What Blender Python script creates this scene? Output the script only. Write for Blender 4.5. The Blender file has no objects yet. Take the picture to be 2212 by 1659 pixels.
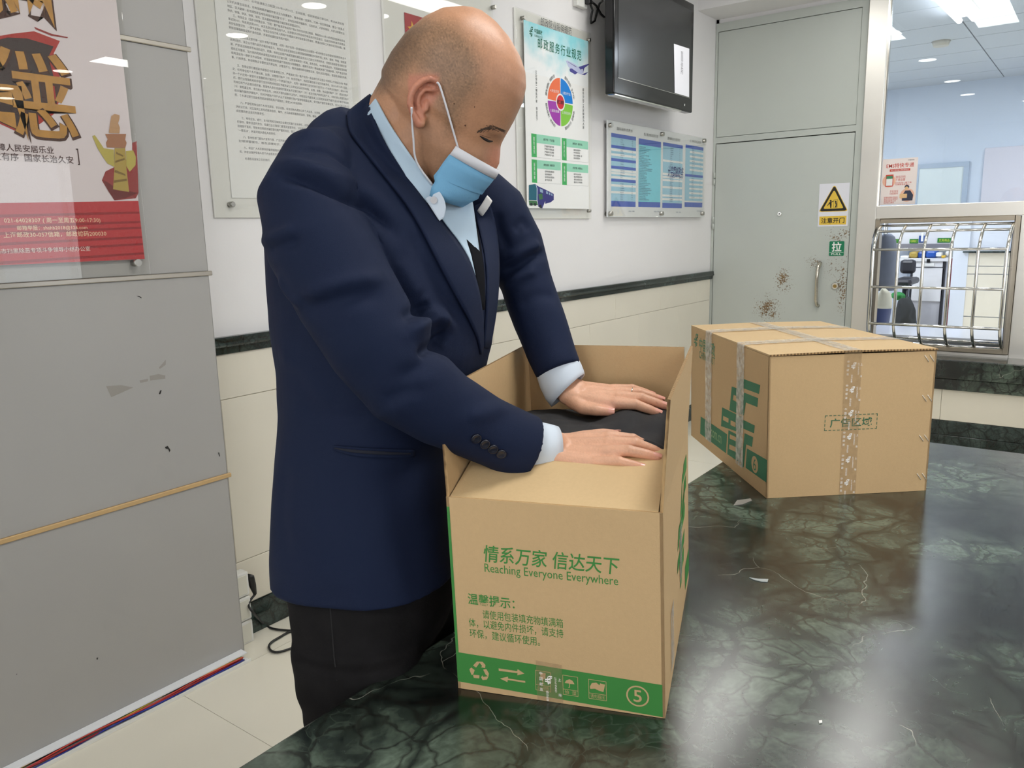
import bpy, bmesh, math, random
import numpy as np
from mathutils import Vector, Matrix, noise
from mathutils.bvhtree import BVHTree

random.seed(7)
scene = bpy.context.scene
COL = scene.collection

# ------------------------------------------------------------------ camera
# world: X runs along the poster wall, Y into it, Z up; metres
YAW, PIT, ROL = math.radians(36.744), math.radians(10.927), math.radians(-1.361)
FPX, PX, PY = 1707.56, 1106.0, 829.5
CAM = Vector((0, 0, 1.40))
FW = Vector((math.cos(YAW)*math.cos(PIT), math.sin(YAW)*math.cos(PIT), -math.sin(PIT)))
_r0 = Vector((math.sin(YAW), -math.cos(YAW), 0)); _u0 = _r0.cross(FW)
RT = _r0*math.cos(ROL) + _u0*math.sin(ROL)
UP = _u0*math.cos(ROL) - _r0*math.sin(ROL)
cd = bpy.data.cameras.new('camera'); cam = bpy.data.objects.new('camera', cd); COL.objects.link(cam)
cam.matrix_world = Matrix(((RT.x, UP.x, -FW.x, CAM.x), (RT.y, UP.y, -FW.y, CAM.y), (RT.z, UP.z, -FW.z, CAM.z), (0, 0, 0, 1)))
cd.sensor_fit = 'HORIZONTAL'; cd.sensor_width = 36.0; cd.lens = FPX*36.0/2212.0; cd.clip_start = 0.05
scene.camera = cam

# survey helpers: where a sight line from the camera station meets a known plane of the room
def ray(x, y): return FW + RT*((x-PX)/FPX) - UP*((y-PY)/FPX)
def onz(x, y, z): d = ray(x, y); return CAM + d*((z-CAM.z)/d.z)
def onx(x, y, X): d = ray(x, y); return CAM + d*((X-CAM.x)/d.x)
def ony(x, y, Y): d = ray(x, y); return CAM + d*((Y-CAM.y)/d.y)
def dep(x, y, D): return CAM + ray(x, y)*D
def onplane(x, y, P, n): d = ray(x, y); return CAM + d*((P-CAM).dot(n)/d.dot(n))
def proj(P):
    v = P-CAM; z = v.dot(FW); return (PX+FPX*v.dot(RT)/z, PY-FPX*v.dot(UP)/z)

# ------------------------------------------------------------------ world, exposure
w = bpy.data.worlds.new('world'); scene.world = w; w.use_nodes = True
w.node_tree.nodes['Background'].inputs[0].default_value = (0.80, 0.88, 1.0, 1)
w.node_tree.nodes['Background'].inputs[1].default_value = 0.6
vs = scene.view_settings
scene.display_settings.display_device = 'sRGB'
vs.view_transform = 'Standard'; vs.look = 'None'; vs.gamma = 1.0; vs.use_curve_mapping = False
vs.exposure = -0.05
scene.cycles.max_bounces = 6; scene.cycles.diffuse_bounces = 4; scene.cycles.glossy_bounces = 3; scene.cycles.transparent_max_bounces = 20
scene.cycles.use_adaptive_sampling = True; scene.cycles.adaptive_threshold = 0.08; scene.cycles.adaptive_min_samples = 12
scene.cycles.caustics_reflective = False; scene.cycles.caustics_refractive = False
scene.cycles.sample_clamp_indirect = 6.0

def area(name, loc, tgt, sx, sy, power, colr=(1, 1, 1)):
    l = bpy.data.lights.new(name, 'AREA'); l.shape = 'RECTANGLE'; l.size = sx; l.size_y = sy; l.energy = power; l.color = colr
    o = bpy.data.objects.new(name, l); COL.objects.link(o); o.location = loc
    o.rotation_euler = (Vector(tgt)-Vector(loc)).to_track_quat('-Z', 'Y').to_euler()
    return o
ZC = 2.95           # ceiling height
# daylight through the three street windows of the hall (front wall, y = -6)
for i, xw in enumerate((-1.6, 1.2, 4.0)):
    area('daylight_and_fill', (xw, -5.9, 1.45), (xw, 0, 1.3), 1.7, 1.9, 24, (0.93, 0.97, 1.0))
for yw in (-0.6, -3.4):  # fill lamps at two unseen side windows, added to brighten surfaces facing the camera
    area('daylight_and_fill', (-4.1, yw, 1.45), (0, yw, 1.2), 1.7, 1.9, 48, (0.95, 0.98, 1.0))
# fluorescent ceiling panels of the hall
for (xl, yl) in ((-1.7, -2.6), (1.6, -2.6), (1.6, 0.25), (-1.7, 0.25), (4.2, 0.85), (4.2, 1.66), (4.2, -2.6)):
    area('ceiling_panel_light', (xl, yl, ZC-0.03), (xl, yl, 0), 1.1, 0.28, 27 if xl < 4 else (14 if yl < 0 else 9.5), (1.0, 0.985, 0.95))

# ------------------------------------------------------------------ helpers
def srgb(r, g, b): 
    f = lambda c: (c/255)/12.92 if c/255 <= 0.04045 else ((c/255+0.055)/1.055)**2.4
    return (f(r), f(g), f(b), 1)
MATS = {}
def mat(name, col=(200, 200, 200), rough=0.5, metal=0.0, spec=0.5, noise_amt=0.0, noise_scale=20, bump=0.0, bump_scale=200, emit=0, coat=0):
    if name in MATS: return MATS[name]
    m = bpy.data.materials.new(name); m.use_nodes = True; MATS[name] = m
    nt = m.node_tree; b = nt.nodes['Principled BSDF']
    c = srgb(*col)
    b.inputs['Base Color'].default_value = c; b.inputs['Roughness'].default_value = rough
    b.inputs['Metallic'].default_value = metal; b.inputs['Specular IOR Level'].default_value = spec
    if coat: b.inputs['Coat Weight'].default_value = coat
    if emit:
        b.inputs['Emission Color'].default_value = c; b.inputs['Emission Strength'].default_value = emit
    tc = None
    if noise_amt or bump:
        tc = nt.nodes.new('ShaderNodeTexCoord')
    if noise_amt:
        n = nt.nodes.new('ShaderNodeTexNoise'); n.inputs['Scale'].default_value = noise_scale; n.inputs['Detail'].default_value = 5
        nt.links.new(tc.outputs['Object'], n.inputs['Vector'])
        mx = nt.nodes.new('ShaderNodeMix'); mx.data_type = 'RGBA'
        mx.inputs['A'].default_value = tuple(x*(1-noise_amt) for x in c[:3])+(1,)
        mx.inputs['B'].default_value = tuple(min(1, x*(1+noise_amt)) for x in c[:3])+(1,)
        nt.links.new(n.outputs['Fac'], mx.inputs['Factor']); nt.links.new(mx.outputs['Result'], b.inputs['Base Color'])
    if bump:
        n = nt.nodes.new('ShaderNodeTexNoise'); n.inputs['Scale'].default_value = bump_scale; n.inputs['Detail'].default_value = 3
        nt.links.new(tc.outputs['Object'], n.inputs['Vector'])
        bp = nt.nodes.new('ShaderNodeBump'); bp.inputs['Strength'].default_value = bump; bp.inputs['Distance'].default_value = 0.002
        nt.links.new(n.outputs['Fac'], bp.inputs['Height']); nt.links.new(bp.outputs['Normal'], b.inputs['Normal'])
    return m
def glassmat(name, tint=(255, 255, 255), refl=1.0, rough=0.0, ior=1.5):
    if name in MATS: return MATS[name]
    m = bpy.data.materials.new(name); m.use_nodes = True; MATS[name] = m
    nt = m.node_tree; nt.nodes.clear()
    o = nt.nodes.new('ShaderNodeOutputMaterial'); t = nt.nodes.new('ShaderNodeBsdfTransparent'); g = nt.nodes.new('ShaderNodeBsdfGlossy')
    t.inputs[0].default_value = srgb(*tint); g.inputs['Roughness'].default_value = rough
    # Schlick reflectance from the facing angle, the same from either side of the sheet
    lw = nt.nodes.new('ShaderNodeLayerWeight'); lw.inputs[0].default_value = 0.5
    pw = nt.nodes.new('ShaderNodeMath'); pw.operation = 'POWER'; pw.inputs[1].default_value = 5.0; nt.links.new(lw.outputs['Facing'], pw.inputs[0])
    fr = nt.nodes.new('ShaderNodeMath'); fr.operation = 'MULTIPLY_ADD'; fr.inputs[1].default_value = 0.96; fr.inputs[2].default_value = ((ior-1)/(ior+1))**2; nt.links.new(pw.outputs[0], fr.inputs[0])
    mu = nt.nodes.new('ShaderNodeMath'); mu.operation = 'MULTIPLY'; mu.inputs[1].default_value = refl; mu.use_clamp = True
    mx = nt.nodes.new('ShaderNodeMixShader')
    nt.links.new(fr.outputs[0], mu.inputs[0]); nt.links.new(mu.outputs[0], mx.inputs[0])
    nt.links.new(t.outputs[0], mx.inputs[1]); nt.links.new(g.outputs[0], mx.inputs[2]); nt.links.new(mx.outputs[0], o.inputs[0])
    return m

def tag(o, label=None, cat=None, group=None, kind=None):
    if label: o['label'] = label
    if cat: o['category'] = cat
    if group: o['group'] = group
    if kind: o['kind'] = kind
    return o
def link(name, me, m=None, parent=None):
    o = bpy.data.objects.new(name, me); COL.objects.link(o)
    if m is not None:
        me.materials.clear(); me.materials.append(m)
    if parent is not None: o.parent = parent
    return o
def empty(name, loc=(0, 0, 0), label=None, cat=None, group=None):
    o = bpy.data.objects.new(name, None); COL.objects.link(o); o.location = loc; o.empty_display_size = 0.05
    return tag(o, label, cat, group)
def put(o, parent):       # parent an object whose geometry is already in world space
    o.parent = parent; o.matrix_parent_inverse = Matrix.Translation(-Vector(parent.location)); return o
class MB:
    """collects shapes in world space into one mesh"""
    def __init__(s): s.v = []; s.f = []; s.sm = []
    def add(s, vs_, fs, smooth=False):
        b = len(s.v); s.v += [tuple(x) for x in vs_]; s.f += [tuple(i+b for i in f) for f in fs]; s.sm += [smooth]*len(fs); return s
    def box(s, a, b, M=None):
        x0, y0, z0 = a; x1, y1, z1 = b
        v = [Vector(p) for p in ((x0, y0, z0), (x1, y0, z0), (x1, y1, z0), (x0, y1, z0), (x0, y0, z1), (x1, y0, z1), (x1, y1, z1), (x0, y1, z1))]
        if M is not None: v = [M @ p for p in v]
        return s.add(v, [(3, 2, 1, 0), (4, 5, 6, 7), (0, 1, 5, 4), (1, 2, 6, 5), (2, 3, 7, 6), (3, 0, 4, 7)])
    def hexa(s, p):   # 8 corners bottom ring then top ring
        return s.add(p, [(3, 2, 1, 0), (4, 5, 6, 7), (0, 1, 5, 4), (1, 2, 6, 5), (2, 3, 7, 6), (3, 0, 4, 7)])
    def loft(s, rings, cap=True, smooth=True, closed=True):
        n = len(rings[0]); b = len(s.v)
        for r_ in rings: s.v += [tuple(p) for p in r_]
        m = n if closed else n-1
        for i in range(len(rings)-1):
            for j in range(m):
                k = (j+1) % n
                s.f.append((b+i*n+j, b+i*n+k, b+(i+1)*n+k, b+(i+1)*n+j)); s.sm.append(smooth)
        if cap and closed:
            s.f.append(tuple(b+j for j in reversed(range(n)))); s.sm.append(False)
            s.f.append(tuple(b+(len(rings)-1)*n+j for j in range(n))); s.sm.append(False)
        return s
    def tube(s, pts, r_, n=8, cap=True):
        pts = [Vector(p) for p in pts]; rings = []
        t0 = (pts[1]-pts[0]).normalized(); a = t0.orthogonal().normalized()
        for i, p in enumerate(pts):
            t = (pts[min(i+1, len(pts)-1)]-pts[max(i-1, 0)]).normalized()
            a = (a-t*a.dot(t)).normalized(); c = t.cross(a)
            rr = r_[i] if isinstance(r_, (list, tuple)) else r_
            rings.append([p+(a*math.cos(q)+c*math.sin(q))*rr for q in [2*math.pi*k/n for k in range(n)]])
        return s.loft(rings, cap)
    def cyl(s, a, b, r_, n=20, r2=None): return s.tube([a, b], [r_, r_ if r2 is None else r2], n)
    def sphere(s, c, rx, ry=None, rz=None, M=None, nu=16, nv=10):
        ry = ry or rx; rz = rz or rx; c = Vector(c); vv = []; ff = []
        for i in range(nv+1):
            th = math.pi*i/nv
            for j in range(nu):
                ph = 2*math.pi*j/nu
                p = Vector((rx*math.sin(th)*math.cos(ph), ry*math.sin(th)*math.sin(ph), -rz*math.cos(th)))
                vv.append(c+((M @ p) if M is not None else p))
        for i in range(nv):
            for j in range(nu):
                k = (j+1) % nu; ff.append((i*nu+j, i*nu+k, (i+1)*nu+k, (i+1)*nu+j))
        return s.add(vv, ff, True)
    def prism(s, poly, off):    # planar polygon (Vectors) extruded by off
        n = len(poly); o = Vector(off)
        return s.add([*poly, *[Vector(p)+o for p in poly]], [tuple(reversed(range(n))), tuple(range(n, 2*n))]+[(i, (i+1) % n, n+(i+1) % n, n+i) for i in range(n)])
    def build(s, name, m=None, parent=None, bevel=0.0, seg=2, smooth=None):
        me = bpy.data.meshes.new(name)
        org = Vector(parent.location) if (parent is not None and parent.type == 'EMPTY') else Vector((0, 0, 0))
        me.from_pydata([tuple(Vector(p)-org) for p in s.v], [], s.f); me.validate()
        if len(me.polygons) == len(s.sm): me.polygons.foreach_set('use_smooth', s.sm)
        if bevel:
            bm = bmesh.new(); bm.from_mesh(me); bmesh.ops.remove_doubles(bm, verts=bm.verts, dist=1e-6)
            bmesh.ops.bevel(bm, geom=list(bm.edges), offset=bevel, segments=seg, affect='EDGES', clamp_overlap=True, profile=0.5)
            bm.to_mesh(me); bm.free()
        if smooth is not None: me.polygons.foreach_set('use_smooth', [smooth]*len(me.polygons))
        o = bpy.data.objects.new(name, me); COL.objects.link(o)
        if m is not None: me.materials.append(m)
        if parent is not None: o.parent = parent
        return o

# text as flat lettering
_tc = {}
def glyphs(body, res=2, bold=0.0, spacing=1.0, line=1.0):
    k = (body, res, bold, spacing, line)
    if k in _tc: return _tc[k]
    c = bpy.data.curves.new('lettering', 'FONT'); c.body = body; c.resolution_u = res; c.offset = bold; c.space_character = spacing; c.space_line = line
    o = bpy.data.objects.new('lettering', c)
    me = bpy.data.meshes.new_from_object(o)
    v = [(p.co.x, p.co.y) for p in me.vertices]; f = [tuple(p.vertices) for p in me.polygons]
    bpy.data.objects.remove(o); bpy.data.curves.remove(c); bpy.data.meshes.remove(me)
    _tc[k] = (v, f); return v, f

class Face:
    """a flat face of a thing with its own u,v axes, for flat print on it"""
    def __init__(s, O, xd, yd):
        s.O = Vector(O); s.x = Vector(xd).normalized(); s.y = Vector(yd).normalized(); s.n = s.x.cross(s.y)
    def uv(s, px, py):
        p = onplane(px, py, s.O, s.n)-s.O; return (p.dot(s.x), p.dot(s.y))
    def P(s, u, v, h=0): return s.O+s.x*u+s.y*v+s.n*h
    def poly(s, mb, pts, h=0.0004, px=False):
        if px: pts = [s.uv(*q) for q in pts]
        mb.add([s.P(u, v, h) for u, v in pts], [tuple(range(len(pts)))]); return mb
    def rect(s, mb, u0, v0, u1, v1, h=0.0004): return s.poly(mb, [(u0, v0), (u1, v0), (u1, v1), (u0, v1)], h)
    def frame(s, mb, u0, v0, u1, v1, t, h=0.0004):
        s.rect(mb, u0, v0, u1, v0+t, h); s.rect(mb, u0, v1-t, u1, v1, h); s.rect(mb, u0, v0+t, u0+t, v1-t, h); s.rect(mb, u1-t, v0+t, u1, v1-t, h)
    def ring(s, mb, u, v, ri, ro, a0=0, a1=360, h=0.0004, n=32, ar=1.0):
        p = []; q = []
        for i in range(n+1):
            a = math.radians(a0+(a1-a0)*i/n); p.append((u+ro*math.cos(a), v+ro*ar*math.sin(a))); q.append((u+ri*math.cos(a), v+ri*ar*math.sin(a)))
        for i in range(n):
            s.poly(mb, [q[i], p[i], p[i+1], q[i+1]] if ri > 1e-6 else [q[i], p[i], p[i+1]], h)
    def text(s, mb, body, u0, v0, u1=None, v1=None, h=0.0005, res=2, bold=0.0, spacing=1.0, line=1.0, shear=0.0, rot=0.0, align='l'):
        """fit the lettering into the box u0..u1, v0..v1 (one of u1, v1 may be None: keep the aspect)"""
        V, Fc = glyphs(body, res, bold, spacing, line)
        if not V: return mb
        xs = [a for a, b in V]; ys = [b for a, b in V]; x0, x1, y0, y1 = min(xs), max(xs), min(ys), max(ys)
        if u1 is None: ky = (v1-v0)/(y1-y0); kx = ky
        elif v1 is None: kx = (u1-u0)/(x1-x0); ky = kx
        else: kx = (u1-u0)/(x1-x0); ky = (v1-v0)/(y1-y0)
        W = (x1-x0)*kx
        sh = -W if align == 'r' else (-W/2 if align == 'c' else 0)
        cr, sr = math.cos(rot), math.sin(rot); pts = []
        for a, b in V:
            X = (a-x0)*kx+sh+shear*(b-y0)*ky; Y = (b-y0)*ky
            pts.append(s.P(u0+X*cr-Y*sr, v0+X*sr+Y*cr, h))
        mb.add(pts, Fc); return mb
# ================================================================== materials of the room
def nodes_of(m): return m.node_tree, m.node_tree.nodes['Principled BSDF']
def marble(name, dark, mid, light, vein, rough, scale=1.0, white=0.6):
    m = bpy.data.materials.new(name); m.use_nodes = True; MATS[name] = m
    nt, b = nodes_of(m); N = nt.nodes.new; L = nt.links.new
    tc = N('ShaderNodeTexCoord'); mp = N('ShaderNodeMapping'); mp.inputs['Scale'].default_value = (scale,)*3; mp.inputs['Rotation'].default_value = (0.2, 0.3, 0.6)
    L(tc.outputs['Object'], mp.inputs[0])
    nw = N('ShaderNodeTexNoise'); nw.inputs['Scale'].default_value = 5; nw.inputs['Detail'].default_value = 4; L(mp.outputs[0], nw.inputs['Vector'])
    sub = N('ShaderNodeVectorMath'); sub.operation = 'SUBTRACT'; sub.inputs[1].default_value = (0.5, 0.5, 0.5); L(nw.outputs['Color'], sub.inputs[0])
    sc = N('ShaderNodeVectorMath'); sc.operation = 'SCALE'; sc.inputs['Scale'].default_value = 0.16; L(sub.outputs[0], sc.inputs[0])
    ad = N('ShaderNodeVectorMath'); ad.operation = 'ADD'; L(mp.outputs[0], ad.inputs[0]); L(sc.outputs[0], ad.inputs[1])
    n1 = N('ShaderNodeTexNoise'); n1.inputs['Scale'].default_value = 3.5; n1.inputs['Detail'].default_value = 5; n1.inputs['Roughness'].default_value = 0.6; L(ad.outputs[0], n1.inputs['Vector'])
    r1 = N('ShaderNodeValToRGB'); e = r1.color_ramp.elements
    e[0].position = 0.34; e[0].color = srgb(*dark); e[1].position = 0.64; e[1].color = srgb(*light); k = e.new(0.47); k.color = srgb(*mid); L(n1.outputs['Fac'], r1.inputs[0])
    def veins(s_, lo, hi, seed):
        v = N('ShaderNodeTexVoronoi'); v.feature = 'DISTANCE_TO_EDGE'; v.inputs['Scale'].default_value = s_
        o = N('ShaderNodeVectorMath'); o.operation = 'ADD'; o.inputs[1].default_value = (seed, seed*0.7, seed*1.3); L(ad.outputs[0], o.inputs[0]); L(o.outputs[0], v.inputs['Vector'])
        mr = N('ShaderNodeMapRange'); mr.inputs['From Min'].default_value = lo; mr.inputs['From Max'].default_value = hi; mr.inputs['To Min'].default_value = 1; mr.inputs['To Max'].default_value = 0; L(v.outputs['Distance'], mr.inputs['Value']); return mr
    def mask(seed, s_, lo, hi):
        n = N('ShaderNodeTexNoise'); n.inputs['Scale'].default_value = s_
        o = N('ShaderNodeVectorMath'); o.operation = 'ADD'; o.inputs[1].default_value = (seed,)*3; L(mp.outputs[0], o.inputs[0]); L(o.outputs[0], n.inputs['Vector'])
        mr = N('ShaderNodeMapRange'); mr.inputs['From Min'].default_value = lo; mr.inputs['From Max'].default_value = hi; L(n.outputs['Fac'], mr.inputs['Value']); return mr
    cur = r1.outputs[0]
    for (s_, hi, sd, amt, colr, ms) in ((7, 0.10, 3, 0.8, dark, None), (15, 0.06, 9, 0.7, vein, None), (34, 0.05, 5, 0.22, light, (0.45, 0.6)), (3.1, 0.0028, 21, white, (200, 198, 184), (0.57, 0.62))):
        v = veins(s_, 0.0, hi, sd); mu = N('ShaderNodeMath'); mu.operation = 'MULTIPLY'; mu.inputs[1].default_value = amt; L(v.outputs[0], mu.inputs[0]); f_ = mu.outputs[0]
        if ms:
            k = mask(sd*1.7, 4, *ms); m2 = N('ShaderNodeMath'); m2.operation = 'MULTIPLY'; L(f_, m2.inputs[0]); L(k.outputs[0], m2.inputs[1]); f_ = m2.outputs[0]
        mx = N('ShaderNodeMix'); mx.data_type = 'RGBA'; L(f_, mx.inputs['Factor']); L(cur, mx.inputs['A']); mx.inputs['B'].default_value = srgb(*colr); cur = mx.outputs['Result']
    ns = N('ShaderNodeTexNoise'); ns.inputs['Scale'].default_value = 90; ns.inputs['Detail'].default_value = 3; L(ad.outputs[0], ns.inputs['Vector'])
    mr = N('ShaderNodeMapRange'); mr.inputs['From Min'].default_value = 0.3; mr.inputs['From Max'].default_value = 0.7; mr.inputs['To Min'].default_value = 0.72; mr.inputs['To Max'].default_value = 1.28; L(ns.outputs['Fac'], mr.inputs['Value'])
    hs = N('ShaderNodeHueSaturation'); L(mr.outputs[0], hs.inputs['Value']); L(cur, hs.inputs['Color']); L(hs.outputs[0], b.inputs['Base Color'])
    b.inputs['Roughness'].default_value = rough
    return m
M_wall = mat('white_paint', (233, 231, 231), 0.6, noise_amt=0.015, noise_scale=3, bump=0.12, bump_scale=120)
M_ceil = mat('ceiling_board', (228, 228, 226), 0.8, bump=0.1, bump_scale=60)
M_tile = mat('cream_wall_tile', (226, 220, 205), 0.22, noise_amt=0.04, noise_scale=3)
M_grout = mat('grout', (168, 160, 146), 0.9)
M_floor = mat('cream_floor_tile', (233, 228, 213), 0.12, noise_amt=0.035, noise_scale=2.5)
M_marble = marble('green_marble', (12, 15, 14), (46, 55, 49), (94, 108, 95), (26, 22, 19), 0.21, 1.0, 0.5); nodes_of(M_marble)[1].inputs['Specular IOR Level'].default_value = 0.75
M_marble2 = marble('green_marble_trim', (14, 22, 20), (34, 46, 43), (62, 76, 72), (28, 26, 24), 0.15, 1.6, 0.2)
M_steel = mat('brushed_steel', (228, 225, 219), 0.38, 1.0, noise_amt=0.06, noise_scale=4)
M_chrome = mat('polished_steel', (222, 220, 214), 0.12, 1.0)
M_alu = mat('aluminium_strip', (190, 184, 174), 0.35, 1.0)
M_panel = mat('grey_cladding', (168, 166, 163), 0.42, noise_amt=0.03, noise_scale=2.2, bump=0.05, bump_scale=300)
M_black = mat('black_plastic', (22, 22, 23), 0.35)
M_white = mat('white_plastic', (232, 232, 228), 0.4)
M_paper = mat('white_paper', (238, 238, 236), 0.6)
M_acr = glassmat('acrylic_sheet', (254, 254, 253), 1.0, 0.0, 1.49)
M_glass = glassmat('window_glass', (250, 253, 253), 1.2, 0.0, 1.5)
M_scuff = mat('dark_scuff', (36, 34, 32), 0.7)

# ================================================================== hall shell
WY, WX = 2.356, 5.67
XL, YF = -4.2, -6.0
fl = MB().box((XL, YF, -0.12), (WX, WY+0.15, -0.004)).build('floor', M_floor); tag(fl, 'cream polished tile floor of the hall', None, kind='structure')
TS = 0.8; tm = None; x0, y0 = 1.172, 2.18
for i in range(-5, 7):
    for j in range(-5, 2):
        a, b = x0+i*TS, y0+j*TS-TS
        A, B = max(a, XL), min(a+TS, WX); Cc, Dd = b, min(b+TS, WY)
        if B-A < 0.05 or Dd-Cc < 0.03: continue
        if B-A < TS-1e-6 or Dd-Cc < TS-1e-6:
            MB().box((A+0.0008, Cc+0.0008, -0.004), (B-0.0008, Dd-0.0008, 0)).build('floor_tile', M_floor, fl)
        else:
            if tm is None:
                tm = MB().box((0.0008, 0.0008, -0.004), (TS-0.0008, TS-0.0008, 0)).build('floor_tile', M_floor, fl); tm.location = (a, b, 0)
            else:
                t = tm.copy(); COL.objects.link(t); t.parent = fl; t.location = (a, b, 0)
gl = MB().box((XL, YF, -0.0039), (WX, WY, -0.003)).build('floor_grout', mat('floor_joint', (120, 112, 100), 0.9), fl)
ce = MB().box((XL, YF, ZC), (WX+0.12, WY+0.15, ZC+0.1)).build('ceiling', M_ceil); tag(ce, 'white suspended ceiling of the hall', kind='structure')

# poster wall: painted above the rail, tiled below
wb = MB().box((XL, WY, 0), (WX+0.12, WY+0.14, ZC)).build('wall_back', M_wall); tag(wb, 'white painted wall with notices, cream tiles below a dark green rail', kind='structure')
MB().box((1.0, WY-0.008, 0.115), (WX-0.035, WY, 1.019)).build('tile_bed', M_grout, wb)
zs = (0.117, 0.28, 0.864, 1.019); wt = {}
for r_ in range(3):
    x = 1.20+(0.3 if r_ % 2 else 0.0)-0.6
    while x < WX-0.05:
        a, b = max(x, 1.0)+0.001, min(x+0.6, WX-0.036)-0.001
        if b-a > 0.02:
            key = (r_, round(b-a, 4)); c0 = (a, 0, 0)
            if key not in wt:
                o = MB().box((0, WY-0.0125, zs[r_]+0.001), (b-a, WY-0.002, zs[r_+1]-0.001)).build('wall_tile', M_tile, wb, bevel=0.0015, seg=1); wt[key] = o
            else:
                o = wt[key].copy(); COL.objects.link(o); o.parent = wb
            o.location = c0
        x += 0.6
# chair rail: stepped stone moulding
pr = [(0, 1.019), (-0.020, 1.019), (-0.020, 1.040), (-0.030, 1.043), (-0.034, 1.050), (-0.030, 1.058), (-0.030, 1.072), (-0.026, 1.076), (0, 1.076)]
tr = MB().loft([[Vector((x, WY+p[0], p[1])) for p in pr] for x in (1.0, WX-0.012)], True, False).build('trim_1', M_marble2); tag(tr, 'dark green stone chair rail along the poster wall', kind='structure')
bb = MB().box((1.0, WY-0.022, 0), (WX-0.03, WY, 0.115)).build('baseboard_back', M_marble2, bevel=0.003); tag(bb, 'dark green stone baseboard under the cream wall tiles', kind='structure')
# rear and side of the hall (behind the camera)
wf = MB()
for a, b in ((XL, -2.45), (-0.75, 0.35), (2.05, 3.15), (4.85, WX)): wf.box((a, YF-0.15, 0), (b, YF, ZC))
for a, b in ((-2.45, -0.75), (0.35, 2.05), (3.15, 4.85)): wf.box((a, YF-0.15, 0), (b, YF, 0.5)); wf.box((a, YF-0.15, 2.4), (b, YF, ZC))
tag(wf.build('wall_front', M_wall), 'white street-side wall of the hall with three windows', kind='structure')
wl_ = MB()
for a, b in ((YF, -4.25), (-2.55, -1.45), (0.25, WY)): wl_.box((XL-0.12, a, 0), (XL, b, ZC))
for a, b in ((-4.25, -2.55), (-1.45, 0.25)): wl_.box((XL-0.12, a, 0), (XL, b, 0.5)); wl_.box((XL-0.12, a, 2.4), (XL, b, ZC))  # openings for the two added side windows
tag(wl_.build('wall_left', M_wall), 'white side wall of the hall', kind='structure')
for i, (a, b) in enumerate(((-2.45, -0.75), (0.35, 2.05), (3.15, 4.85))):
    e = MB()
    for q in (a, (a+b)/2-0.02, b-0.05): e.box((q, YF-0.10, 0.5), (q+0.05, YF-0.05, 2.4))
    e.box((a, YF-0.10, 0.5), (b, YF-0.05, 0.55)); e.box((a, YF-0.10, 2.35), (b, YF-0.05, 2.4))
    wn = e.build('window_%d' % (i+2), M_alu); tag(wn, 'aluminium street window of the hall', kind='structure')

for i, (a, b) in enumerate(((-4.25, -2.55), (-1.45, 0.25))):  # unseen side windows, added to go with the fill lamps
    e = MB()
    for q in (a, (a+b)/2-0.02, b-0.05): e.box((XL-0.09, q, 0.5), (XL-0.04, q+0.05, 2.4))
    e.box((XL-0.09, a, 0.5), (XL-0.04, b, 0.55)); e.box((XL-0.09, a, 2.35), (XL-0.04, b, 2.4))
    tag(e.build('window_%d' % (i+5), M_alu), 'added unseen side window of the hall for the fill light', kind='structure')
# ---- grey clad pier on the left
PYF, PXR = 2.24, 1.432
pc = MB().box((0.2, PYF+0.006, 0), (PXR-0.004, WY, ZC)).build('wall_column', mat('dark_core', (70, 70, 70), 0.8)); tag(pc, 'grey panel-clad pier at the left, with metal strips', kind='structure')
zst = [0.0, 0.638, 1.294, 1.951, 2.607, ZC]
for i in range(5):
    MB().box((0.2, PYF, zst[i]+(0.007 if i else 0)), (PXR, PYF+0.006, zst[i+1]-0.007)).build('cladding_panel', M_panel, pc, bevel=0.0012, seg=1)
    MB().box((PXR-0.0, PYF, zst[i]), (PXR+0.001, WY, zst[i+1])).build('cladding_return', M_panel, pc)
    if i:
        ms = mat('tan_joint_strip', (196, 164, 116), 0.55) if i == 1 else M_alu
        MB().box((0.2, PYF-0.006, zst[i]-0.007), (PXR+0.012, PYF+0.004, zst[i]+0.007)).build('joint_strip', ms, pc, bevel=0.002, seg=1)
fc = Face((0, PYF, 0), (1, 0, 0), (0, 0, 1)); sm = MB()
for pts in (((295, 639), (300, 639), (306, 643), (305, 644), (299, 641)), ((343, 850), (346, 843), (349, 843), (347, 850), (344, 852)), ((356, 966), (362, 963), (368, 972), (366, 977), (363, 970), (358, 969)), ((471, 978), (473, 977), (475, 985), (474, 987)),
            ((208, 1421), (212, 1420), (211, 1424), (209, 1426)), ((35, 1456), (37, 1455), (36, 1458))):
    fc.poly(sm, [fc.uv(*q) for q in reversed(pts)], 0.0006)
sm.build('scuff_mark', M_scuff, pc)
sm = MB()
for pts in (((229, 834), (262, 832), (288, 837), (240, 858)), ((301, 822), (320, 818), (319, 824), (303, 827)), ((323, 812), (342, 808), (357, 811), (357, 818), (324, 822)), ((343, 794), (358, 777), (358, 788), (345, 797))):
    fc.poly(sm, [fc.uv(*q) for q in reversed(pts)], 0.0005)
sm.build('glue_mark', mat('glue_residue', (150, 146, 139), 0.6), pc)

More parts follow.
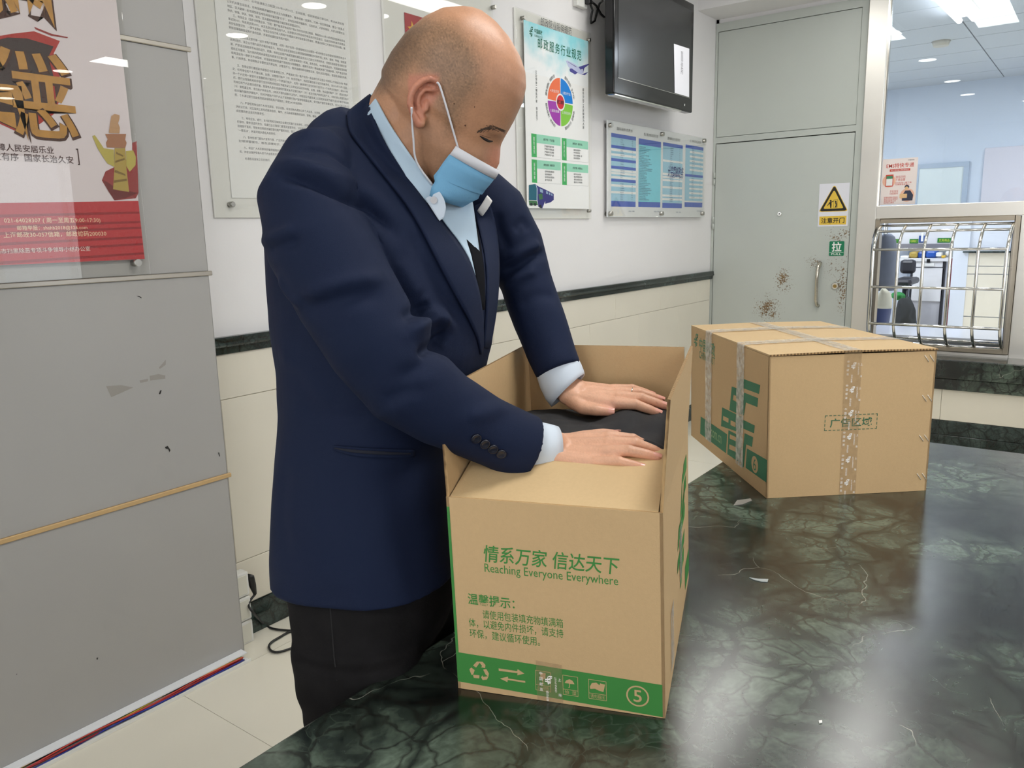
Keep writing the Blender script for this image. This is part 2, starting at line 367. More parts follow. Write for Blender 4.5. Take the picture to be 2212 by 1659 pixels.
# ---- end wall with the door, the steel-framed teller window and the soffit
M_door = bpy.data.materials.new('grey_green_door_paint'); M_door.use_nodes = True
def rusty(m, base, centres, rough=0.4):
    nt, b = nodes_of(m); N = nt.nodes.new; L = nt.links.new
    tc = N('ShaderNodeTexCoord'); cur = None
    for (y, z, ry, rz, amt) in centres:
        mp = N('ShaderNodeMapping'); mp.inputs['Location'].default_value = (0, -y/ry, -z/rz); mp.inputs['Scale'].default_value = (0, 1/ry, 1/rz); L(tc.outputs['Object'], mp.inputs[0])
        ln = N('ShaderNodeVectorMath'); ln.operation = 'LENGTH'; L(mp.outputs[0], ln.inputs[0])
        mr = N('ShaderNodeMapRange'); mr.inputs['From Min'].default_value = 0.0; mr.inputs['From Max'].default_value = 1; mr.inputs['To Min'].default_value = amt; mr.inputs['To Max'].default_value = 0; L(ln.outputs['Value'], mr.inputs['Value'])
        if cur is None: cur = mr.outputs[0]
        else:
            mx = N('ShaderNodeMath'); mx.operation = 'MAXIMUM'; L(cur, mx.inputs[0]); L(mr.outputs[0], mx.inputs[1]); cur = mx.outputs[0]
    n = N('ShaderNodeTexNoise'); n.inputs['Scale'].default_value = 95; n.inputs['Detail'].default_value = 6; n.inputs['Roughness'].default_value = 0.7; L(tc.outputs['Object'], n.inputs['Vector'])
    n2 = N('ShaderNodeTexNoise'); n2.inputs['Scale'].default_value = 14; n2.inputs['Detail'].default_value = 3; L(tc.outputs['Object'], n2.inputs['Vector'])
    mu = N('ShaderNodeMath'); mu.operation = 'MULTIPLY'; L(cur, mu.inputs[0]); L(n2.outputs['Fac'], mu.inputs[1])
    ad = N('ShaderNodeMath'); ad.operation = 'ADD'; L(mu.outputs[0], ad.inputs[0]); L(n.outputs['Fac'], ad.inputs[1])
    mr = N('ShaderNodeMapRange'); mr.inputs['From Min'].default_value = 0.70; mr.inputs['From Max'].default_value = 0.74; L(ad.outputs[0], mr.inputs['Value'])
    n3 = N('ShaderNodeTexNoise'); n3.inputs['Scale'].default_value = 3; L(tc.outputs['Object'], n3.inputs['Vector'])
    mb_ = N('ShaderNodeMix'); mb_.data_type = 'RGBA'; c = srgb(*base); mb_.inputs['A'].default_value = tuple(x*0.96 for x in c[:3])+(1,); mb_.inputs['B'].default_value = tuple(x*1.04 for x in c[:3])+(1,); L(n3.outputs['Fac'], mb_.inputs['Factor'])
    mx = N('ShaderNodeMix'); mx.data_type = 'RGBA'; L(mr.outputs[0], mx.inputs['Factor']); L(mb_.outputs['Result'], mx.inputs['A'])
    rc = N('ShaderNodeMix'); rc.data_type = 'RGBA'; rc.inputs['A'].default_value = srgb(58, 36, 24); rc.inputs['B'].default_value = srgb(150, 120, 78); L(n2.outputs['Fac'], rc.inputs['Factor']); L(rc.outputs['Result'], mx.inputs['B'])
    L(mx.outputs['Result'], b.inputs['Base Color']); b.inputs['Roughness'].default_value = rough
def dz(px, py): p = onx(px, py, WX); return (p.y, p.z)
rc_ = []
for (px, py, ry, rz, am) in ((1755, 565, .10, .09, .46), (1694, 605, .11, .15, .50), (1660, 668, .16, .17, .56), (1820, 620, .07, .30, .52), (1836, 600, .03, .45, .85), (1815, 505, .14, .10, .48), (1800, 580, .10, .14, .42), (1835, 690, .03, .12, .7)):
    y, z = dz(px, py); rc_.append((y, z, ry, rz, am))
rusty(M_door, (190, 195, 190), rc_)
M_frame = mat('grey_green_frame_paint', (188, 193, 187), 0.42, noise_amt=0.03, noise_scale=4)
DL, DR = 2.337, 1.381
wr = MB()
wr.box((WX, WY-0.02, 0), (WX+0.12, WY, ZC)); wr.box((WX, 1.345, 2.78), (WX+0.12, WY, ZC))
wr.box((WX, YF, 0), (WX+0.12, -2.2, ZC)); wr.box((WX, -2.2, 2.86), (WX+0.12, 1.345, ZC)); wr.box((WX+0.02, -2.2, 0), (WX+0.12, 1.345, 0.50))
wr = wr.build('wall_right', M_wall); tag(wr, 'end wall of the hall around the grey door and teller window', kind='structure')
so = MB().box((5.342, YF, 2.828), (WX, WY, ZC)).build('trim_2', M_wall); tag(so, 'white soffit beam above the grey metal door', kind='structure')
# door frame: jambs, head, transom panel
fr = MB(); fr.box((WX-0.012, DL, 0), (WX+0.05, WY-0.002, 2.80)); fr.box((WX-0.012, 1.338, 0), (WX+0.05, DR, 2.80)); fr.box((WX-0.012, DR, 1.988), (WX+0.05, DL, 2.028)); fr.box((WX-0.012, DR, 2.745), (WX+0.05, DL, 2.80))
df = fr.build('trim_3', M_frame); tag(df, 'grey-green steel frame around the door', kind='structure')
MB().box((WX-0.008, DR+0.002, 2.031), (WX+0.04, DL-0.002, 2.742)).build('transom_panel', M_frame, df, bevel=0.002, seg=1)
dl = MB().box((WX-0.010, DR+0.004, 0.008), (WX+0.035, DL-0.004, 1.982)).build('door_1', M_door, bevel=0.002, seg=1); tag(dl, 'grey-green metal door with rust spots and chipped paint', kind='structure')
MB().box((WX+0.036, DR-0.02, 0), (WX+0.05, DL+0.02, 2.0)).build('door_gap', M_black, dl)
for (px, py) in ((1543.5, 386), (1541, 482)):
    p = onx(px, py, WX-0.016); MB().cyl((p.x, DL+0.001, p.z-0.045), (p.x, DL+0.001, p.z-0.002), 0.007, 12).cyl((p.x, DL+0.001, p.z+0.002), (p.x, DL+0.001, p.z+0.045), 0.007, 12).build('hinge', M_frame, dl)
p = onx(1684, 462, WX-0.012); MB().cyl((WX-0.018, p.y, p.z), (WX-0.005, p.y, p.z), 0.013, 24, 0.017).build('peephole', M_chrome, dl); MB().cyl((WX-0.0186, p.y, p.z), (WX-0.016, p.y, p.z), 0.005, 16).build('peephole_lens', M_black, dl)
p = onx(1804, 618, WX-0.012); MB().cyl((WX-0.020, p.y, p.z), (WX-0.005, p.y, p.z), 0.021, 28, 0.026).build('lock_cylinder', M_chrome, dl); MB().cyl((WX-0.0215, p.y, p.z), (WX-0.018, p.y, p.z), 0.012, 20).box((WX-0.0225, p.y-0.0015, p.z-0.006), (WX-0.021, p.y+0.0015, p.z+0.006)).build('keyway', mat('brass', (176, 150, 96), 0.3, 1.0), dl)
a, b = onx(1768, 571, WX-0.05), onx(1762, 660, WX-0.05); y_ = (a.y+b.y)/2
MB().tube([(WX-0.008, y_, a.z+0.005), (WX-0.035, y_-0.003, a.z-0.004), (WX-0.055, y_, a.z-0.03), (WX-0.052, y_+0.004, a.z-0.10), (WX-0.050, y_+0.004, b.z+0.04), (WX-0.042, y_, b.z+0.012), (WX-0.028, y_, b.z), (WX-0.008, y_, b.z-0.004)], [0.016, 0.015, 0.013, 0.011, 0.011, 0.011, 0.012, 0.014], 14).build('pull_handle', mat('chrome_pull', (205, 198, 184), 0.2, 1.0), dl)

# steel surround of the teller window
GL_Y = 1.222
st = MB().box((WX-0.03, GL_Y, 0), (WX+0.08, 1.337, 2.86)).build('trim_4', M_steel, bevel=0.003); tag(st, 'brushed steel pillar between the door and the teller glass', kind='structure')
sb = MB().box((WX-0.03, -2.2, 1.424), (WX+0.08, GL_Y, 1.506)).build('trim_5', M_steel, bevel=0.003); tag(sb, 'brushed steel beam under the teller glass', kind='structure')
sp = MB().box((WX-0.03, 0.0, 0.50), (WX+0.08, 0.418, 1.424)).build('trim_6', M_steel, bevel=0.003); tag(sp, 'brushed steel panel to the right of the teller grille', kind='structure')
ss = MB().box((WX-0.03, 0.418, 0.50), (WX+0.08, GL_Y, 0.585)).build('trim_7', M_steel, bevel=0.003); tag(ss, 'steel sill below the teller grille', kind='structure')
w1 = MB().box((WX+0.01, -2.2, 1.506), (WX+0.018, GL_Y, 2.86)).build('window_1', M_glass); tag(w1, 'large teller window glass above the steel beam', kind='structure')
MB().box((WX, GL_Y-0.012, 1.506), (WX+0.03, GL_Y, 2.86)).build('glass_bead', M_chrome, w1)
# window frame inside the opening
fo = MB(); y0_, y1_, z0_, z1_ = 0.42, 1.22, 0.588, 1.422; t_ = 0.028
fo.box((WX-0.04, y0_, z0_), (WX+0.04, y0_+t_, z1_)); fo.box((WX-0.04, y1_-t_, z0_), (WX+0.04, y1_, z1_)); fo.box((WX-0.04, y0_+t_, z0_), (WX+0.04, y1_-t_, z0_+t_)); fo.box((WX-0.04, y0_+t_, z1_-t_), (WX+0.04, y1_-t_, z1_))
tag(fo.build('trim_8', mat('worn_steel', (176, 166, 150), 0.35, 1.0, noise_amt=0.1, noise_scale=12), bevel=0.002, seg=1), 'worn steel frame around the teller grille opening', kind='structure')
# grille cage: six bent bars and the cross bars
gx = 5.50; yb = [1.194, 1.047, 0.903, 0.756, 0.609, 0.463]; zt, zb = 1.231, 0.759; rb = 0.0095
gr = empty('window_grille', (5.66, 0.83, 0.60), 'bent steel bar cage over the teller hatch', 'window grille')
def bent(y):
    pts = [(WX-0.03, y-0.012, 1.378)]
    for k in range(0, 7):
        a = math.radians(90*k/6); pts.append((gx+0.16*(1-math.sin(a)), y-0.012*math.cos(a), zt+0.147*math.cos(a)))
    pts += [(gx, y, (zt+zb)/2)]
    for k in range(0, 7):
        a = math.radians(90*k/6); pts.append((gx+0.16*(1-math.cos(a)), y-0.010*math.sin(a), zb-0.135*math.sin(a)))
    pts.append((WX-0.03, y-0.012, zb-0.137)); return pts
for y in yb: MB().tube(bent(y), rb, 10).build('grille_bar', M_chrome, gr)
def hbar(x, z, dy=0.0): MB().cyl((x, yb[0]+dy, z), (x, yb[-1]+dy, z), rb*0.9, 10).build('cross_bar', M_chrome, gr)
hbar(gx-0.004, zt); hbar(gx-0.004, (zt+zb)/2+0.0); hbar(gx-0.004, zb)
hbar(gx+0.16*(1-math.sin(math.radians(40))), zt+0.147*math.cos(math.radians(40)), -0.008); hbar(WX-0.03, 1.378, -0.012)
hbar(WX-0.045, zb-0.10, -0.01); hbar(WX-0.032, zb-0.137, -0.012)
# clear curved side shields inside the cage
for y in (yb[0]+0.012, yb[-1]-0.02):
    pts = [Vector(p) for p in bent(y)]; poly = [Vector((p.x+0.006, y, p.z)) for p in pts]
    MB().prism(poly, (0, 0.004, 0)).build('side_shield', glassmat('smoked_acrylic', (172, 178, 190), 1.0), gr)
# stone ledge and base under the teller window
zl = onx(2020, 776, 5.40).z
ld = MB().box((5.40, -2.2, zl-0.115), (WX-0.031, 1.335, zl)).box((5.425, -2.2, zl-0.19), (WX-0.031, 1.335, zl-0.117)).build('teller_ledge', M_marble, bevel=0.006); tag(ld, 'dark green marble ledge below the teller window', 'ledge')
tb = MB()
wb2 = MB().box((5.46, -2.2, 0.0), (WX+0.02, 1.335, zl-0.191)).build('wall_teller_base', M_grout); tag(wb2, 'tiled base wall under the teller ledge', kind='structure')
x = 1.334
while x > -2.2:
    MB().box((5.452, x-0.598, 0.180), (5.46, x, zl-0.192)).build('base_tile', M_tile, wb2, bevel=0.0015, seg=1)
    MB().box((5.448, x-0.598, 0.088), (5.46, x, 0.178)).build('plinth_tile', M_marble2, wb2, bevel=0.0015, seg=1)
    MB().box((5.445, x-0.598, 0.0), (5.46, x, 0.086)).build('plinth_tile', M_marble2, wb2, bevel=0.0015, seg=1)
    x -= 0.6

# ---- ceiling downlights of the hall
M_lamp = mat('lamp_glow', (255, 252, 245), 0.5, emit=14)
dlp = None
DLS = [(3.82, 1.57), (2.36, 1.57), (0.83, 1.57), (-0.40, 1.57), (4.35, 0.30), (3.88, 0.17), (4.02, -0.91), (3.75, -3.44), (3.75, -4.7), (4.0, -5.3), (1.0, -1.0), (1.0, -3.44), (-1.6, -1.0), (-1.6, 1.0), (-1.6, -3.44), (5.0, 0.95)]
for i, (x, y) in enumerate(DLS):
    if dlp is None:
        dlp = empty('downlight', (x, y, ZC), None, 'downlight', 'recessed downlights of the hall ceiling')
        rg = MB(); rg.loft([[Vector((x+q*math.cos(a), y+q*math.sin(a), ZC-h)) for a in [2*math.pi*k/28 for k in range(28)]] for q, h in ((0.10, 0.0), (0.098, 0.006), (0.086, 0.006), (0.08, 0.0))], False)
        rg.build('trim_ring', M_white, dlp)
        MB().cyl((x, y, ZC-0.004), (x, y, ZC-0.001), 0.08, 28).build('lamp_disc', M_lamp, dlp); cur = dlp
    else:
        cur = dlp.copy(); COL.objects.link(cur); cur.location = (x, y, ZC)
        for ch in [c for c in dlp.children]:
            k = ch.copy(); COL.objects.link(k); k.parent = cur
    cur['label'] = 'round recessed downlight in the hall ceiling'
# ceiling panels that house the tube lights
cpp = None
for (x, y) in ((-1.7, -2.6), (1.6, -2.6), (1.6, 0.25), (-1.7, 0.25), (4.2, 0.85), (4.2, 1.66), (4.2, -2.6)):
    e = MB()
    for a in ((-0.60, -0.17, 0.60, -0.145), (-0.60, 0.145, 0.60, 0.17), (-0.60, -0.145, -0.57, 0.145), (0.57, -0.145, 0.60, 0.145)): e.box((x+a[0], y+a[1], ZC-0.025), (x+a[2], y+a[3], ZC))
    o = e.build('ceiling_light_frame', M_white); tag(o, 'white frame of a tube light panel in the hall ceiling', 'light fixture', 'tube light panels of the hall ceiling')
# ================================================================== office behind the teller glass
IF, IC, IX = 0.27, 2.84, 9.9      # raised floor, ceiling, rear wall
M_iw = mat('cool_white_paint', (214, 221, 233), 0.6)
tag(MB().box((WX+0.12, -2.6, 0), (IX, 3.4, IF)).build('floor_office', M_floor), 'cream tile floor of the office behind the teller glass', kind='structure')
tag(MB().box((IX, -2.6, 0), (IX+0.1, 3.4, IC+0.1)).build('wall_office_rear', M_iw), 'pale rear wall of the office behind the teller glass', kind='structure')
tag(MB().box((WX+0.12, 3.3, 0), (IX, 3.4, IC+0.1)).build('wall_office_left', M_iw), 'pale side wall of the office', kind='structure')
tag(MB().box((WX+0.12, -2.7, 0), (IX, -2.6, IC+0.1)).build('wall_office_right', M_iw), 'pale far side wall of the office', kind='structure')
icl = MB().box((WX+0.05, -2.6, IC+0.004), (IX, 3.4, IC+0.1)).build('ceiling_office', mat('ceiling_joint', (120, 124, 130), 0.8)); tag(icl, 'suspended panel ceiling of the office', kind='structure')
cp = None
M_cp = mat('ceiling_panel', (206, 209, 214), 0.8, bump=0.08, bump_scale=90)
for i in range(7):
    for j in range(5):
        x, y = WX+0.12+i*0.6, -2.6+j*1.2
        if cp is None:
            cp = MB().box((0.005, 0.005, IC-0.006), (0.595, 1.195, IC+0.004)).build('ceiling_panel', M_cp, icl); o = cp
        else:
            o = cp.copy(); COL.objects.link(o); o.parent = icl
        o.location = (x, y, 0)
# twin tube light and office panel light
p = onz(2052, 4, IC-0.06)
tl = empty('tube_light', (p.x, p.y, IC), 'bright twin tube ceiling light in the office', 'tube light')
dirv = (onz(2090, 40, IC-0.06)-onz(2025, -30, IC-0.06)); dirv.z = 0; dirv.normalize(); sv = Vector((-dirv.y, dirv.x, 0))
M_tube = mat('tube_glow', (238, 244, 255), 0.5, emit=15)
for s_ in (-1, 1):
    c = p+sv*(0.045*s_); c.z = IC-0.06
    MB().cyl(c-dirv*0.6, c+dirv*0.6, 0.019, 14).build('tube', M_tube, tl)
a = p-dirv*0.62-sv*0.075; MB().hexa([Vector((q.x, q.y, z)) for z in (IC-0.035, IC-0.007) for q in (p-dirv*0.62-sv*0.075, p+dirv*0.62-sv*0.075, p+dirv*0.62+sv*0.075, p-dirv*0.62+sv*0.075)]).build('housing', M_white, tl)
area('office_panel_light', (8.2, -0.6, IC-0.03), (8.2, -0.6, 0), 1.2, 0.6, 66, (0.86, 0.92, 1.0))
area('office_panel_light', (7.4, 2.2, IC-0.03), (7.4, 2.2, 0), 1.2, 0.6, 66, (0.86, 0.92, 1.0))
q = onz(2033, 93, IC-0.02); MB().cyl((q.x, q.y, IC-0.045), (q.x, q.y, IC-0.006), 0.055, 24, 0.07).build('smoke_detector', mat('aged_white_plastic', (214, 206, 192), 0.5)); o = bpy.data.objects['smoke_detector']; tag(o, 'round off-white smoke detector on the office ceiling', 'smoke detector')
# office door in the rear wall, seen through the glass
a, b = onx(1978, 346, IX), onx(2088, 440, IX); zt_ = onx(2040, 352, IX).z
od = MB().box((IX-0.03, b.y+0.05, IF), (IX-0.002, a.y-0.05, zt_-0.05)).build('door_2', mat('office_door_white', (226, 232, 230), 0.4)); tag(od, 'white office door in the rear wall', kind='structure')
MB().box((IX-0.04, b.y, IF), (IX, b.y+0.05, zt_)).box((IX-0.04, a.y-0.05, IF), (IX, a.y, zt_)).box((IX-0.04, b.y+0.05, zt_-0.05), (IX, a.y-0.05, zt_)).build('door_casing', mat('blue_grey_casing', (176, 188, 204), 0.4), od)
hp = onx(1994, 376, IX-0.05); MB().sphere((IX-0.06, a.y-0.12, 1.45), 0.03).build('door_knob', M_chrome, od)
# pale notice panel on the inside wall at the right
a, b = onx(2128, 320, IX-0.01), onx(2212, 438, IX-0.01)
tag(MB().box((IX-0.02, b.y-0.6, b.z), (IX, a.y, a.z)).build('wall_panel', mat('pale_pink_panel', (222, 216, 224), 0.3), bevel=0.004), 'pale pinkish panel on the office rear wall at the right', 'panel')

# teller desk top just behind the hatch
td = MB().box((WX+0.09, -1.2, 0.63), (WX+0.75, 1.3, 0.66)).build('teller_desk', mat('pale_laminate', (222, 226, 236), 0.18), bevel=0.003); tag(td, 'pale glossy teller desk top just behind the grille', 'desk')
MB().box((WX+0.55, -1.2, IF), (WX+0.57, 1.3, 0.628)).build('modesty_board', M_white, td)
# desk with drawers against the rear wall
dx = 9.2
def R(x, y): return onx(1840+x/4.608, 440+y/4.608, dx)
dk = empty('office_desk', (dx, R(770, 540).y, IF), 'white office desk with drawer and cupboard, seen through the grille', 'desk')
yl_, yr_ = R(480, 548).y, R(1035, 548).y; zt_ = R(770, 545).z
M_lam = mat('white_laminate', (226, 226, 228), 0.35); M_dg = mat('dark_grey_metal', (44, 44, 50), 0.4)
MB().box((dx-0.02, yr_, zt_-0.03), (dx+0.62, yl_, zt_)).build('desk_top', M_lam, dk, bevel=0.003)
def front(x0_, y0__, x1_, y1__, n, m, th=0.018, off=0.0):
    a, b = R(x0_, y0__), R(x1_, y1__); return MB().box((dx+off, b.y, b.z), (dx+off+th, a.y, a.z)).build(n, m, dk, bevel=0.003, seg=1)
a, b = R(608, 630), R(893, 985)
MB().box((dx+0.02, b.y, IF), (dx+0.6, a.y, zt_-0.03)).build('carcass', mat('laminate_edge', (196, 196, 202), 0.4), dk)
front(512, 568, 632, 632, 'drawer', M_lam); front(640, 568, 905, 632, 'drawer', M_lam); front(612, 640, 892, 975, 'cupboard_door', M_lam)
for (xa, xb) in ((905, 937), (590, 606)): MB().box((dx, R(xb, 600).y, IF), (dx+0.04, R(xa, 600).y, zt_-0.03)).build('leg', M_dg, dk, bevel=0.003, seg=1)
a = R(770, 590); MB().box((dx-0.02, a.y-0.05, a.z-0.03), (dx, a.y+0.05, a.z)).build('drawer_handle', M_white, dk)
MB().box((dx-0.03, a.y-0.01, a.z+0.005), (dx, a.y+0.02, a.z+0.04)).build('key', M_black, dk)
# shelf board with green category signs above the desk
sh = empty('sign_shelf', (dx+0.3, R(740, 400).y, R(740, 440).z), 'white shelf board with green signs above the office desk', 'shelf')
def sR(x, y, X): return onx(1840+x/4.608, 440+y/4.608, X)
X_ = dx+0.3
a, b = sR(380, 345, X_), sR(1040, 402, X_); MB().box((X_, b.y, b.z), (X_+0.02, a.y, a.z+0.35)).build('board', M_lam, sh)
a, b = sR(380, 402, X_), sR(1040, 438, X_); MB().box((X_-0.03, b.y, b.z), (X_+0.28, a.y, a.z)).build('shelf_board', mat('mid_grey_shelf', (130, 128, 132), 0.5), sh)
ff = Face((X_-0.003, 0, 0), (0, -1, 0), (0, 0, 1))
M_gsign = mat('green_sign', (26, 120, 40), 0.4); M_ysign = mat('sign_yellow', (226, 232, 90), 0.5)
for (x0_, x1_, y0__, y1__, txt) in ((422, 468, 352, 392, '汇'), (577, 660, 352, 394, '包裹窗口'), (855, 985, 342, 386, '文具用品')):
    a, b = sR(x0_, y0__, X_-0.002), sR(x1_, y1__, X_-0.002)
    s_ = MB().box((X_-0.006, b.y, b.z), (X_, a.y, a.z)).build('green_sign', M_gsign, sh)
    t = MB(); F_ = Face((X_-0.0065, a.y, b.z), (0, -1, 0), (0, 0, 1)); wd, hg = a.y-b.y, a.z-b.z
    F_.text(t, txt, wd*0.1, hg*0.2, wd*0.9, hg*0.8); t.build('sign_lettering', M_ysign, sh)
a, b = sR(672, 318, X_), sR(732, 385, X_); MB().box((X_-0.01, b.y, b.z), (X_-0.001, a.y, a.z)).build('blue_card', mat('blue_card', (50, 84, 150), 0.4), sh); MB().box((X_-0.012, b.y+0.02, b.z+0.1), (X_-0.01, a.y-0.02, a.z-0.06)).build('card_label', M_paper, sh)
# clutter on the desk
def lump(name, px0, py0, px1, py1, X, d, m, label, cat, bev=0.02):
    a, b = sR(px0, py0, X), sR(px1, py1, X)
    o = MB().box((X, b.y, b.z), (X+d, a.y, a.z)).build(name, m, bevel=bev); tag(o, label, cat); return o
lump('paper_stack', 485, 520, 560, 541, dx+0.05, 0.2, M_paper, 'stack of white paper on the left of the office desk', 'papers', 0.005)
lump('desk_tray', 570, 478, 650, 541, dx+0.1, 0.2, mat('ochre_plastic', (176, 150, 70), 0.5), 'ochre tray of slips on the office desk', 'tray')
lump('blue_folder', 655, 478, 735, 541, dx+0.12, 0.2, mat('blue_plastic', (36, 74, 150), 0.35), 'blue folder box on the office desk', 'folder')
lump('blue_basket', 738, 470, 838, 541, dx+0.1, 0.2, mat('blue_plastic2', (42, 88, 172), 0.35), 'brighter blue basket beside the blue folder', 'basket')
lump('ink_box', 838, 486, 888, 526, dx+0.05, 0.1, M_white, 'small white box beside the blue basket', 'box', 0.008)
lump('tape_cutter', 890, 515, 925, 541, dx+0.05, 0.1, mat('yellow_plastic', (214, 176, 50), 0.4), 'small yellow desk item beside the white box', 'desk item', 0.01)
lump('cotton_roll', 930, 472, 968, 520, dx+0.1, 0.12, M_white, 'white roll standing on the office desk', 'roll', 0.03)
# office chair (dark) and bags under the desk at the left
ch = empty('office_chair', (8.75, sR(545, 650, 8.75).y, IF), 'dark office chair tucked under the desk', 'chair')
a, b = sR(470, 560, 8.8), sR(615, 700, 8.8); MB().box((8.85, b.y, b.z), (8.93, a.y, a.z)).build('backrest', M_dg, ch, bevel=0.03)
a, b = sR(430, 740, 8.7), sR(620, 812, 8.7); MB().box((8.55, b.y, b.z), (9.0, a.y, a.z)).build('seat', M_dg, ch, bevel=0.03)
yc_ = (a.y+b.y)/2; MB().cyl((8.78, yc_, IF+0.05), (8.78, yc_, b.z), 0.03).build('post', M_dg, ch)
for k in range(5):
    an = 2*math.pi*k/5; MB().tube([(8.78, yc_, IF+0.07), (8.78+0.25*math.cos(an), yc_+0.25*math.sin(an), IF+0.04)], 0.018).build('foot', M_dg, ch)
def blob(name, x0_, y0__, x1_, y1__, X, d, m, label, cat):
    a, b = sR(x0_, y0__, X), sR(x1_, y1__, X); c = Vector((X, (a.y+b.y)/2, (a.z+b.z)/2))
    mb = MB(); mb.sphere(c, d, abs(a.y-b.y)/2, abs(a.z-b.z)/2, nu=24, nv=14)
    mb.v = [tuple(Vector(v)+Vector((noise.noise(Vector(v)*9)*0.03, noise.noise(Vector(v)*9+Vector((5, 0, 0)))*0.03, noise.noise(Vector(v)*9+Vector((0, 7, 0)))*0.03))) for v in mb.v]
    o = mb.build(name, m); tag(o, label, cat); return o
yb_ = (proj(Vector((8.2, sR(520, 1000, 8.2).y, IF+0.012)))[1]-440)*4.608
blob('backpack', 438, 925, 605, yb_, 8.2, 0.18, mat('black_fabric', (34, 36, 36), 0.8), 'dark backpack lying on the office floor', 'backpack')
blob('green_bag', 405, 885, 520, 960, 8.42, 0.12, mat('green_fabric', (40, 130, 60), 0.7), 'green bag behind the dark backpack', 'bag')
a = sR(632, 905, 8.4); MB().cyl((8.4, a.y, IF), (8.4, a.y, IF+0.19), 0.034, 18).cyl((8.4, a.y, IF+0.19), (8.4, a.y, IF+0.23), 0.015, 12).build('water_bottle', mat('blue_bottle', (50, 92, 190), 0.3)); tag(bpy.data.objects['water_bottle'], 'blue bottle standing beside the backpack', 'bottle')
# red folded chair edge at the right of the desk
a, b = sR(985, 545, 9.0), sR(1022, 935, 9.0); tag(MB().box((9.0, b.y, IF), (9.05, a.y, a.z)).build('red_curtain_stack', mat('burgundy_fabric', (110, 30, 48), 0.7), bevel=0.01), 'narrow burgundy fabric panel beside the office desk', 'curtain')
# white pilaster and half-tiled return wall
a, b = sR(1035, 160, 8.4), sR(1100, 1230, 8.4)
tag(MB().box((8.4, b.y, IF), (8.5, a.y, 1.42)).build('wall_office_pier', M_iw), 'pale office pier beside the half-tiled return wall', kind='structure')
a, b = sR(1100, 475, 8.35), sR(1560, 1230, 8.35)
ir = MB().box((8.42, -2.6, IF), (8.5, sR(1100, 400, 8.42).y, 1.42)).build('wall_office_return', M_iw); tag(ir, 'office return wall with cream tiles to rail height', kind='structure')
MB().box((8.38, -2.6, sR(1300, 486, 8.38).z), (8.42, a.y, a.z)).build('rail', M_marble2, ir)
zq = [sR(1300, 486, 8.4).z, sR(1300, 622, 8.4).z, sR(1300, 702, 8.4).z, sR(1300, 1128, 8.4).z, IF]
for k in range(4):
    if zq[k]-zq[k+1] > 0.01: MB().box((8.405, -2.6, zq[k+1]+0.004), (8.42, a.y, zq[k]-0.004)).build('return_tile', M_tile, ir)
# grey garment, cream bag and blue bin just inside the hatch at the left
def lathe_y(name, prof, X, d, m, label, cat):
    mb = MB(); rings = []
    for (xa, xb, y) in prof:
        a, b = sR(xa, y, X), sR(xb, y, X); c = (a+b)/2; hw = abs(a.y-b.y)/2
        rings.append([Vector((c.x+d*math.sin(t), c.y+hw*math.cos(t), c.z)) for t in [2*math.pi*k/24 for k in range(24)]])
    mb.loft(rings); o = mb.build(name, m); tag(o, label, cat); return o
lathe_y('hanging_coat', [(330, 380, 300), (270, 425, 330), (235, 440, 380), (230, 442, 470), (225, 440, 600), (215, 430, 740), (210, 425, 860)], 6.6, 0.10, mat('slate_fabric', (112, 118, 132), 0.8, noise_amt=0.2, noise_scale=9), 'slate grey coat hanging just inside the teller hatch', 'coat')
lathe_y('canvas_bag', [(300, 330, 845), (270, 390, 890), (250, 400, 960), (245, 400, 1000), (245, 396, 1040)], 6.45, 0.05, mat('cream_canvas', (222, 218, 196), 0.8), 'cream cloth bag below the hanging grey coat', 'bag')
lathe_y('blue_bin', [(205, 396, 985), (200, 392, 1040), (196, 380, 1110), (190, 362, 1210), (188, 350, 1330), (186, 340, 1500)], 6.62, 0.12, mat('navy_plastic', (52, 66, 112), 0.5), 'blue bin standing under the cream cloth bag', 'bin')
hk = sR(335, 300, 6.75); o = MB().cyl((6.75, hk.y, IF), (6.75, hk.y, hk.z+0.08), 0.016, 12).cyl((6.75, hk.y, IF), (6.75, hk.y, IF+0.02), 0.16, 24).cyl((6.66, hk.y, hk.z+0.02), (6.75, hk.y, hk.z+0.02), 0.008, 8).build('coat_stand', M_chrome); tag(o, 'slim steel coat stand behind the hanging coat', 'coat stand')
# leaflet stuck inside the teller glass
EF = Face((WX+0.004, 0, 0), (0, -1, 0), (0, 0, 1))
cs = [EF.uv(1500+x/2.962, y/2.962) for x, y in ((1190, 1312), (1412, 1306), (1432, 1006), (1203, 1020))]
u0_ = sum(c[0] for c in (cs[0], cs[3]))/2; u1_ = sum(c[0] for c in (cs[1], cs[2]))/2; v0_ = (cs[0][1]+cs[1][1])/2; v1_ = (cs[2][1]+cs[3][1])/2
lf = empty('courier_leaflet', (WX+0.004, -(u0_+u1_)/2, v0_), 'pink and white express leaflet stuck on the lower left of the glass', 'leaflet')
E2 = Face(EF.P(u0_, v0_), EF.x, EF.y); w_, h_ = u1_-u0_, v1_-v0_
t = MB(); t.prism([E2.P(0, 0, 0.0), E2.P(w_, 0, 0.0), E2.P(w_, h_, 0.0), E2.P(0, h_, 0.0)], E2.n*-0.001); t.build('paper', mat('blush_paper', (240, 228, 224), 0.6), lf)
M_lr = mat('leaflet_red', (206, 78, 62), 0.6); M_lp = mat('leaflet_peach', (238, 186, 160), 0.6); M_ln = mat('leaflet_navy', (52, 56, 78), 0.6)
r_ = MB(); E2.text(r_, 'EMS特快专递', w_*0.12, h_*0.80, w_*0.90, h_*0.90, bold=0.01)
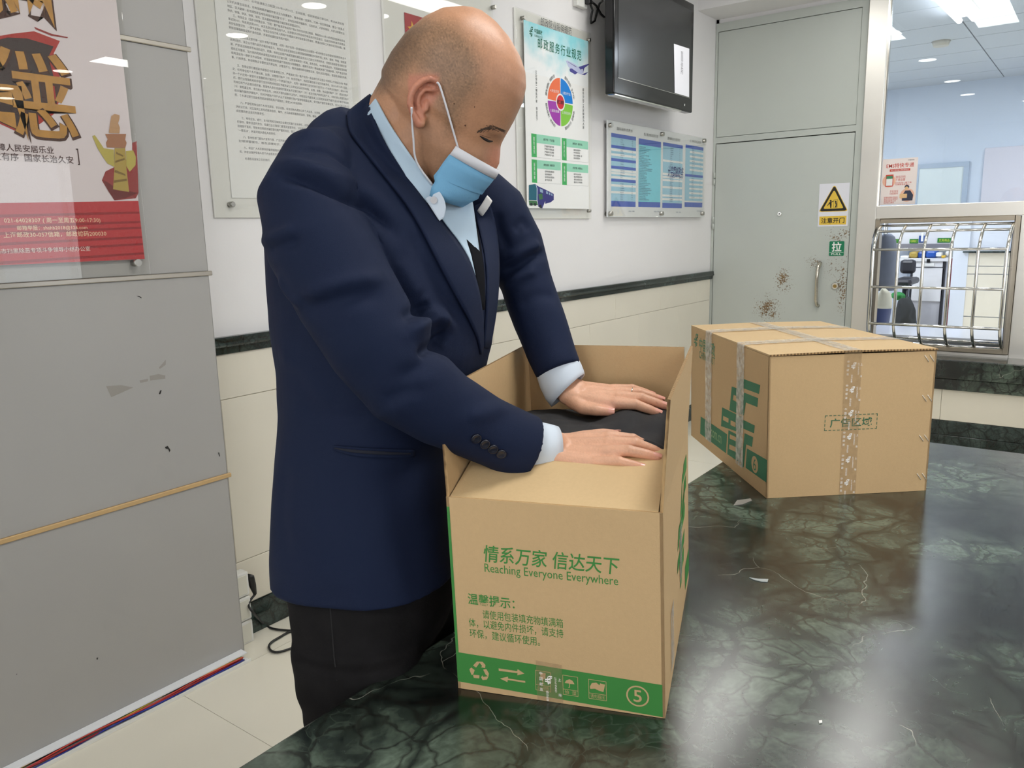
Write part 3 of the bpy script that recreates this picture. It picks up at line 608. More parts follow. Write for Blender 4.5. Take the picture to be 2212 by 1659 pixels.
E2.text(r_, '微信扫码\n下单自寄', w_*0.40, h_*0.51, w_*0.68, h_*0.63); E2.text(r_, 'EMS在线一键下单\n优惠寄递更省心', w_*0.40, h_*0.42, w_*0.86, h_*0.49)
E2.text(r_, '手机淘宝\n扫码寄件', w_*0.26, h_*0.22, w_*0.50, h_*0.32); E2.text(r_, '快速处理各类物品\n满足您的全部需求\n享寄送服务让您\n安享省心服务', w_*0.10, h_*0.03, w_*0.50, h_*0.18)
E2.rect(r_, w_*0.22, h_*0.725, w_*0.80, h_*0.775)
E2.rect(r_, w_*0.12, h_*0.40, w_*0.34, h_*0.66); tag(r_.build('printed_red', M_lr, lf), kind='stuff')
r_ = MB(); E2.text(r_, '省心寄快递 更快更安全', w_*0.26, h_*0.735, w_*0.76, h_*0.765, h=0.0009); E2.rect(r_, w_*0.14, h_*0.42, w_*0.32, h_*0.60, 0.0009); tag(r_.build('printed_white', M_paper, lf), kind='stuff')
r_ = MB(); E2.ring(r_, w_*0.22, h_*0.52, 0, w_*0.19, h=0.0003); E2.ring(r_, w_*0.76, h_*0.20, 0, w_*0.20, h=0.0003); tag(r_.build('printed_peach', M_lp, lf), kind='stuff')
r_ = MB(); E2.poly(r_, [(w_*0.62, h_*0.08), (w_*0.92, h_*0.08), (w_*0.93, h_*0.20), (w_*0.84, h_*0.30), (w_*0.70, h_*0.30), (w_*0.63, h_*0.20)], 0.0008); E2.ring(r_, w_*0.74, h_*0.375, 0, w_*0.065, h=0.0006); E2.text(r_, '中国邮政', w_*0.72, h_*0.94, w_*0.90, h_*0.965); tag(r_.build('printed_navy', M_ln, lf), kind='stuff')
r_ = MB(); E2.ring(r_, w_*0.735, h_*0.35, 0, w_*0.05, h=0.0010); E2.rect(r_, w_*0.55, h_*0.14, w_*0.76, h_*0.23, 0.0012); tag(r_.build('printed_skin', mat('leaflet_tan', (232, 190, 140), 0.6), lf), kind='stuff')
r_ = MB(); E2.rect(r_, w_*0.14, h_*0.57, w_*0.32, h_*0.63, 0.0011); r_.build('printed_green', mat('leaflet_green', (70, 140, 100), 0.6), lf)
# ================================================================== notices, posters and the screen on the poster wall
M_ink = mat('black_ink', (66, 66, 68), 0.7); M_ink2 = mat('dark_brown_ink', (74, 44, 40), 0.7)
M_screw = mat('standoff_steel', (176, 174, 168), 0.3, 1.0)
M_back = mat('frosted_backing', (230, 229, 224), 0.35)
def board(name, x0_, z0_, x1_, z1_, screws, label, cat, y=WY, backing=M_back, th=0.014):
    e = empty(name, ((x0_+x1_)/2, y, z0_), label, cat)
    MB().box((x0_, y-0.007, z0_), (x1_, y-0.001, z1_)).build('backing_sheet', backing, e, bevel=0.001, seg=1)
    MB().box((x0_, y-th-0.004, z0_), (x1_, y-th, z1_)).build('acrylic_sheet', M_acr, e, bevel=0.0008, seg=1)
    for (sx, sz) in screws:
        MB().cyl((sx, y-th-0.012, sz), (sx, y-0.007, sz), 0.0095, 20).cyl((sx, y-th-0.014, sz), (sx, y-th-0.012, sz), 0.007, 20, 0.009).build('standoff_screw', M_screw, e)
    return e
def Z4(x, y): return (1100+x/3.385, y/3.385)
def Z2(x, y): return (400+x/3.456, y/3.456)
def Z1(x, y): return (x/2.592, y/2.592)

# ---- long text notice nearest the pier
nb = board('notice_board', 1.545, 1.466, 2.213, 2.62, [(ony(*Z2(322, 1528), WY).x, ony(*Z2(322, 1528), WY).z)], 'printed text notice behind clear acrylic, beside the grey pier', 'notice')
F1 = Face((0, WY-0.010, 0), (1, 0, 0), (0, 0, 1))
MB().box((1.614, WY-0.0098, 1.531), (2.176, WY-0.0088, 2.57)).build('paper', M_paper, nb)
lines = [(-30, 0, '事诈骗犯罪活动的，必须自通告之日起至2016年10月31日，主动投案、如实供述自己罪行的，依法从宽处理'), (15, 0, '公安机关要主动出击，将电信网络诈骗案件依法立为刑事案件，集中侦破一批案件、打掉一批犯罪团伙、整治一批重点'), (50, 0, '地区，坚决拔掉一批地域性职业电信网络诈骗犯罪“钉子”。对电信网络诈骗案件，公安机关、人民检察院、人民法院要依法'), (82, 2, '快侦、快捕、快诉、快审、快判，坚决遏制电信网络诈骗犯罪发展蔓延势头。'),
 (113, 1, '三、电信企业（含移动转售企业，下同）要严格落实电话用户真实身份信息登记制度，确保到2016年10月底前全部电话实名'), (144, 0, '率达到96%，年底前达到100%。未实名登记的单位和个人，应按要求对所持有的电话进行实名登记，在规定时间内未完成真实'), (175, 0, '身份信息登记的，一律予以停机。电信企业在为新入网用户办理真实身份信息登记手续时，要通过采取二代身份证识别设备、联'), (207, 2, '网核验等措施验证用户身份信息，并现场拍摄和留存用户照片。'),
 (262, 1, '四、电信企业立即开展一证多卡用户的清理，对同一用户在同一家基础电信企业或同一移动转售企业办理有效使用的电话卡'), (295, 0, '达到5张的，该企业不得为其开办新的电话卡。电信企业和互联网企业要采取措施阻断改号软件网上发布、搜索、传播、销售渠'), (328, 0, '道，严禁违法网络改号电话的运行、经营。电信企业要严格规范国际通信业务出入口局主叫号码传送，全面实施语音专线规范清'), (361, 0, '理和主叫鉴权，加大网内和网间虚假主叫发现与拦截力度，立即清理规范一号通、商务总机、400等电话业务，对违规经营的网'), (393, 0, '络电话业务一律依法予以取缔，对违规经营的各级代理商责令限期整改，逾期不改的一律由相关部门吊销执照，并严肃追究民'), (425, 0, '事、行政责任。移动转售企业要依法开展业务，对整治不力、屡次违规的移动转售企业，将依法坚决查处，直至取消相应资质。'),
 (480, 1, '五、各商业银行要抓紧完成借记卡存量清理工作，严格落实“同一客户在同一商业银行开立借记卡原则上不得超过4张”等规'), (512, 0, '定。任何单位和个人不得出租、出借、出售银行账户（卡）和支付账户，构成犯罪的依法追究刑事责任。自2016年12月1日起，'), (544, 0, '同一个人在同一家银行业金融机构只能开立一个Ⅰ类银行账户，在同一家非银行支付机构只能开立一个Ⅲ类支付账户。自2017年'), (575, 0, '起，银行业金融机构和非银行支付机构对经设区市级及以上公安机关认定的出租、出借、出售、购买银行账户（卡）或支付账户'), (607, 0, '的单位和个人及相关组织者，假冒他人身份或虚构代理关系开立银行账户（卡）或支付账户的单位和个人，5年内停止其银行账户'), (639, 0, '（卡）非柜面业务、支付账户所有业务，3年内不得为其新开立账户。对经设区市级及以上公安机关认定为被不法分子用于电信网'), (671, 0, '络诈骗作案的涉案账户，将对涉案账户开户人名下其他银行账户暂停非柜面业务，支付账户暂停全部业务。自2016年12月1日'), (703, 2, '起，个人通过银行自助柜员机向非同名账户转账的，资金24小时后到账。'),
 (758, 1, '六、严禁任何单位和个人非法获取、非法出售、非法向他人提供公民个人信息。对泄露、买卖个人信息的违法犯罪行为，坚'), (790, 0, '决依法打击。对互联网上发布的贩卖信息、软件、木马病毒等要及时监控、封堵、删除，对相关网站和网络账号要依法关停，构'), (822, 2, '成犯罪的依法追究刑事责任。'),
 (872, 1, '七、电信企业、银行、支付机构和互联网企业要切实履行主体责任，对责任落实不到位导致被不法分子用于实施电信网络诈骗'), (903, 0, '犯罪的，要依法追究责任。各级行业主管部门要落实监管责任，对监管不到位的，要严肃问责。对因重视不够，防范、打击、整'), (935, 0, '治措施不落实，导致电信网络诈骗犯罪问题严重的地区、部门、国有电信企业、银行和支付机构，坚决依法实行社会治安综合治理'), (967, 2, '“一票否决”，并追究相关责任人的责任。'),
 (1015, 1, '八、各地各部门要加大宣传力度，广泛开展宣传报道，形成强大舆论声势。要运用多种媒体渠道，及时向公众发布电信网络'), (1047, 0, '犯罪预警提示，普及法律知识，提高公众对各类电信网络诈骗的鉴别能力和安全防范意识。'),
 (1095, 1, '九、欢迎广大人民群众积极举报相关违法犯罪线索，对在捣毁特大犯罪窝点、打掉特大犯罪团伙中发挥重要作用的，予以重'), (1127, 2, '奖，并依法保护举报人的个人信息及安全。'), (1177, 2, '本通告自发布之日起施行。')]
t = MB(); xl_, xr_ = F1.uv(*Z2(322, 140))[0], F1.uv(*Z2(1190, 280))[0]; cw = (xr_-xl_)/54.0
for (yy, md, s_) in lines:
    z = F1.uv(*Z2(345, yy))[1]; hgt = cw*0.92; u = xl_+(2*cw if md == 1 or s_.startswith('本通告') else 0)
    V, _f = glyphs(s_, 1); ext = max(a for a, b in V)-min(a for a, b in V)
    if md == 2: F1.text(t, s_, u, z-hgt/2, None, z+hgt/2, h=0.0003, res=1)
    else: F1.text(t, s_, u, z-hgt/2, xr_, z+hgt/2, h=0.0003, res=1)
t.build('printed_text', mat('grey_print', (132, 132, 134), 0.7), nb)

# ---- second board, mostly hidden by the man: a red flag picture shows
n2 = board('picture_board', 2.36, 1.46, 3.055, 2.62, [(ony(800+830/3.19, 55/3.19, WY).x, ony(800+830/3.19, 55/3.19, WY).z)], 'clear acrylic board with a red flag picture, behind the man', 'notice board')
F2 = Face((0, WY-0.010, 0), (1, 0, 0), (0, 0, 1))
a = F2.uv(800+235/3.19, 85/3.19)
MB().box((a[0], WY-0.0098, 1.60), (2.98, WY-0.0088, a[1])).build('picture_sheet', mat('flag_red', (172, 40, 48), 0.5, noise_amt=0.35, noise_scale=6), n2)
t = MB()
def star(F_, mb, u, v, r_, rot=0.0, h=0.0005):
    pts = []
    for k in range(10):
        q = r_ if k % 2 == 0 else r_*0.4; an = math.radians(90+36*k)+rot; pts.append((u+q*math.cos(an), v+q*math.sin(an)))
    for k in range(10): F_.poly(mb, [(u, v), pts[k], pts[(k+1) % 10]], h)
star(F2, t, a[0]+0.045, a[1]-0.055, 0.032, 0.2); t.build('gold_star', mat('flag_gold', (232, 178, 60), 0.5), n2)
t = MB()
for (u, v) in ((0.09, 0.02), (0.115, 0.045), (0.115, 0.08), (0.09, 0.105)): star(F2, t, a[0]+u, a[1]-v, 0.011, 0.4)
t.build('small_stars', MATS['flag_gold'], n2)
t = MB(); v0_ = F2.uv(1055, 470)[1]; u0_ = 2.70
for k in range(4): F2.poly(t, [(u0_+0.03*k, 1.62), (u0_+0.07+0.06*k, 1.62), (2.97, 1.78+0.03*k), (2.93, 1.80+0.03*k)], 0.0006+0.0001*k)
t.build('printed_drape', mat('drape_dark', (120, 60, 60), 0.6), n2)

# ---- service standard poster
X0, X1, Zb, Zt = 3.233, 3.92, 1.460, 2.438
b3 = board('service_poster', X0, Zb, X1, Zt, [(ony(*Z4(*q), WY-0.02).x, ony(*Z4(*q), WY-0.02).z) for q in ((105, 130), (585, 293), (132, 1530), (588, 1541))], 'tall service poster with a four-colour wheel chart', 'poster')
F3 = Face((0, WY-0.021, 0), (1, 0, 0), (0, 0, 1))
def U3(x, y): return F3.uv(*Z4(x, y))
px0, px1, pz0, pz1 = 3.288, 3.882, 1.512, 2.390
MB().box((px0, WY-0.0215, pz0), (px1, WY-0.0195, pz1)).build('poster_sheet', M_paper, b3)
t = MB(); t.add([F3.P(px0, pz1-0.235, 0.0008), F3.P(px1, pz1-0.235, 0.0008), F3.P(px1, pz1, 0.0008), F3.P(px0, pz1, 0.0008)], [(0, 1, 2, 3)])
ms = bpy.data.materials.new('printed_sky'); ms.use_nodes = True; nt, b = nodes_of(ms); N = nt.nodes.new; L = nt.links.new
tc = N('ShaderNodeTexCoord'); n_ = N('ShaderNodeTexNoise'); n_.inputs['Scale'].default_value = 9; n_.inputs['Detail'].default_value = 5; L(tc.outputs['Object'], n_.inputs['Vector'])
sx_ = N('ShaderNodeSeparateXYZ'); L(tc.outputs['Object'], sx_.inputs[0]); mr = N('ShaderNodeMapRange'); mr.inputs['From Min'].default_value = pz1-0.235-Zb; mr.inputs['From Max'].default_value = pz1-Zb; mr.inputs['To Min'].default_value = 0.45; mr.inputs['To Max'].default_value = -0.15; L(sx_.outputs['Z'], mr.inputs['Value'])
ad = N('ShaderNodeMath'); L(n_.outputs['Fac'], ad.inputs[0]); L(mr.outputs[0], ad.inputs[1]); rp = N('ShaderNodeValToRGB'); rp.color_ramp.elements[0].position = 0.35; rp.color_ramp.elements[0].color = srgb(140, 212, 222); rp.color_ramp.elements[1].position = 0.85; rp.color_ramp.elements[1].color = srgb(238, 240, 240); L(ad.outputs[0], rp.inputs[0]); L(rp.outputs[0], b.inputs['Base Color'])
t.build('printed_sky', ms, b3)
M_tg = mat('print_deep_green', (14, 108, 84), 0.6); M_gr = mat('print_green', (64, 172, 92), 0.6); M_mint = mat('print_mint', (150, 212, 184), 0.6); M_k = mat('print_black', (30, 34, 36), 0.6)
def txt3(mb, s_, xa, ya, xb, yb, **k):
    a, b = U3(xa, ya), U3(xb, yb); F3.text(mb, s_, a[0], a[1], b[0], b[1] if b[1] > a[1]+0.004 else None, h=0.0014, **k)
# title on the board behind the sheet's top edge
t = MB(); a, b = F3.uv(*Z4(235, 195)), F3.uv(*Z4(460, 250)); FB = Face((0, WY-0.0185, 0), (1, 0, 0), (0, 0, 1)); FB.text(t, '邮政营业服务规范', a[0], 2.388, b[0], 2.432, h=0); t.build('board_title', mat('print_grey', (96, 98, 96), 0.6), b3)
t = MB(); a, b = U3(208, 335), U3(525, 405); F3.text(t, '邮政服务行业规范', a[0], a[1]-0.012, b[0], a[1]+0.040, h=0.0014, spacing=1.35, bold=0.012); t.build('poster_title', M_tg, b3)
# post emblem (traced once, reused on the boxes)
EMB = [[(0.46, 0.86), (0.98, 0.86), (0.93, 1.00), (0.58, 1.00), (0.56, 0.94), (0.44, 0.94), (0.30, 0.62), (0.44, 0.62)], [(0.52, 0.70), (0.95, 0.70), (0.90, 0.82), (0.66, 0.82), (0.60, 0.66), (0.58, 0.55), (0.46, 0.55)],
       [(0.10, 0.60), (0.82, 0.60), (0.78, 0.48), (0.05, 0.48)], [(0.02, 0.44), (0.14, 0.44), (0.18, 0.52), (0.06, 0.52)], [(0.05, 0.36), (0.80, 0.36), (0.77, 0.26), (0.02, 0.26)], [(0.28, 0.47), (0.40, 0.47), (0.40, 0.37), (0.28, 0.37)],
       [(0.28, 0.25), (0.76, 0.22), (0.72, 0.11), (0.52, 0.11), (0.50, 0.0), (0.36, 0.0), (0.38, 0.18), (0.28, 0.18)]]
def emblem(F_, mb, u, v, s_, sy=None, h=0.0005, shear=0.0):
    sy = sy or s_
    for pl in EMB:
        pts = [(u+x*s_+shear*y*sy, v+y*sy) for x, y in pl]
        A = sum(pts[i][0]*pts[(i+1) % len(pts)][1]-pts[(i+1) % len(pts)][0]*pts[i][1] for i in range(len(pts)))
        F_.poly(mb, pts if A > 0 else pts[::-1], h)
t = MB(); a = U3(145, 262); emblem(F3, t, a[0], a[1]-0.004, 0.034, 0.05, 0.0014); b = U3(182, 232); F3.text(t, '中国邮政', b[0], b[1]-0.006, b[0]+0.070, b[1]+0.016, h=0.0014, bold=0.02); F3.text(t, 'CHINA POST', b[0], b[1]-0.022, b[0]+0.072, b[1]-0.011, h=0.0014); t.build('post_emblem', M_tg, b3)
# wheel
c = U3(374, 748); R0 = abs(U3(470, 748)[0]-c[0]); sect = [(2, 88, 'wheel_blue', (0, 126, 214), '1.诚信守法'), (92, 178, 'wheel_orange', (236, 112, 66), '4.安全方便'), (182, 268, 'wheel_purple', (158, 52, 168), '3.高效准确'), (272, 358, 'wheel_lime', (128, 196, 60), '2.协同合作')]
R0 = 0.118
wl = MB()
for (a0, a1, nm, cl, tx) in sect:
    t = MB(); F3.ring(t, c[0], c[1], R0*0.36, R0, a0, a1, 0.0012, 24); t.build('wheel_sector', mat(nm, cl, 0.6), b3)
    am = math.radians((a0+a1)/2); u, v = c[0]+R0*0.66*math.cos(am), c[1]+R0*0.58*math.sin(am); F3.text(wl, tx, u-0.040, v-0.007, u+0.040, v+0.008, h=0.0016)
wl.build('sector_lettering', M_paper, b3)
t = MB(); F3.ring(t, c[0], c[1], 0, R0*0.29, h=0.0012); t.build('wheel_hub', mat('wheel_red', (206, 32, 44), 0.6), b3)
t = MB(); F3.text(t, '服务规范', c[0]-0.032, c[1]-0.010, c[0]+0.032, c[1]+0.010, h=0.0016, bold=0.02)
def arc_text(s_, mid, rad, sz, flip):
    n = len(s_)
    for i, ch_ in enumerate(s_):
        da = (sz*1.05/rad)*(i-(n-1)/2.0); an = math.radians(mid)+(da if flip else -da); rot = an+math.pi/2 if flip else an-math.pi/2
        V, _ = glyphs(ch_, 1)
        if not V: continue
        u, v = c[0]+rad*math.cos(an), c[1]+rad*math.sin(an); cr, sr = math.cos(rot), math.sin(rot)
        F3.text(t, ch_, u-(sz/2)*cr+(sz/2)*sr*(1 if not flip else 1), v-(sz/2)*sr-(sz/2)*cr, u1=None, v1=v-(sz/2)*sr-(sz/2)*cr+sz, h=0.0014, res=1, rot=rot)
arc_text('服务保障(保障线)', 140, R0+0.016, 0.016, False); arc_text('服务诚信(生产线)', 40, R0+0.016, 0.016, False)
arc_text('服务效率(效率线)', 220, R0+0.016, 0.016, True); arc_text('服务执行(监督线)', 320, R0+0.016, 0.016, True)
def column(s_, x, ya, yb):
    u, va = U3(x, ya); _, vb = U3(x, yb); st_ = (va-vb)/len(s_)
    for i, ch_ in enumerate(s_):
        if ch_ != ' ': F3.text(t, ch_, u-0.0075, va-(i+1)*st_+st_*0.08, u+0.0075, va-i*st_-st_*0.08, h=0.0014, res=1)
column('企业使命：情系万家 信达天下', 195, 512, 885); column('服务宗旨：人民邮政为人民', 540, 645, 945)
# four small tables
for (xa, ya, hd, rows) in ((160, 975, '诚实守信 · 守法经营', ('严格遵守国家法规', '严格执行资费标准', '严格落实实名制度', '严格保护用户信息')), (383, 1008, '协同合作 · 服务到位', ('服务态度要统一', '环节衔接紧密', '信息沟通准确一致', '投诉处理及时')), (163, 1165, '高效准确 · 快捷优质', ('业务办理快捷高效', '投递准确及时', '信息查询优质服务', '用户信息反馈')), (385, 1190, '安全方便 · 满意贴心', ('邮件安全有保障', '营业环境整洁有序', '服务设施便民利民', '服务方式多样便利'))):
    u, v = U3(xa, ya); wd, hg = 0.265, 0.112
    g = MB(); F3.rect(g, u, v-hg, u+0.045, v, 0.0010); g.build('table_tab', M_gr, b3); g = MB(); F3.rect(g, u+0.045, v-0.042, u+wd, v, 0.0010); g.build('table_head', M_mint, b3)
    g = MB(); F3.text(g, '\n'.join({'诚': '服务准则', '协': '服务执行', '高': '服务效率', '安': '服务保障'}[hd[0]]), u+0.016, v-hg+0.016, u+0.029, v-0.016, h=0.0014, res=1); g.build('tab_lettering', M_paper, b3)
    F3.text(t, hd, u+0.105, v-0.027, u+0.105+0.1, v-0.015, h=0.0014, res=1)
    for i, s_ in enumerate(rows): F3.text(t, s_, u+0.115, v-0.058-0.014*i, None, v-0.048-0.014*i, h=0.0014, res=1)
    F3.frame(t, u, v-hg, u+wd, v, 0.0006, 0.0009)
t.build('poster_lettering', M_k, b3)
# aeroplane and lorry pictures
def pic(nm, polys, cl, h=0.0012):
    t = MB()
    for pl in polys:
        pts = [U3(*q) for q in pl]; A = sum(pts[i][0]*pts[(i+1) % len(pts)][1]-pts[(i+1) % len(pts)][0]*pts[i][1] for i in range(len(pts))); F3.poly(t, pts if A > 0 else pts[::-1], h)
    t.build(nm, mat('pic_%d_%d_%d' % cl, cl, 0.6), b3)
pic('plane_fuselage', [[(412, 445), (425, 442), (480, 470), (530, 512), (545, 530), (525, 545), (470, 525), (430, 485)]], (190, 196, 226))
pic('plane_wing', [[(505, 490), (580, 466), (582, 472), (545, 500), (520, 510)], [(440, 505), (455, 500), (500, 532), (480, 545), (442, 522)], [(535, 500), (548, 498), (540, 530)], [(525, 545), (578, 525), (552, 550)]], (78, 76, 148), 0.0013)
pic('lorry_box', [[(142, 1352), (190, 1346), (202, 1375), (200, 1465), (142, 1462)]], (24, 96, 116)); pic('lorry_cab', [[(190, 1346), (210, 1362), (262, 1386), (262, 1470), (240, 1525), (212, 1512), (205, 1466), (202, 1375)], [(262, 1386), (300, 1405), (324, 1418), (324, 1462), (300, 1480), (262, 1490)]], (50, 48, 120)); pic('lorry_stripe', [[(212, 1420), (240, 1415), (245, 1455), (218, 1462)], [(142, 1466), (200, 1470), (208, 1500), (146, 1502)]], (60, 110, 70), 0.0014)
pic('lorry_glass', [[(222, 1378), (244, 1388), (246, 1412), (224, 1404)], [(268, 1396), (280, 1402), (281, 1420), (269, 1416)], [(288, 1406), (298, 1411), (299, 1428), (289, 1424)], [(305, 1414), (314, 1418), (315, 1434), (306, 1430)]], (150, 176, 200), 0.0015)
pic('lorry_wheel', [[(150, 1485), (166, 1484), (170, 1502), (154, 1504)], [(178, 1486), (192, 1486), (196, 1504), (182, 1504)], [(216, 1500), (232, 1496), (238, 1522), (222, 1520)]], (28, 28, 40), 0.0016)
pic('plane_windows', [[(425, 452), (430, 453), (490, 488), (488, 492)]], (60, 66, 120), 0.0015)
pic('lorry_edge', [[(190, 1346), (194, 1346), (205, 1378), (204, 1468), (199, 1468), (200, 1378)]], (200, 214, 226), 0.0015)

# ---- price list panel
PX0, PX1, PZ0, PZ1 = 4.08, 5.456, 1.468, 2.007
b4 = empty('price_panel', ((PX0+PX1)/2, WY, PZ0), 'wide clear panel with four blue price lists under the screen', 'price list')
MB().box((PX0, WY-0.024, PZ0), (PX1, WY-0.019, PZ1)).build('backing_sheet', mat('white_acrylic', (232, 234, 236), 0.25), b4, bevel=0.001, seg=1)
MB().box((PX0, WY-0.034, PZ0), (PX1, WY-0.030, PZ1)).build('acrylic_sheet', M_acr, b4, bevel=0.0008, seg=1)
for q in ((742, 915), (1120, 980), (1426, 1030), (742, 1562), (1114, 1560), (1413, 1560)):
    p = ony(*Z4(*q), WY-0.034); MB().cyl((p.x, WY-0.045, p.z), (p.x, WY-0.001, p.z), 0.013, 20).build('standoff_screw', M_screw, b4)
F4 = Face((0, WY-0.0242, 0), (1, 0, 0), (0, 0, 1))
M_lb = mat('list_light_blue', (160, 206, 228), 0.6); M_cy = mat('list_cyan', (128, 214, 232), 0.6); M_bl = mat('list_blue', (66, 96, 190), 0.6)
def U4(x, y): return F4.uv(*Z4(x, y))
g_blue, g_light, g_cyan, g_ink, g_head = MB(), MB(), MB(), MB(), MB()
rs = random.Random(3)
def tabl(x0_, x1_, yts, headbars, cyan=False):
    pass
cols = [(745, 925, 988, 1015, 1478, 1512), (945, 1107, 1018, 1060, 1478, 1515), (1122, 1266, 1050, 1080, 1485, 1522), (1286, 1416, 1070, 1090, 1470, 1515)]
heads = ['国际函件资费表', '禁止寄递物品指导目录', '国内邮政业务主要资费表', '台湾、香港和澳门地区函件资费表']
for ci, (xa, xb, ya, yb_, yc, yd) in enumerate(cols):
    u0_, u1_ = U4(xa, 1250)[0], U4(xb, 1250)[0]; vt, vh, vb, vf = U4((xa+xb)/2, (ya+yb_)/2)[1]+0.012, U4((xa+xb)/2, yb_)[1], U4((xa+xb)/2, yc)[1], U4((xa+xb)/2, yd)[1]
    W_ = u1_-u0_
    F4.text(g_head, heads[ci], u0_+W_*0.22, vt+0.020, u0_+W_*0.86, vt+0.038, h=0.0008, res=1)
    F4.rect(g_blue, u0_, vf, u1_, vf+0.032, 0.0005)
    if ci == 1:
        F4.rect(g_blue, u0_, vt-0.035, u1_, vt, 0.0005); F4.rect(g_cyan, u0_, vb, u1_, vt-0.035, 0.0005)
        y = vt-0.048
        while y > vb+0.012:
            l_ = rs.uniform(0.3, 0.92); s_ = ''.join(rs.choice('邮政寄递物品禁止枪支弹药管制器具爆炸品压缩和液化气体易燃液体毒害放射腐蚀性物质') for _ in range(int(26*l_)))
            F4.text(g_ink, s_, u0_+0.01, y-0.0035, None, y+0.0035, h=0.0009, res=1); y -= 0.0098
    else:
        F4.rect(g_blue, u0_, vt-0.022, u1_, vt, 0.0005); F4.rect(g_light, u0_, vb, u1_, vt-0.022, 0.0004)
        bars = {0: (0.17, 0.36, 0.47, 0.66), 2: (), 3: (0.52,)}[ci]
        for q in bars: v = vt-(vt-vb)*q; F4.rect(g_blue, u0_, v-0.016, u1_, v, 0.0007)
        y = vt-0.030; k = 0
        while y > vb+0.004:
            if (k % 5 in (0, 1)) if ci == 0 else ((k % 4 == 3) if ci == 2 else (k % 2 == 0)): F4.rect(g_head if False else g_cyan, u0_, y-0.0, u0_, y, 0.0006) if False else None
            F4.text(g_ink, ''.join(rs.choice('首重续重每克函件信函明信片印刷品挂号费') for _ in range(rs.randint(4, 8))), u0_+W_*0.36, y-0.003, None, y+0.003, h=0.0009, res=1)
            F4.text(g_ink, '%.2f' % rs.uniform(1, 20), u0_+W_*0.82, y-0.003, None, y+0.003, h=0.0009, res=1)
            k += 1; y -= 0.0125
    F4.text(g_ink, '收费单位：中国邮政', u1_-0.09, vf-0.030, None, vf-0.022, h=0.0009, res=1)
wh = MB()
for ci, rowsw in ((0, (0.22, 0.29, 0.52, 0.56, 0.62, 0.74, 0.84)), (2, (0.28, 0.50, 0.55, 0.60, 0.72, 0.86, 0.92)), (3, (0.10, 0.18, 0.26, 0.34, 0.42, 0.60, 0.68, 0.76, 0.84, 0.92))):
    xa, xb, ya, yb_, yc, yd = cols[ci]; u0_, u1_ = U4(xa, 1250)[0], U4(xb, 1250)[0]; vt, vb = U4((xa+xb)/2, (ya+yb_)/2)[1]+0.012, U4((xa+xb)/2, yc)[1]
    for q in rowsw: v = vt-(vt-vb)*q; F4.rect(wh, u0_+(0.24*(u1_-u0_) if ci == 3 else 0), v-0.013, u1_, v, 0.0006)
wh.build('white_rows', mat('list_white', (236, 238, 238), 0.6), b4)
g_blue.build('blue_bars', M_bl, b4); g_light.build('light_blue_tables', M_lb, b4); g_cyan.build('cyan_table', M_cy, b4); g_ink.build('list_lettering', mat('list_ink', (88, 108, 140), 0.7), b4); g_head.build('list_titles', MATS['print_grey'], b4)
t = MB(); a, b = U4(1155, 1285), U4(1268, 1235); F4.text(t, '计完图邮政务', a[0], a[1]-0.01, b[0], b[1]+0.012, h=0.002, bold=0.01, shear=0.2); t.build('pen_note', mat('pen_ink', (36, 60, 130), 0.6), b4)

# ---- flat screen on the wall, switched off
TY = 2.175; a, b = ony(1326, 204, TY), ony(1495.5, 242, TY); tx0, tx1, tz0 = a.x, b.x, (a.z+b.z)/2; tz1 = ony(1496.5, 12, TY).z+0.012
tv = empty('television', ((tx0+tx1)/2, WY, tz0), 'black flat screen television mounted high on the wall', 'television')
MB().box((tx0, TY, tz0), (tx1, TY+0.055, tz1)).build('housing', mat('gloss_black', (20, 20, 21), 0.16), tv, bevel=0.008, seg=3)
bz = 0.045
MB().box((tx0+bz, TY-0.0015, tz0+0.085), (tx1-bz, TY+0.004, tz1-bz)).build('screen', mat('dark_screen', (46, 47, 48), 0.22), tv)
MB().box((tx0+bz, TY-0.002, tz0+0.083), (tx1-bz, TY+0.002, tz0+0.0855)).build('bezel_line', M_chrome, tv)
MB().box((tx0+0.12, TY+0.055, tz0+0.12), (tx1-0.12, TY+0.10, tz1-0.10)).build('rear_cover', M_black, tv, bevel=0.02)
MB().box(((tx0+tx1)/2-0.15, TY+0.09, tz0+0.15), ((tx0+tx1)/2+0.15, WY-0.001, tz1-0.15)).build('wall_bracket', M_black, tv)
MB().box((tx0+0.02, TY+0.004, tz0-0.006), (tx1-0.15, TY+0.05, tz0+0.004)).build('silver_edge', M_chrome, tv, bevel=0.002)
MB().box((tx1-0.12, TY-0.002, tz0+0.03), (tx1-0.115, TY+0.002, tz0+0.042)).build('indicator', M_white, tv)
FT = Face((0, TY-0.003, 0), (1, 0, 0), (0, 0, 1)); cs = [FT.uv(*Z4(*q)) for q in ((1210, 680), (1315, 710), (1316, 356), (1204, 320))]
nt_ = empty('paper_note', tuple(FT.P((cs[0][0]+cs[1][0])/2, cs[0][1])), 'white paper note stuck on the right of the television', 'note')
MB().prism([FT.P(*q) for q in cs], FT.n*0.0006).build('paper', mat('note_paper', (236, 236, 242), 0.6), nt_)
t = MB(); u = cs[0][0]+(cs[1][0]-cs[0][0])*0.45
for i, ch_ in enumerate('暂停使用'):
    _, v = FT.uv(*Z4(1253, 392+i*42)); FT.text(t, ch_, u-0.016, v-0.017, u+0.016, v+0.017, h=0.0008)
t.build('note_lettering', mat('note_ink', (120, 120, 126), 0.6), nt_)
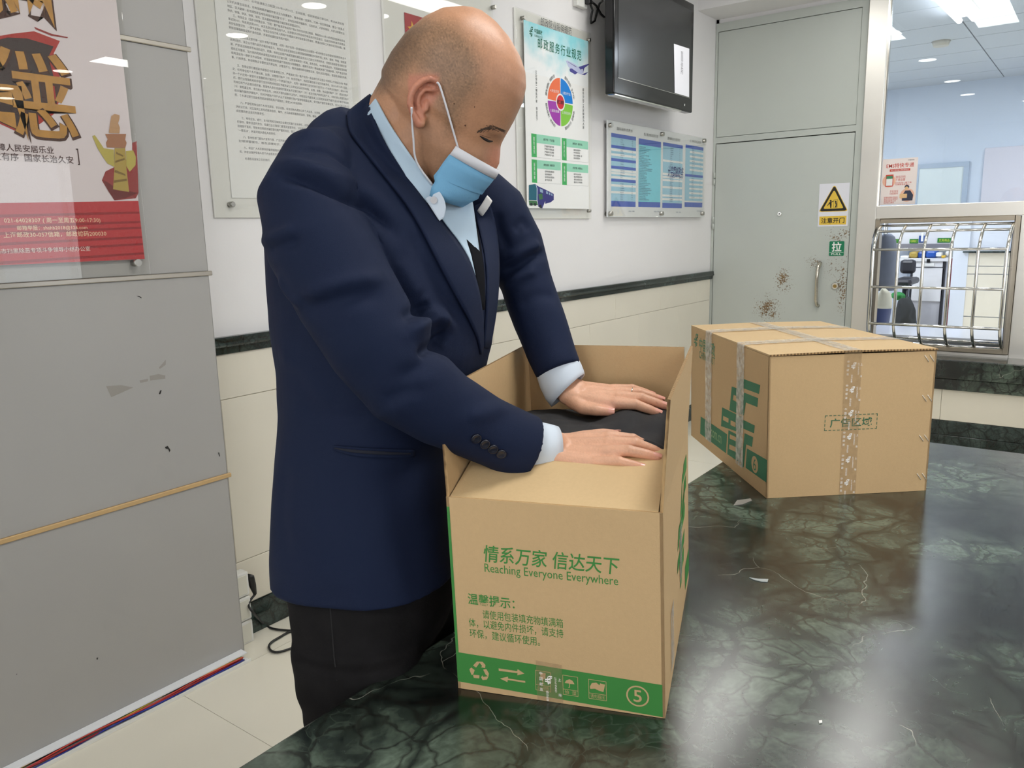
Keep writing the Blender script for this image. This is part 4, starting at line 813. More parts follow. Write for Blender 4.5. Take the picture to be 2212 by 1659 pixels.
# socket and cables beside it
p = ony(1255, 3, WY-0.02)
so_ = empty('wall_socket', (p.x, WY, p.z), 'white wall socket with plugs beside the television', 'socket')
MB().box((p.x-0.05, WY-0.03, p.z-0.03), (p.x+0.05, WY, p.z+0.09)).build('socket_box', M_white, so_, bevel=0.004)
MB().box((p.x+0.02, WY-0.06, p.z-0.012), (p.x+0.05, WY-0.03, p.z+0.03)).build('plug', M_black, so_, bevel=0.004)
for i, pts in enumerate((((1275, 8), (1280, 22), (1276, 40), (1277, 50), (1285, 45), (1290, 25), (1295, 8), (1302, 2)), ((1278, 4), (1288, 12), (1298, 30), (1304, 36), (1312, 38)))):
    pp = [ony(*q, WY-0.03-0.004*i) for q in pts]; o = MB().tube(pp, 0.006, 8).build('power_cable', M_black); tag(o, ['black looped power cable hanging beside the television', 'short black cable running behind the television'][i], 'cable')

# ---- signs on the door
DXF = WX-0.0115; FD = Face((DXF, 0, 0), (0, -1, 0), (0, 0, 1))
def Z5(x, y): return (1500+x/2.962, y/2.962)
cs = [FD.uv(*Z5(*q)) for q in ((789, 1450), (980, 1447), (995, 1168), (801, 1178))]
u0_ = (cs[0][0]+cs[3][0])/2; u1_ = (cs[1][0]+cs[2][0])/2; v0_, v1_ = (cs[0][1]+cs[1][1])/2, (cs[2][1]+cs[3][1])/2; w_, h_ = u1_-u0_, v1_-v0_
ws = empty('warning_sign', tuple(FD.P((u0_+u1_)/2, v0_)), 'white and yellow triangle warning sign on the grey door', 'sign'); G = Face(FD.P(u0_, v0_), FD.x, FD.y)
MB().prism([G.P(0, 0), G.P(w_, 0), G.P(w_, h_), G.P(0, h_)], G.n*0.001).build('sign_plate', mat('sign_white', (226, 226, 234), 0.4), ws)
def tri(mb, cx_, vb_, vt_, hw, h):
    r_ = 0.12*hw; G.poly(mb, [(cx_-hw+r_, vb_), (cx_+hw-r_, vb_), (cx_+hw, vb_+r_*0.5), (cx_+hw-r_*0.3, vb_+r_*1.3), (cx_+r_*0.7, vt_-r_*0.4), (cx_, vt_), (cx_-r_*0.7, vt_-r_*0.4), (cx_-hw+r_*0.3, vb_+r_*1.3), (cx_-hw, vb_+r_*0.5)], h)
M_sy = mat('sign_amber', (226, 190, 70), 0.45); M_sk = mat('sign_black', (28, 26, 22), 0.45)
t = MB(); tri(t, w_*0.5, h_*0.345, h_*0.945, w_*0.47, 0.0012); G.rect(t, w_*0.05, h_*0.04, w_*0.95, h_*0.24, 0.0012); t.build('amber_field', M_sy, ws)
t = MB(); tri(t, w_*0.5, h_*0.36, h_*0.925, w_*0.44, 0.0014); t.build('black_triangle', M_sk, ws)
t = MB(); tri(t, w_*0.5, h_*0.415, h_*0.83, w_*0.325, 0.0016); t.build('amber_triangle', M_sy, ws)
t = MB(); G.ring(t, w_*0.40, h_*0.600, 0, w_*0.032, h=0.0019); G.poly(t, [(w_*0.36, h_*0.52), (w_*0.44, h_*0.50), (w_*0.43, h_*0.58), (w_*0.37, h_*0.57)], 0.0019); G.poly(t, [(w_*0.40, h_*0.43), (w_*0.43, h_*0.43), (w_*0.44, h_*0.51), (w_*0.38, h_*0.51)], 0.0019); G.poly(t, [(w_*0.29, h_*0.49), (w_*0.31, h_*0.48), (w_*0.37, h_*0.55), (w_*0.36, h_*0.57)], 0.0019); G.poly(t, [(w_*0.43, h_*0.56), (w_*0.50, h_*0.58), (w_*0.50, h_*0.595), (w_*0.42, h_*0.58)], 0.0019)
G.ring(t, w_*0.57, h_*0.575, 0, w_*0.028, h=0.0019); G.poly(t, [(w_*0.55, h_*0.44), (w_*0.60, h_*0.44), (w_*0.62, h_*0.50), (w_*0.60, h_*0.56), (w_*0.55, h_*0.55), (w_*0.58, h_*0.50)], 0.0019); G.frame(t, w_*0.50, h_*0.44, w_*0.64, h_*0.62, w_*0.008, 0.0018)
G.text(t, '注意开门', w_*0.11, h_*0.075, w_*0.89, h_*0.205, h=0.0016, bold=0.018); t.build('sign_print', M_sk, ws)
cs = [FD.uv(*Z5(*q)) for q in ((860, 1637), (955, 1637), (961, 1543), (865, 1543))]
u0_ = (cs[0][0]+cs[3][0])/2; u1_ = (cs[1][0]+cs[2][0])/2; v0_, v1_ = (cs[0][1]+cs[1][1])/2, (cs[2][1]+cs[3][1])/2; w_, h_ = u1_-u0_, v1_-v0_
ps = empty('pull_sign', tuple(FD.P((u0_+u1_)/2, v0_)), 'small green pull sign on the door above the handle', 'sign'); G = Face(FD.P(u0_, v0_), FD.x, FD.y)
MB().prism([G.P(0.004, 0), G.P(w_-0.004, 0), G.P(w_, 0.004), G.P(w_, h_-0.004), G.P(w_-0.004, h_), G.P(0.004, h_), G.P(0, h_-0.004), G.P(0, 0.004)], G.n*0.0012).build('sign_plate', mat('pull_green', (14, 124, 84), 0.4), ps)
t = MB(); G.text(t, '拉', w_*0.17, h_*0.28, w_*0.83, h_*0.94, h=0.0018, bold=0.02); G.text(t, 'PULL', w_*0.16, h_*0.06, w_*0.84, h_*0.18, h=0.0018, bold=0.02); G.rect(t, 0.003, h_*0.225, w_-0.003, h_*0.24, 0.0018); t.build('sign_lettering', M_paper, ps)

# ---- campaign poster under acrylic on the grey pier
y_ = PYF
cp_ = empty('campaign_poster', (0.8, y_, 1.30), 'large red and gold campaign poster under acrylic on the grey pier', 'poster')
MB().box((0.25, y_-0.020, 1.301), (1.236, y_-0.016, 2.6)).build('acrylic_sheet', M_acr, cp_, bevel=0.0008, seg=1)
p = ony(*Z1(768, 1471), y_-0.02)
MB().cyl((p.x, y_-0.028, p.z), (p.x, y_, p.z), 0.010, 22).build('standoff_screw', M_screw, cp_)
F5 = Face((0, y_-0.012, 0), (1, 0, 0), (0, 0, 1))
def U5(x, y): return F5.uv(*Z1(x, y))
MB().box((0.25, y_-0.0118, 1.346), (1.226, y_-0.0108, 2.58)).build('poster_sheet', mat('pale_mauve_paper', (226, 214, 216), 0.6), cp_)
def pic5(nm, polys, cl, h=0.0004, rough=0.6):
    t = MB()
    for pl in polys:
        pts = [U5(*q) for q in pl]; A = sum(pts[i][0]*pts[(i+1) % len(pts)][1]-pts[(i+1) % len(pts)][0]*pts[i][1] for i in range(len(pts))); F5.poly(t, pts if A > 0 else pts[::-1], h)
    return t.build(nm, mat('p5_%d_%d_%d' % cl, cl, rough), cp_)
a = U5(790, 1125); t = MB(); F5.poly(t, [(0.25, 1.3465), (1.2255, 1.3465), (1.2255, a[1]), (0.25, a[1]-0.03)], 0.0004); t.build('red_drape', mat('drape_red', (190, 48, 54), 0.5), cp_)
t = MB()
for k, q in enumerate((0.09, 0.17, 0.22, 0.30, 0.36, 0.44)):
    v = a[1]-(a[1]-1.346)*q*2.0; F5.poly(t, [(0.25, v-0.035), (1.2255, v-0.006), (1.2255, v), (0.25, v-0.026)], 0.0005)
t.build('drape_folds', mat('drape_dark_red', (150, 28, 36), 0.5), cp_)
pic5('shield_red', [[(190, 175), (335, 230), (300, 300), (335, 420), (330, 570), (300, 640), (135, 755), (-120, 640), (-160, 230), (60, 190)]], (176, 50, 44)); pic5('shield_dark', [[(150, 215), (300, 260), (270, 320), (300, 430), (290, 560), (130, 725), (-100, 620), (-140, 260), (40, 210)]], (60, 44, 42), 0.0006)
pic5('brush_stroke', [[(190, 150), (290, 190), (380, 208), (378, 214), (285, 200), (200, 165)]], (150, 50, 46), 0.0006)
M_gold = mat('print_gold', (186, 134, 58), 0.5, noise_amt=0.35, noise_scale=45); M_dkg = mat('print_dark_gold', (70, 36, 22), 0.6)
for (s_, xa, ya, xb, yb_) in (('黑', -40, 400, 330, -60), ('恶', 90, 770, 400, 420), ('除', -330, 400, -40, -60), ('扫', -360, 770, 110, 420)):
    p0 = (U5(xa, ya)[0], U5((xa+xb)/2, ya)[1]); p1 = (U5(xb, yb_)[0], U5((xa+xb)/2, yb_)[1]); t = MB(); F5.text(t, s_, p0[0]-0.004, p0[1]-0.007, p1[0]+0.006, p1[1], h=0.0008, bold=0.035, res=3); t.build('calligraphy_shadow', M_dkg, cp_)
    t = MB(); F5.text(t, s_, p0[0], p0[1], p1[0], p1[1], h=0.0012, bold=0.018, res=3); t.build('calligraphy_gold', M_gold, cp_)
t = MB()
for (s_, xr, yb_, hh) in (('保障人民安居乐业', 303, 862, 40), ('社会稳定有序  国家长治久安', 413, 918, 42)):
    p0 = U5(xr, yb_); p1 = U5(xr, yb_-hh); F5.text(t, s_, p0[0], p0[1], None, p1[1], h=0.0006, align='r', bold=0.006)
p0, p1 = U5(448, 925), U5(425, 832); F5.rect(t, p0[0]-0.003, p0[1], p0[0], p1[1]); F5.rect(t, p1[0], p0[1], p0[0], p0[1]+0.003); F5.rect(t, p1[0], p1[1]-0.003, p0[0], p1[1]); t.build('slogan_lettering', M_ink2, cp_)
t = MB()
for (s_, xr, yb_, hh) in (('电话：021-64028307 ( 周一至周五9:00-17:30)', 563, 1250, 32), ('邮箱举报：shshb2018@126.com', 490, 1288, 28), ('信件举报：上海邮政30-057信箱，邮政编码200030', 596, 1322, 30)):
    p0 = U5(xr, yb_); p1 = U5(xr, yb_-hh); F5.text(t, s_, p0[0], p0[1], None, p1[1], h=0.0008, align='r', bold=0.008, spacing=1.05)
t.build('contact_lettering', mat('cream_ink', (236, 206, 170), 0.6), cp_)
t = MB(); p0 = U5(505, 1405); p1 = U5(505, 1378); F5.text(t, '上海市扫黑除恶专项斗争领导小组办公室', p0[0], p0[1], None, p1[1], h=0.0008, align='r'); t.build('office_lettering', mat('pale_ink', (240, 222, 214), 0.6), cp_)
# ornamental stone column picture with ribbon
pic5('ribbon', [[(740, 800), (765, 790), (775, 1080), (760, 1110), (640, 1122), (600, 1060), (570, 1010), (590, 960), (640, 935), (740, 870)]], (150, 56, 54), 0.0006); pic5('ribbon_fold', [[(575, 1010), (600, 1020), (660, 1060), (775, 1080), (700, 1110), (640, 1120), (605, 1070)]], (110, 36, 34), 0.0008)
pic5('pillar_shaft', [[(640, 830), (700, 830), (706, 930), (722, 1075), (632, 1060), (640, 930)]], (178, 152, 74), 0.0010)
pic5('pillar_wings', [[(516, 762), (530, 757), (560, 800), (580, 830), (636, 838), (640, 935), (600, 915), (570, 870), (545, 830)], [(704, 845), (745, 842), (760, 880), (758, 925), (725, 962), (706, 930)]], (188, 172, 84), 0.0011)
pic5('pillar_capital', [[(588, 750), (705, 750), (700, 782), (708, 800), (700, 830), (598, 825), (592, 800), (602, 780)]], (168, 116, 84), 0.0012); pic5('pillar_lion', [[(608, 745), (615, 690), (622, 650), (640, 638), (668, 645), (668, 665), (660, 690), (670, 715), (668, 747)]], (192, 150, 110), 0.0013)
pic5('pillar_carving', [[(650, 850), (690, 870), (688, 878), (648, 862)], [(645, 900), (695, 885), (698, 895), (645, 912)], [(642, 950), (700, 975), (702, 985), (640, 965)], [(636, 1010), (708, 1000), (710, 1012), (636, 1024)]], (130, 104, 50), 0.0013)
# ================================================================== floor trunking, sockets and cable beside the pier
tk = empty('cable_trunking', (0.8, 2.21, 0), 'white floor cable trunking with coloured wires at the foot of the grey pier', 'cable trunking')
MB().box((0.2, 2.186, 0.0), (1.418, 2.239, 0.003)).box((0.2, 2.182, 0.0), (1.418, 2.187, 0.009)).build('base_tray', M_white, tk)
MB().box((0.2, 2.205, 0.020), (1.420, 2.239, 0.024)).box((0.2, 2.2355, 0.003), (1.42, 2.239, 0.020)).build('lid', mat('bright_white_plastic', (240, 242, 246), 0.35), tk)
for i, (cl, y, z, ph) in enumerate((((150, 30, 40), 2.200, 0.010, 0.0), ((40, 54, 150), 2.197, 0.008, 1.3), ((200, 70, 60), 2.204, 0.014, 2.2), ((206, 180, 60), 2.210, 0.016, 3.1), ((150, 150, 150), 2.207, 0.009, 4.0), ((60, 62, 70), 2.214, 0.012, 5.0))):
    pts = [(0.2+1.2*k/24, y+0.004*math.sin(k*0.9+ph), z+0.0025*math.sin(k*0.7+ph*2)) for k in range(25)]
    MB().tube(pts, 0.0028, 6).build('wire', mat('wire_%d' % i, cl, 0.4), tk)
for i, (z0_, z1_, lb) in enumerate(((0.0, 0.083, 'white socket box resting on the floor, lowest of the stack'), (0.087, 0.172, 'white socket box in the middle of the stack'), (0.176, 0.262, 'white socket box on top of the stack, with a black plug'))):
    e = empty('socket_box', (1.47, 2.33, z0_), lb, 'socket box', 'stacked socket boxes beside the pier')
    MB().box((1.438, 2.290, z0_), (1.508, 2.333, z1_)).build('casing', M_white, e, bevel=0.004, seg=2)
    MB().box((1.447, 2.287, z0_+0.009), (1.499, 2.290, z1_-0.009)).build('face_plate', mat('ivory_plastic', (224, 222, 210), 0.4), e, bevel=0.001, seg=1)
pg = empty('power_plug', (1.52, 2.30, 0.14), 'black plug and cable lying on the floor by the socket boxes', 'power cable')
MB().tube([(1.512, 2.300, 0.238), (1.522, 2.299, 0.232), (1.526, 2.297, 0.20), (1.532, 2.296, 0.165)], [0.010, 0.013, 0.012, 0.006], 10).build('plug_body', M_black, pg)
pts = [Vector((1.532, 2.296, 0.165)), ony(537, 1305, 2.29), ony(548, 1325, 2.27)]+[onz(*q, 0.006) for q in ((572, 1350), (590, 1358), (612, 1361), (650, 1362), (690, 1350))]
def smooth_pts(pts, n=6):
    out = []; P = [Vector(p) for p in pts]
    for i in range(len(P)-1):
        p0, p1, p2, p3 = P[max(i-1, 0)], P[i], P[i+1], P[min(i+2, len(P)-1)]
        for k in range(n):
            t = k/n; out.append(0.5*((2*p1)+(-p0+p2)*t+(2*p0-5*p1+4*p2-p3)*t*t+(-p0+3*p1-3*p2+p3)*t**3))
    out.append(P[-1]); return out
MB().tube(smooth_pts(pts), 0.0042, 8).build('cord', M_black, pg)
MB().tube(smooth_pts([onz(*q, 0.006) for q in ((690, 1345), (630, 1363), (605, 1376), (586, 1388), (581, 1398), (588, 1407), (605, 1408), (640, 1397), (700, 1380))]), 0.0042, 8).build('cord_loop', M_black, pg)

# ================================================================== marble counter
CT = 0.70
ct = empty('packing_counter', (1.2, -0.2, 0), 'dark green marble packing counter holding the two cardboard boxes', 'counter')
top = MB().box((-1.2, -1.9, CT-0.045), (2.785, 0.875, CT)).build('counter_top', M_marble, ct, bevel=0.006, seg=3)
MB().box((-1.1, -1.8, 0.08), (2.70, 0.79, CT-0.046)).build('counter_base', M_marble2, ct)
MB().box((-1.06, -1.76, 0.0), (2.66, 0.74, 0.08)).build('kick_plinth', M_black, ct)
# ================================================================== cardboard boxes
def cardmat(name, col, sc=1.0):
    m = mat(name, col, 0.75, noise_amt=0.05, noise_scale=160, bump=0.10, bump_scale=420); return m
M_card = cardmat('kraft_cardboard', (200, 168, 124)); M_card2 = cardmat('kraft_cardboard_light', (205, 176, 132))
M_fl = bpy.data.materials.new('corrugated_edge'); M_fl.use_nodes = True
nt, b = nodes_of(M_fl); N = nt.nodes.new; L = nt.links.new
tc = N('ShaderNodeTexCoord'); wv = N('ShaderNodeTexWave'); wv.inputs['Scale'].default_value = 55; wv.inputs['Distortion'].default_value = 2.0; L(tc.outputs['Object'], wv.inputs['Vector'])
rp = N('ShaderNodeValToRGB'); rp.color_ramp.elements[0].color = srgb(96, 72, 46); rp.color_ramp.elements[1].color = srgb(184, 150, 104); L(wv.outputs['Fac'], rp.inputs[0]); L(rp.outputs[0], b.inputs['Base Color']); b.inputs['Roughness'].default_value = 0.9
M_pg = mat('carton_green_ink', (58, 132, 58), 0.65); M_pk = mat('carton_kraft_knockout', (198, 166, 122), 0.75); M_pg2 = mat('carton_teal_ink', (52, 118, 84), 0.65)
def tapemat(name, tint, refl):
    m = bpy.data.materials.new(name); m.use_nodes = True; MATS[name] = m; nt = m.node_tree; nt.nodes.clear(); N = nt.nodes.new; L = nt.links.new
    o = N('ShaderNodeOutputMaterial'); t = N('ShaderNodeBsdfTransparent'); p = N('ShaderNodeBsdfPrincipled'); t.inputs[0].default_value = (0.95, 0.95, 0.95, 1)
    p.inputs['Base Color'].default_value = srgb(*tint); p.inputs['Roughness'].default_value = 0.14
    tc = N('ShaderNodeTexCoord'); n = N('ShaderNodeTexNoise'); n.inputs['Scale'].default_value = 60; n.inputs['Detail'].default_value = 6; L(tc.outputs['Object'], n.inputs['Vector'])
    mr = N('ShaderNodeMapRange'); mr.inputs['From Min'].default_value = 0.35; mr.inputs['From Max'].default_value = 0.7; mr.inputs['To Min'].default_value = refl*0.45; mr.inputs['To Max'].default_value = refl; L(n.outputs['Fac'], mr.inputs['Value'])
    bp = N('ShaderNodeBump'); bp.inputs['Strength'].default_value = 0.5; bp.inputs['Distance'].default_value = 0.002; L(n.outputs['Fac'], bp.inputs['Height']); L(bp.outputs[0], p.inputs['Normal'])
    mx = N('ShaderNodeMixShader'); L(mr.outputs[0], mx.inputs[0]); L(t.outputs[0], mx.inputs[1]); L(p.outputs[0], mx.inputs[2]); L(mx.outputs[0], o.inputs[0]); return m
M_tape = tapemat('clear_tape', (236, 232, 222), 0.66); M_tape2 = tapemat('clear_tape_flat', (196, 168, 130), 0.30)
M_tw = mat('tape_white_print', (250, 249, 246), 0.4)
def panel(name, a, b, c, d, th, parent, m=M_card, flute=()):
    """cardboard sheet a-b-c-d (outer face), thickness th along -n, corrugated edge material on its rim"""
    a, b, c, d = map(Vector, (a, b, c, d)); n = (b-a).cross(d-a).normalized(); o_ = -n*th
    v = [a, b, c, d, a+o_, b+o_, c+o_, d+o_]
    mb = MB().add(v, [(0, 1, 2, 3), (7, 6, 5, 4), (0, 4, 5, 1), (1, 5, 6, 2), (2, 6, 7, 3), (3, 7, 4, 0)]); o = mb.build(name, m, parent)
    o.data.materials.append(M_fl)
    for i, p in enumerate(o.data.polygons): p.material_index = 1 if i in flute else 0
    return o
TH = 0.0045
# ---- open box
B0 = Vector((0.8441, 0.7491, CT+0.0006)); bw = Vector((0.3452, -0.9385, 0)).normalized(); bd = Vector((0.9385, 0.3452, 0)).normalized(); BW, BD, BH = 0.3194, 0.487, 0.313; UPZ = Vector((0, 0, 1))
def B(u, v, h): return B0+bw*(u-0.0075*h/BH)+bd*v+UPZ*h
ob = empty('open_carton', tuple(B0+bw*BW/2+bd*BD/2), 'open cardboard box numbered 5 that the man is packing', 'cardboard box')
panel('front_wall', B(0, 0, 0), B(BW, 0, 0), B(BW, 0, BH), B(0, 0, BH), TH, ob)
panel('right_wall', B(BW, 0, 0), B(BW, BD, 0), B(BW, BD, BH), B(BW, 0, BH), TH, ob)
panel('back_wall', B(BW, BD, 0), B(0, BD, 0), B(0, BD, BH), B(BW, BD, BH), TH, ob)
panel('left_wall', B(0, BD, 0), B(0, 0, 0), B(0, 0, BH), B(0, BD, BH), TH, ob)
panel('bottom_panel', B(0.004, 0.004, 0.006), B(BW-0.004, 0.004, 0.006), B(BW-0.004, BD-0.004, 0.006), B(0.004, BD-0.004, 0.006), TH, ob)
# bottom flap edge sagging a little under the front
panel('bottom_flap_edge', B(0.012, 0.002, 0.0005), B(BW-0.01, 0.002, 0.0005), B(BW-0.01, 0.16, 0.0005), B(0.012, 0.16, 0.0005), 0.0004, ob)
FHL = 0.160; ph = math.radians(17)
fi = lambda u, k: B(u, 0.002+k*FHL*math.cos(ph), BH+0.001+k*FHL*math.sin(ph))
panel('front_flap', fi(0.006, 0), fi(BW-0.006, 0), fi(BW-0.010, 1), fi(0.010, 1), TH, ob, M_card2, flute=(3, 4, 5))
lt = math.radians(-1)
panel('left_flap', B(0, BD-0.002, BH), B(0, 0.002, BH), B(FHL*math.sin(lt)*1.0, 0.002, BH+FHL*math.cos(lt)), B(FHL*math.sin(lt), BD-0.002, BH+FHL*math.cos(lt)), TH, ob, flute=(3, 4, 5))
panel('right_flap', B(BW, 0.002, BH), B(BW, BD-0.002, BH), B(BW+0.010, BD+0.004, BH+FHL+0.002), B(BW+0.012, 0.002, BH+FHL), TH, ob, flute=(3, 4, 5))
panel('back_flap', B(BW-0.004, BD, BH), B(-0.002, BD, BH), B(-0.003, BD+0.004, BH+FHL), B(BW-0.006, BD+0.004, BH+FHL), TH, ob, flute=(3, 4, 5))
FA = Face(B0, bw, (B(0, 0, 1)-B0)); FR = Face(B(BW, 0, 0), bd, (B(BW, 0, 1)-B(BW, 0, 0)))
def ftext(F_, mb, s_, pl, pr, hpx, **k):   # baseline from pl to pr (pixels), letter height hpx
    a, b = F_.uv(*pl), F_.uv(*pr); c = F_.uv(pl[0], pl[1]-hpx); V, _ = glyphs(s_, k.get('res', 2), k.get('bold', 0), k.get('spacing', 1.0))
    dv = (b[1]-a[1])/2; F_.text(mb, s_, a[0], a[1]+dv, b[0], c[1]+dv, **k)
t = MB(); ftext(FA, t, '情系万家 信达天下', (1051, 1214), (1343, 1232), 37, bold=0.010, shear=0.10, res=3); t.build('slogan_lettering', M_pg, ob)
t = MB(); ftext(FA, t, 'Reaching Everyone Everywhere', (1054, 1240), (1343, 1262), 24); t.build('english_slogan', M_pg, ob)
t = MB(); ftext(FA, t, '温馨提示：', (1016, 1305), (1117, 1313), 24, bold=0.012); ftext(FA, t, '请使用包装填充物填满箱', (1047, 1334), (1221, 1352), 19); ftext(FA, t, '体，以避免内件损坏，请支持', (1017, 1353), (1221, 1374), 19); ftext(FA, t, '环保，建议循环使用。', (1018, 1377), (1170, 1391), 19); t.build('notice_lettering', M_pg, ob)
v1_, v0_ = FA.uv(986.5, 1408)[1], FA.uv(986.5, 1471)[1]; u1_ = FA.uv(1432.4, 1500)[0]; v1r, v0r = FA.uv(1432.4, 1469.4)[1], FA.uv(1432.4, 1539)[1]
t = MB(); FA.poly(t, [(0.0002, v0_), (u1_, v0r), (u1_, v1r), (0.0002, v1_)]); t.build('green_band', M_pg, ob)
t = MB(); FA.poly(t, [(0.0002, v1_), (0.0045, v1_), (0.0045, 0.298), (0.0002, 0.298)]); t.build('green_edge', M_pg, ob)
def Z8(x, y): return (940+x/3.016, 1050+y/3.016)
def fpoly(F_, mb, pts, fz, h):
    q = [F_.uv(*fz(*p)) for p in pts]; A = sum(q[i][0]*q[(i+1) % len(q)][1]-q[(i+1) % len(q)][0]*q[i][1] for i in range(len(q))); F_.poly(mb, q if A > 0 else q[::-1], h)
t = MB(); hh = 0.0008
for pl in ([(418, 1180), (540, 1195), (542, 1182), (587, 1210), (540, 1222), (541, 1208), (420, 1196)], [(590, 1258), (478, 1244), (479, 1232), (426, 1246), (474, 1268), (476, 1254), (591, 1270)]): fpoly(FA, t, pl, Z8, hh)
t.build('arrow_symbols', M_pk, ob)
t = MB()
for pl in ([(252, 1165), (278, 1138), (300, 1140), (272, 1178)], [(290, 1138), (315, 1140), (333, 1160), (330, 1180), (302, 1175), (312, 1168)], [(318, 1190), (338, 1186), (355, 1215), (350, 1235), (332, 1222)], [(352, 1232), (340, 1255), (312, 1258), (302, 1240), (312, 1228), (316, 1238)], [(250, 1225), (292, 1228), (290, 1248), (255, 1245)], [(228, 1190), (240, 1178), (262, 1195), (252, 1222), (242, 1228), (232, 1205)]): fpoly(FA, t, pl, Z8, hh)
t.build('recycling_symbol', M_pk, ob)
def pframe(x0_, y0_, x1_, y1_, sk, w_, mb):
    a = lambda x, y: (x, y+sk*(x-x0_))
    for pl in ([(x0_, y0_), (x1_, y0_), (x1_, y0_+w_), (x0_, y0_+w_)], [(x0_, y1_-w_), (x1_, y1_-w_), (x1_, y1_), (x0_, y1_)], [(x0_, y0_), (x0_+w_, y0_), (x0_+w_, y1_), (x0_, y1_)], [(x1_-w_, y0_), (x1_, y0_), (x1_, y1_), (x1_-w_, y1_)]): fpoly(FA, mb, [a(*q) for q in pl], Z8, hh)
t = MB()
for (x0_, y0_, x1_, y1_, cap) in ((657, 1185, 757, 1315, '小心轻放'), (835, 1212, 935, 1340, '怕  湿'), (1003, 1235, 1120, 1362, '请勿踩压')):
    pframe(x0_, y0_, x1_, y1_, 0.13, 3, t); fpoly(FA, t, [(x0_, y1_-38), (x1_, y1_-38+13), (x1_, y1_-35+13), (x0_, y1_-35)], Z8, hh)
    a, b = FA.uv(*Z8(x0_+12, y1_-6)), FA.uv(*Z8(x1_-12, y1_-4)); c = FA.uv(*Z8(x0_+12, y1_-30)); FA.text(t, cap, a[0], a[1], b[0], c[1], h=hh, res=1)
t.build('handling_frames', M_pk, ob)
t = MB(); fpoly(FA, t, [(690, 1200), (725, 1205), (722, 1240), (708, 1245), (708, 1270), (722, 1276), (690, 1273), (704, 1268), (702, 1244), (690, 1232)], Z8, hh); t.build('glass_symbol', M_pk, ob)
t = MB(); fpoly(FA, t, [(848, 1265), (858, 1248), (880, 1240), (900, 1250), (912, 1272), (882, 1270), (880, 1295), (870, 1296), (876, 1290), (877, 1268)], Z8, hh); t.build('umbrella_symbol', M_pk, ob)
t = MB(); fpoly(FA, t, [(1012, 1285), (1025, 1262), (1055, 1258), (1075, 1275), (1080, 1262), (1112, 1270), (1100, 1318), (1070, 1310), (1045, 1298), (1015, 1300)], Z8, hh); t.build('boot_symbol', M_pk, ob)
c = FA.uv(*Z8(1323, 1340)); rr = abs(FA.uv(*Z8(1398, 1345))[0]-c[0]); t = MB(); FA.ring(t, c[0], c[1], rr*0.86, rr, h=hh, n=40); FA.text(t, '5', c[0]-rr*0.36, c[1]-rr*0.58, c[0]+rr*0.36, c[1]+rr*0.58, h=hh, bold=0.01, res=4); t.build('size_number', M_pk, ob)
# tape on the lower front, running under the box
a, b = FA.uv(1160, 1437)[0], FA.uv(1216, 1445)[0]; t = MB(); FA.poly(t, [(a, 0.0005), (b, 0.0005), (b, v1_+0.002), (a, v1_+0.004)], 0.0011); t.build('sealing_tape', M_tape2, ob)
t = MB()
def tape_marks(F_, mb, u, v, s_, h):   # emblem and small characters as on the printed tape
    emblem(F_, mb, u+s_*0.26, v+s_*0.40, s_*0.36, s_*0.42, h); F_.text(mb, '中国', u, v+s_*0.52, u+s_*0.14, v+s_*0.80, h=h, res=1) if False else None
    for i, ch_ in enumerate('中国邮政'): F_.text(mb, ch_, u+s_*0.02, v+s_*(0.80-0.26*i), u+s_*0.16, v+s_*(0.96-0.26*i), h=h, res=1)
    F_.text(mb, '邮件封装', u+s_*0.42, v-s_*0.42, None, v-s_*0.30, h=h, res=1, rot=math.pi/2) ; F_.text(mb, 'CHINA POST', u+s_*0.80, v+s_*0.05, None, v+s_*0.14, h=h, res=1, rot=math.pi/2)
    F_.text(mb, '上', u+s_*0.86, v+s_*0.62, u+s_*1.0, v+s_*0.76, h=h, res=1); F_.text(mb, '海', u+s_*0.86, v-s_*0.12, u+s_*1.0, v+s_*0.02, h=h, res=1)
tape_marks(FA, t, a+0.004, v1_-0.046, 0.034, 0.0015); t.build('tape_print', M_tw, ob)
# right side print: emblem strokes and band toward the back
t = MB(); emblem(FR, t, 0.20, 0.075, 0.20, 0.20, 0.0006, 0.25); FR.rect(t, 0.385, 0.02, BD-0.002, 0.066, 0.0006); FR.rect(t, 0.02, 0.022, 0.19, 0.062, 0.0006) if False else None; t.build('side_emblem', M_pg, ob)
t = MB(); FR.text(t, '邮政纸箱 回收利用', 0.18, BH+0.085, 0.28, BH+0.105, h=0.0012, res=1); FR.text(t, '请将箱体折叠存放', 0.17, BH+0.06, 0.27, BH+0.075, h=0.0012, res=1); t.build('flap_lettering', mat('faded_green_ink', (140, 140, 96), 0.7), ob)
for (v0_, z0_) in ((0.09, 0.02), (0.26, 0.09)):
    t = MB(); FR.rect(t, v0_, z0_, v0_+0.05, z0_+0.10, 0.0012); t.build('side_tape', M_tape, ob)

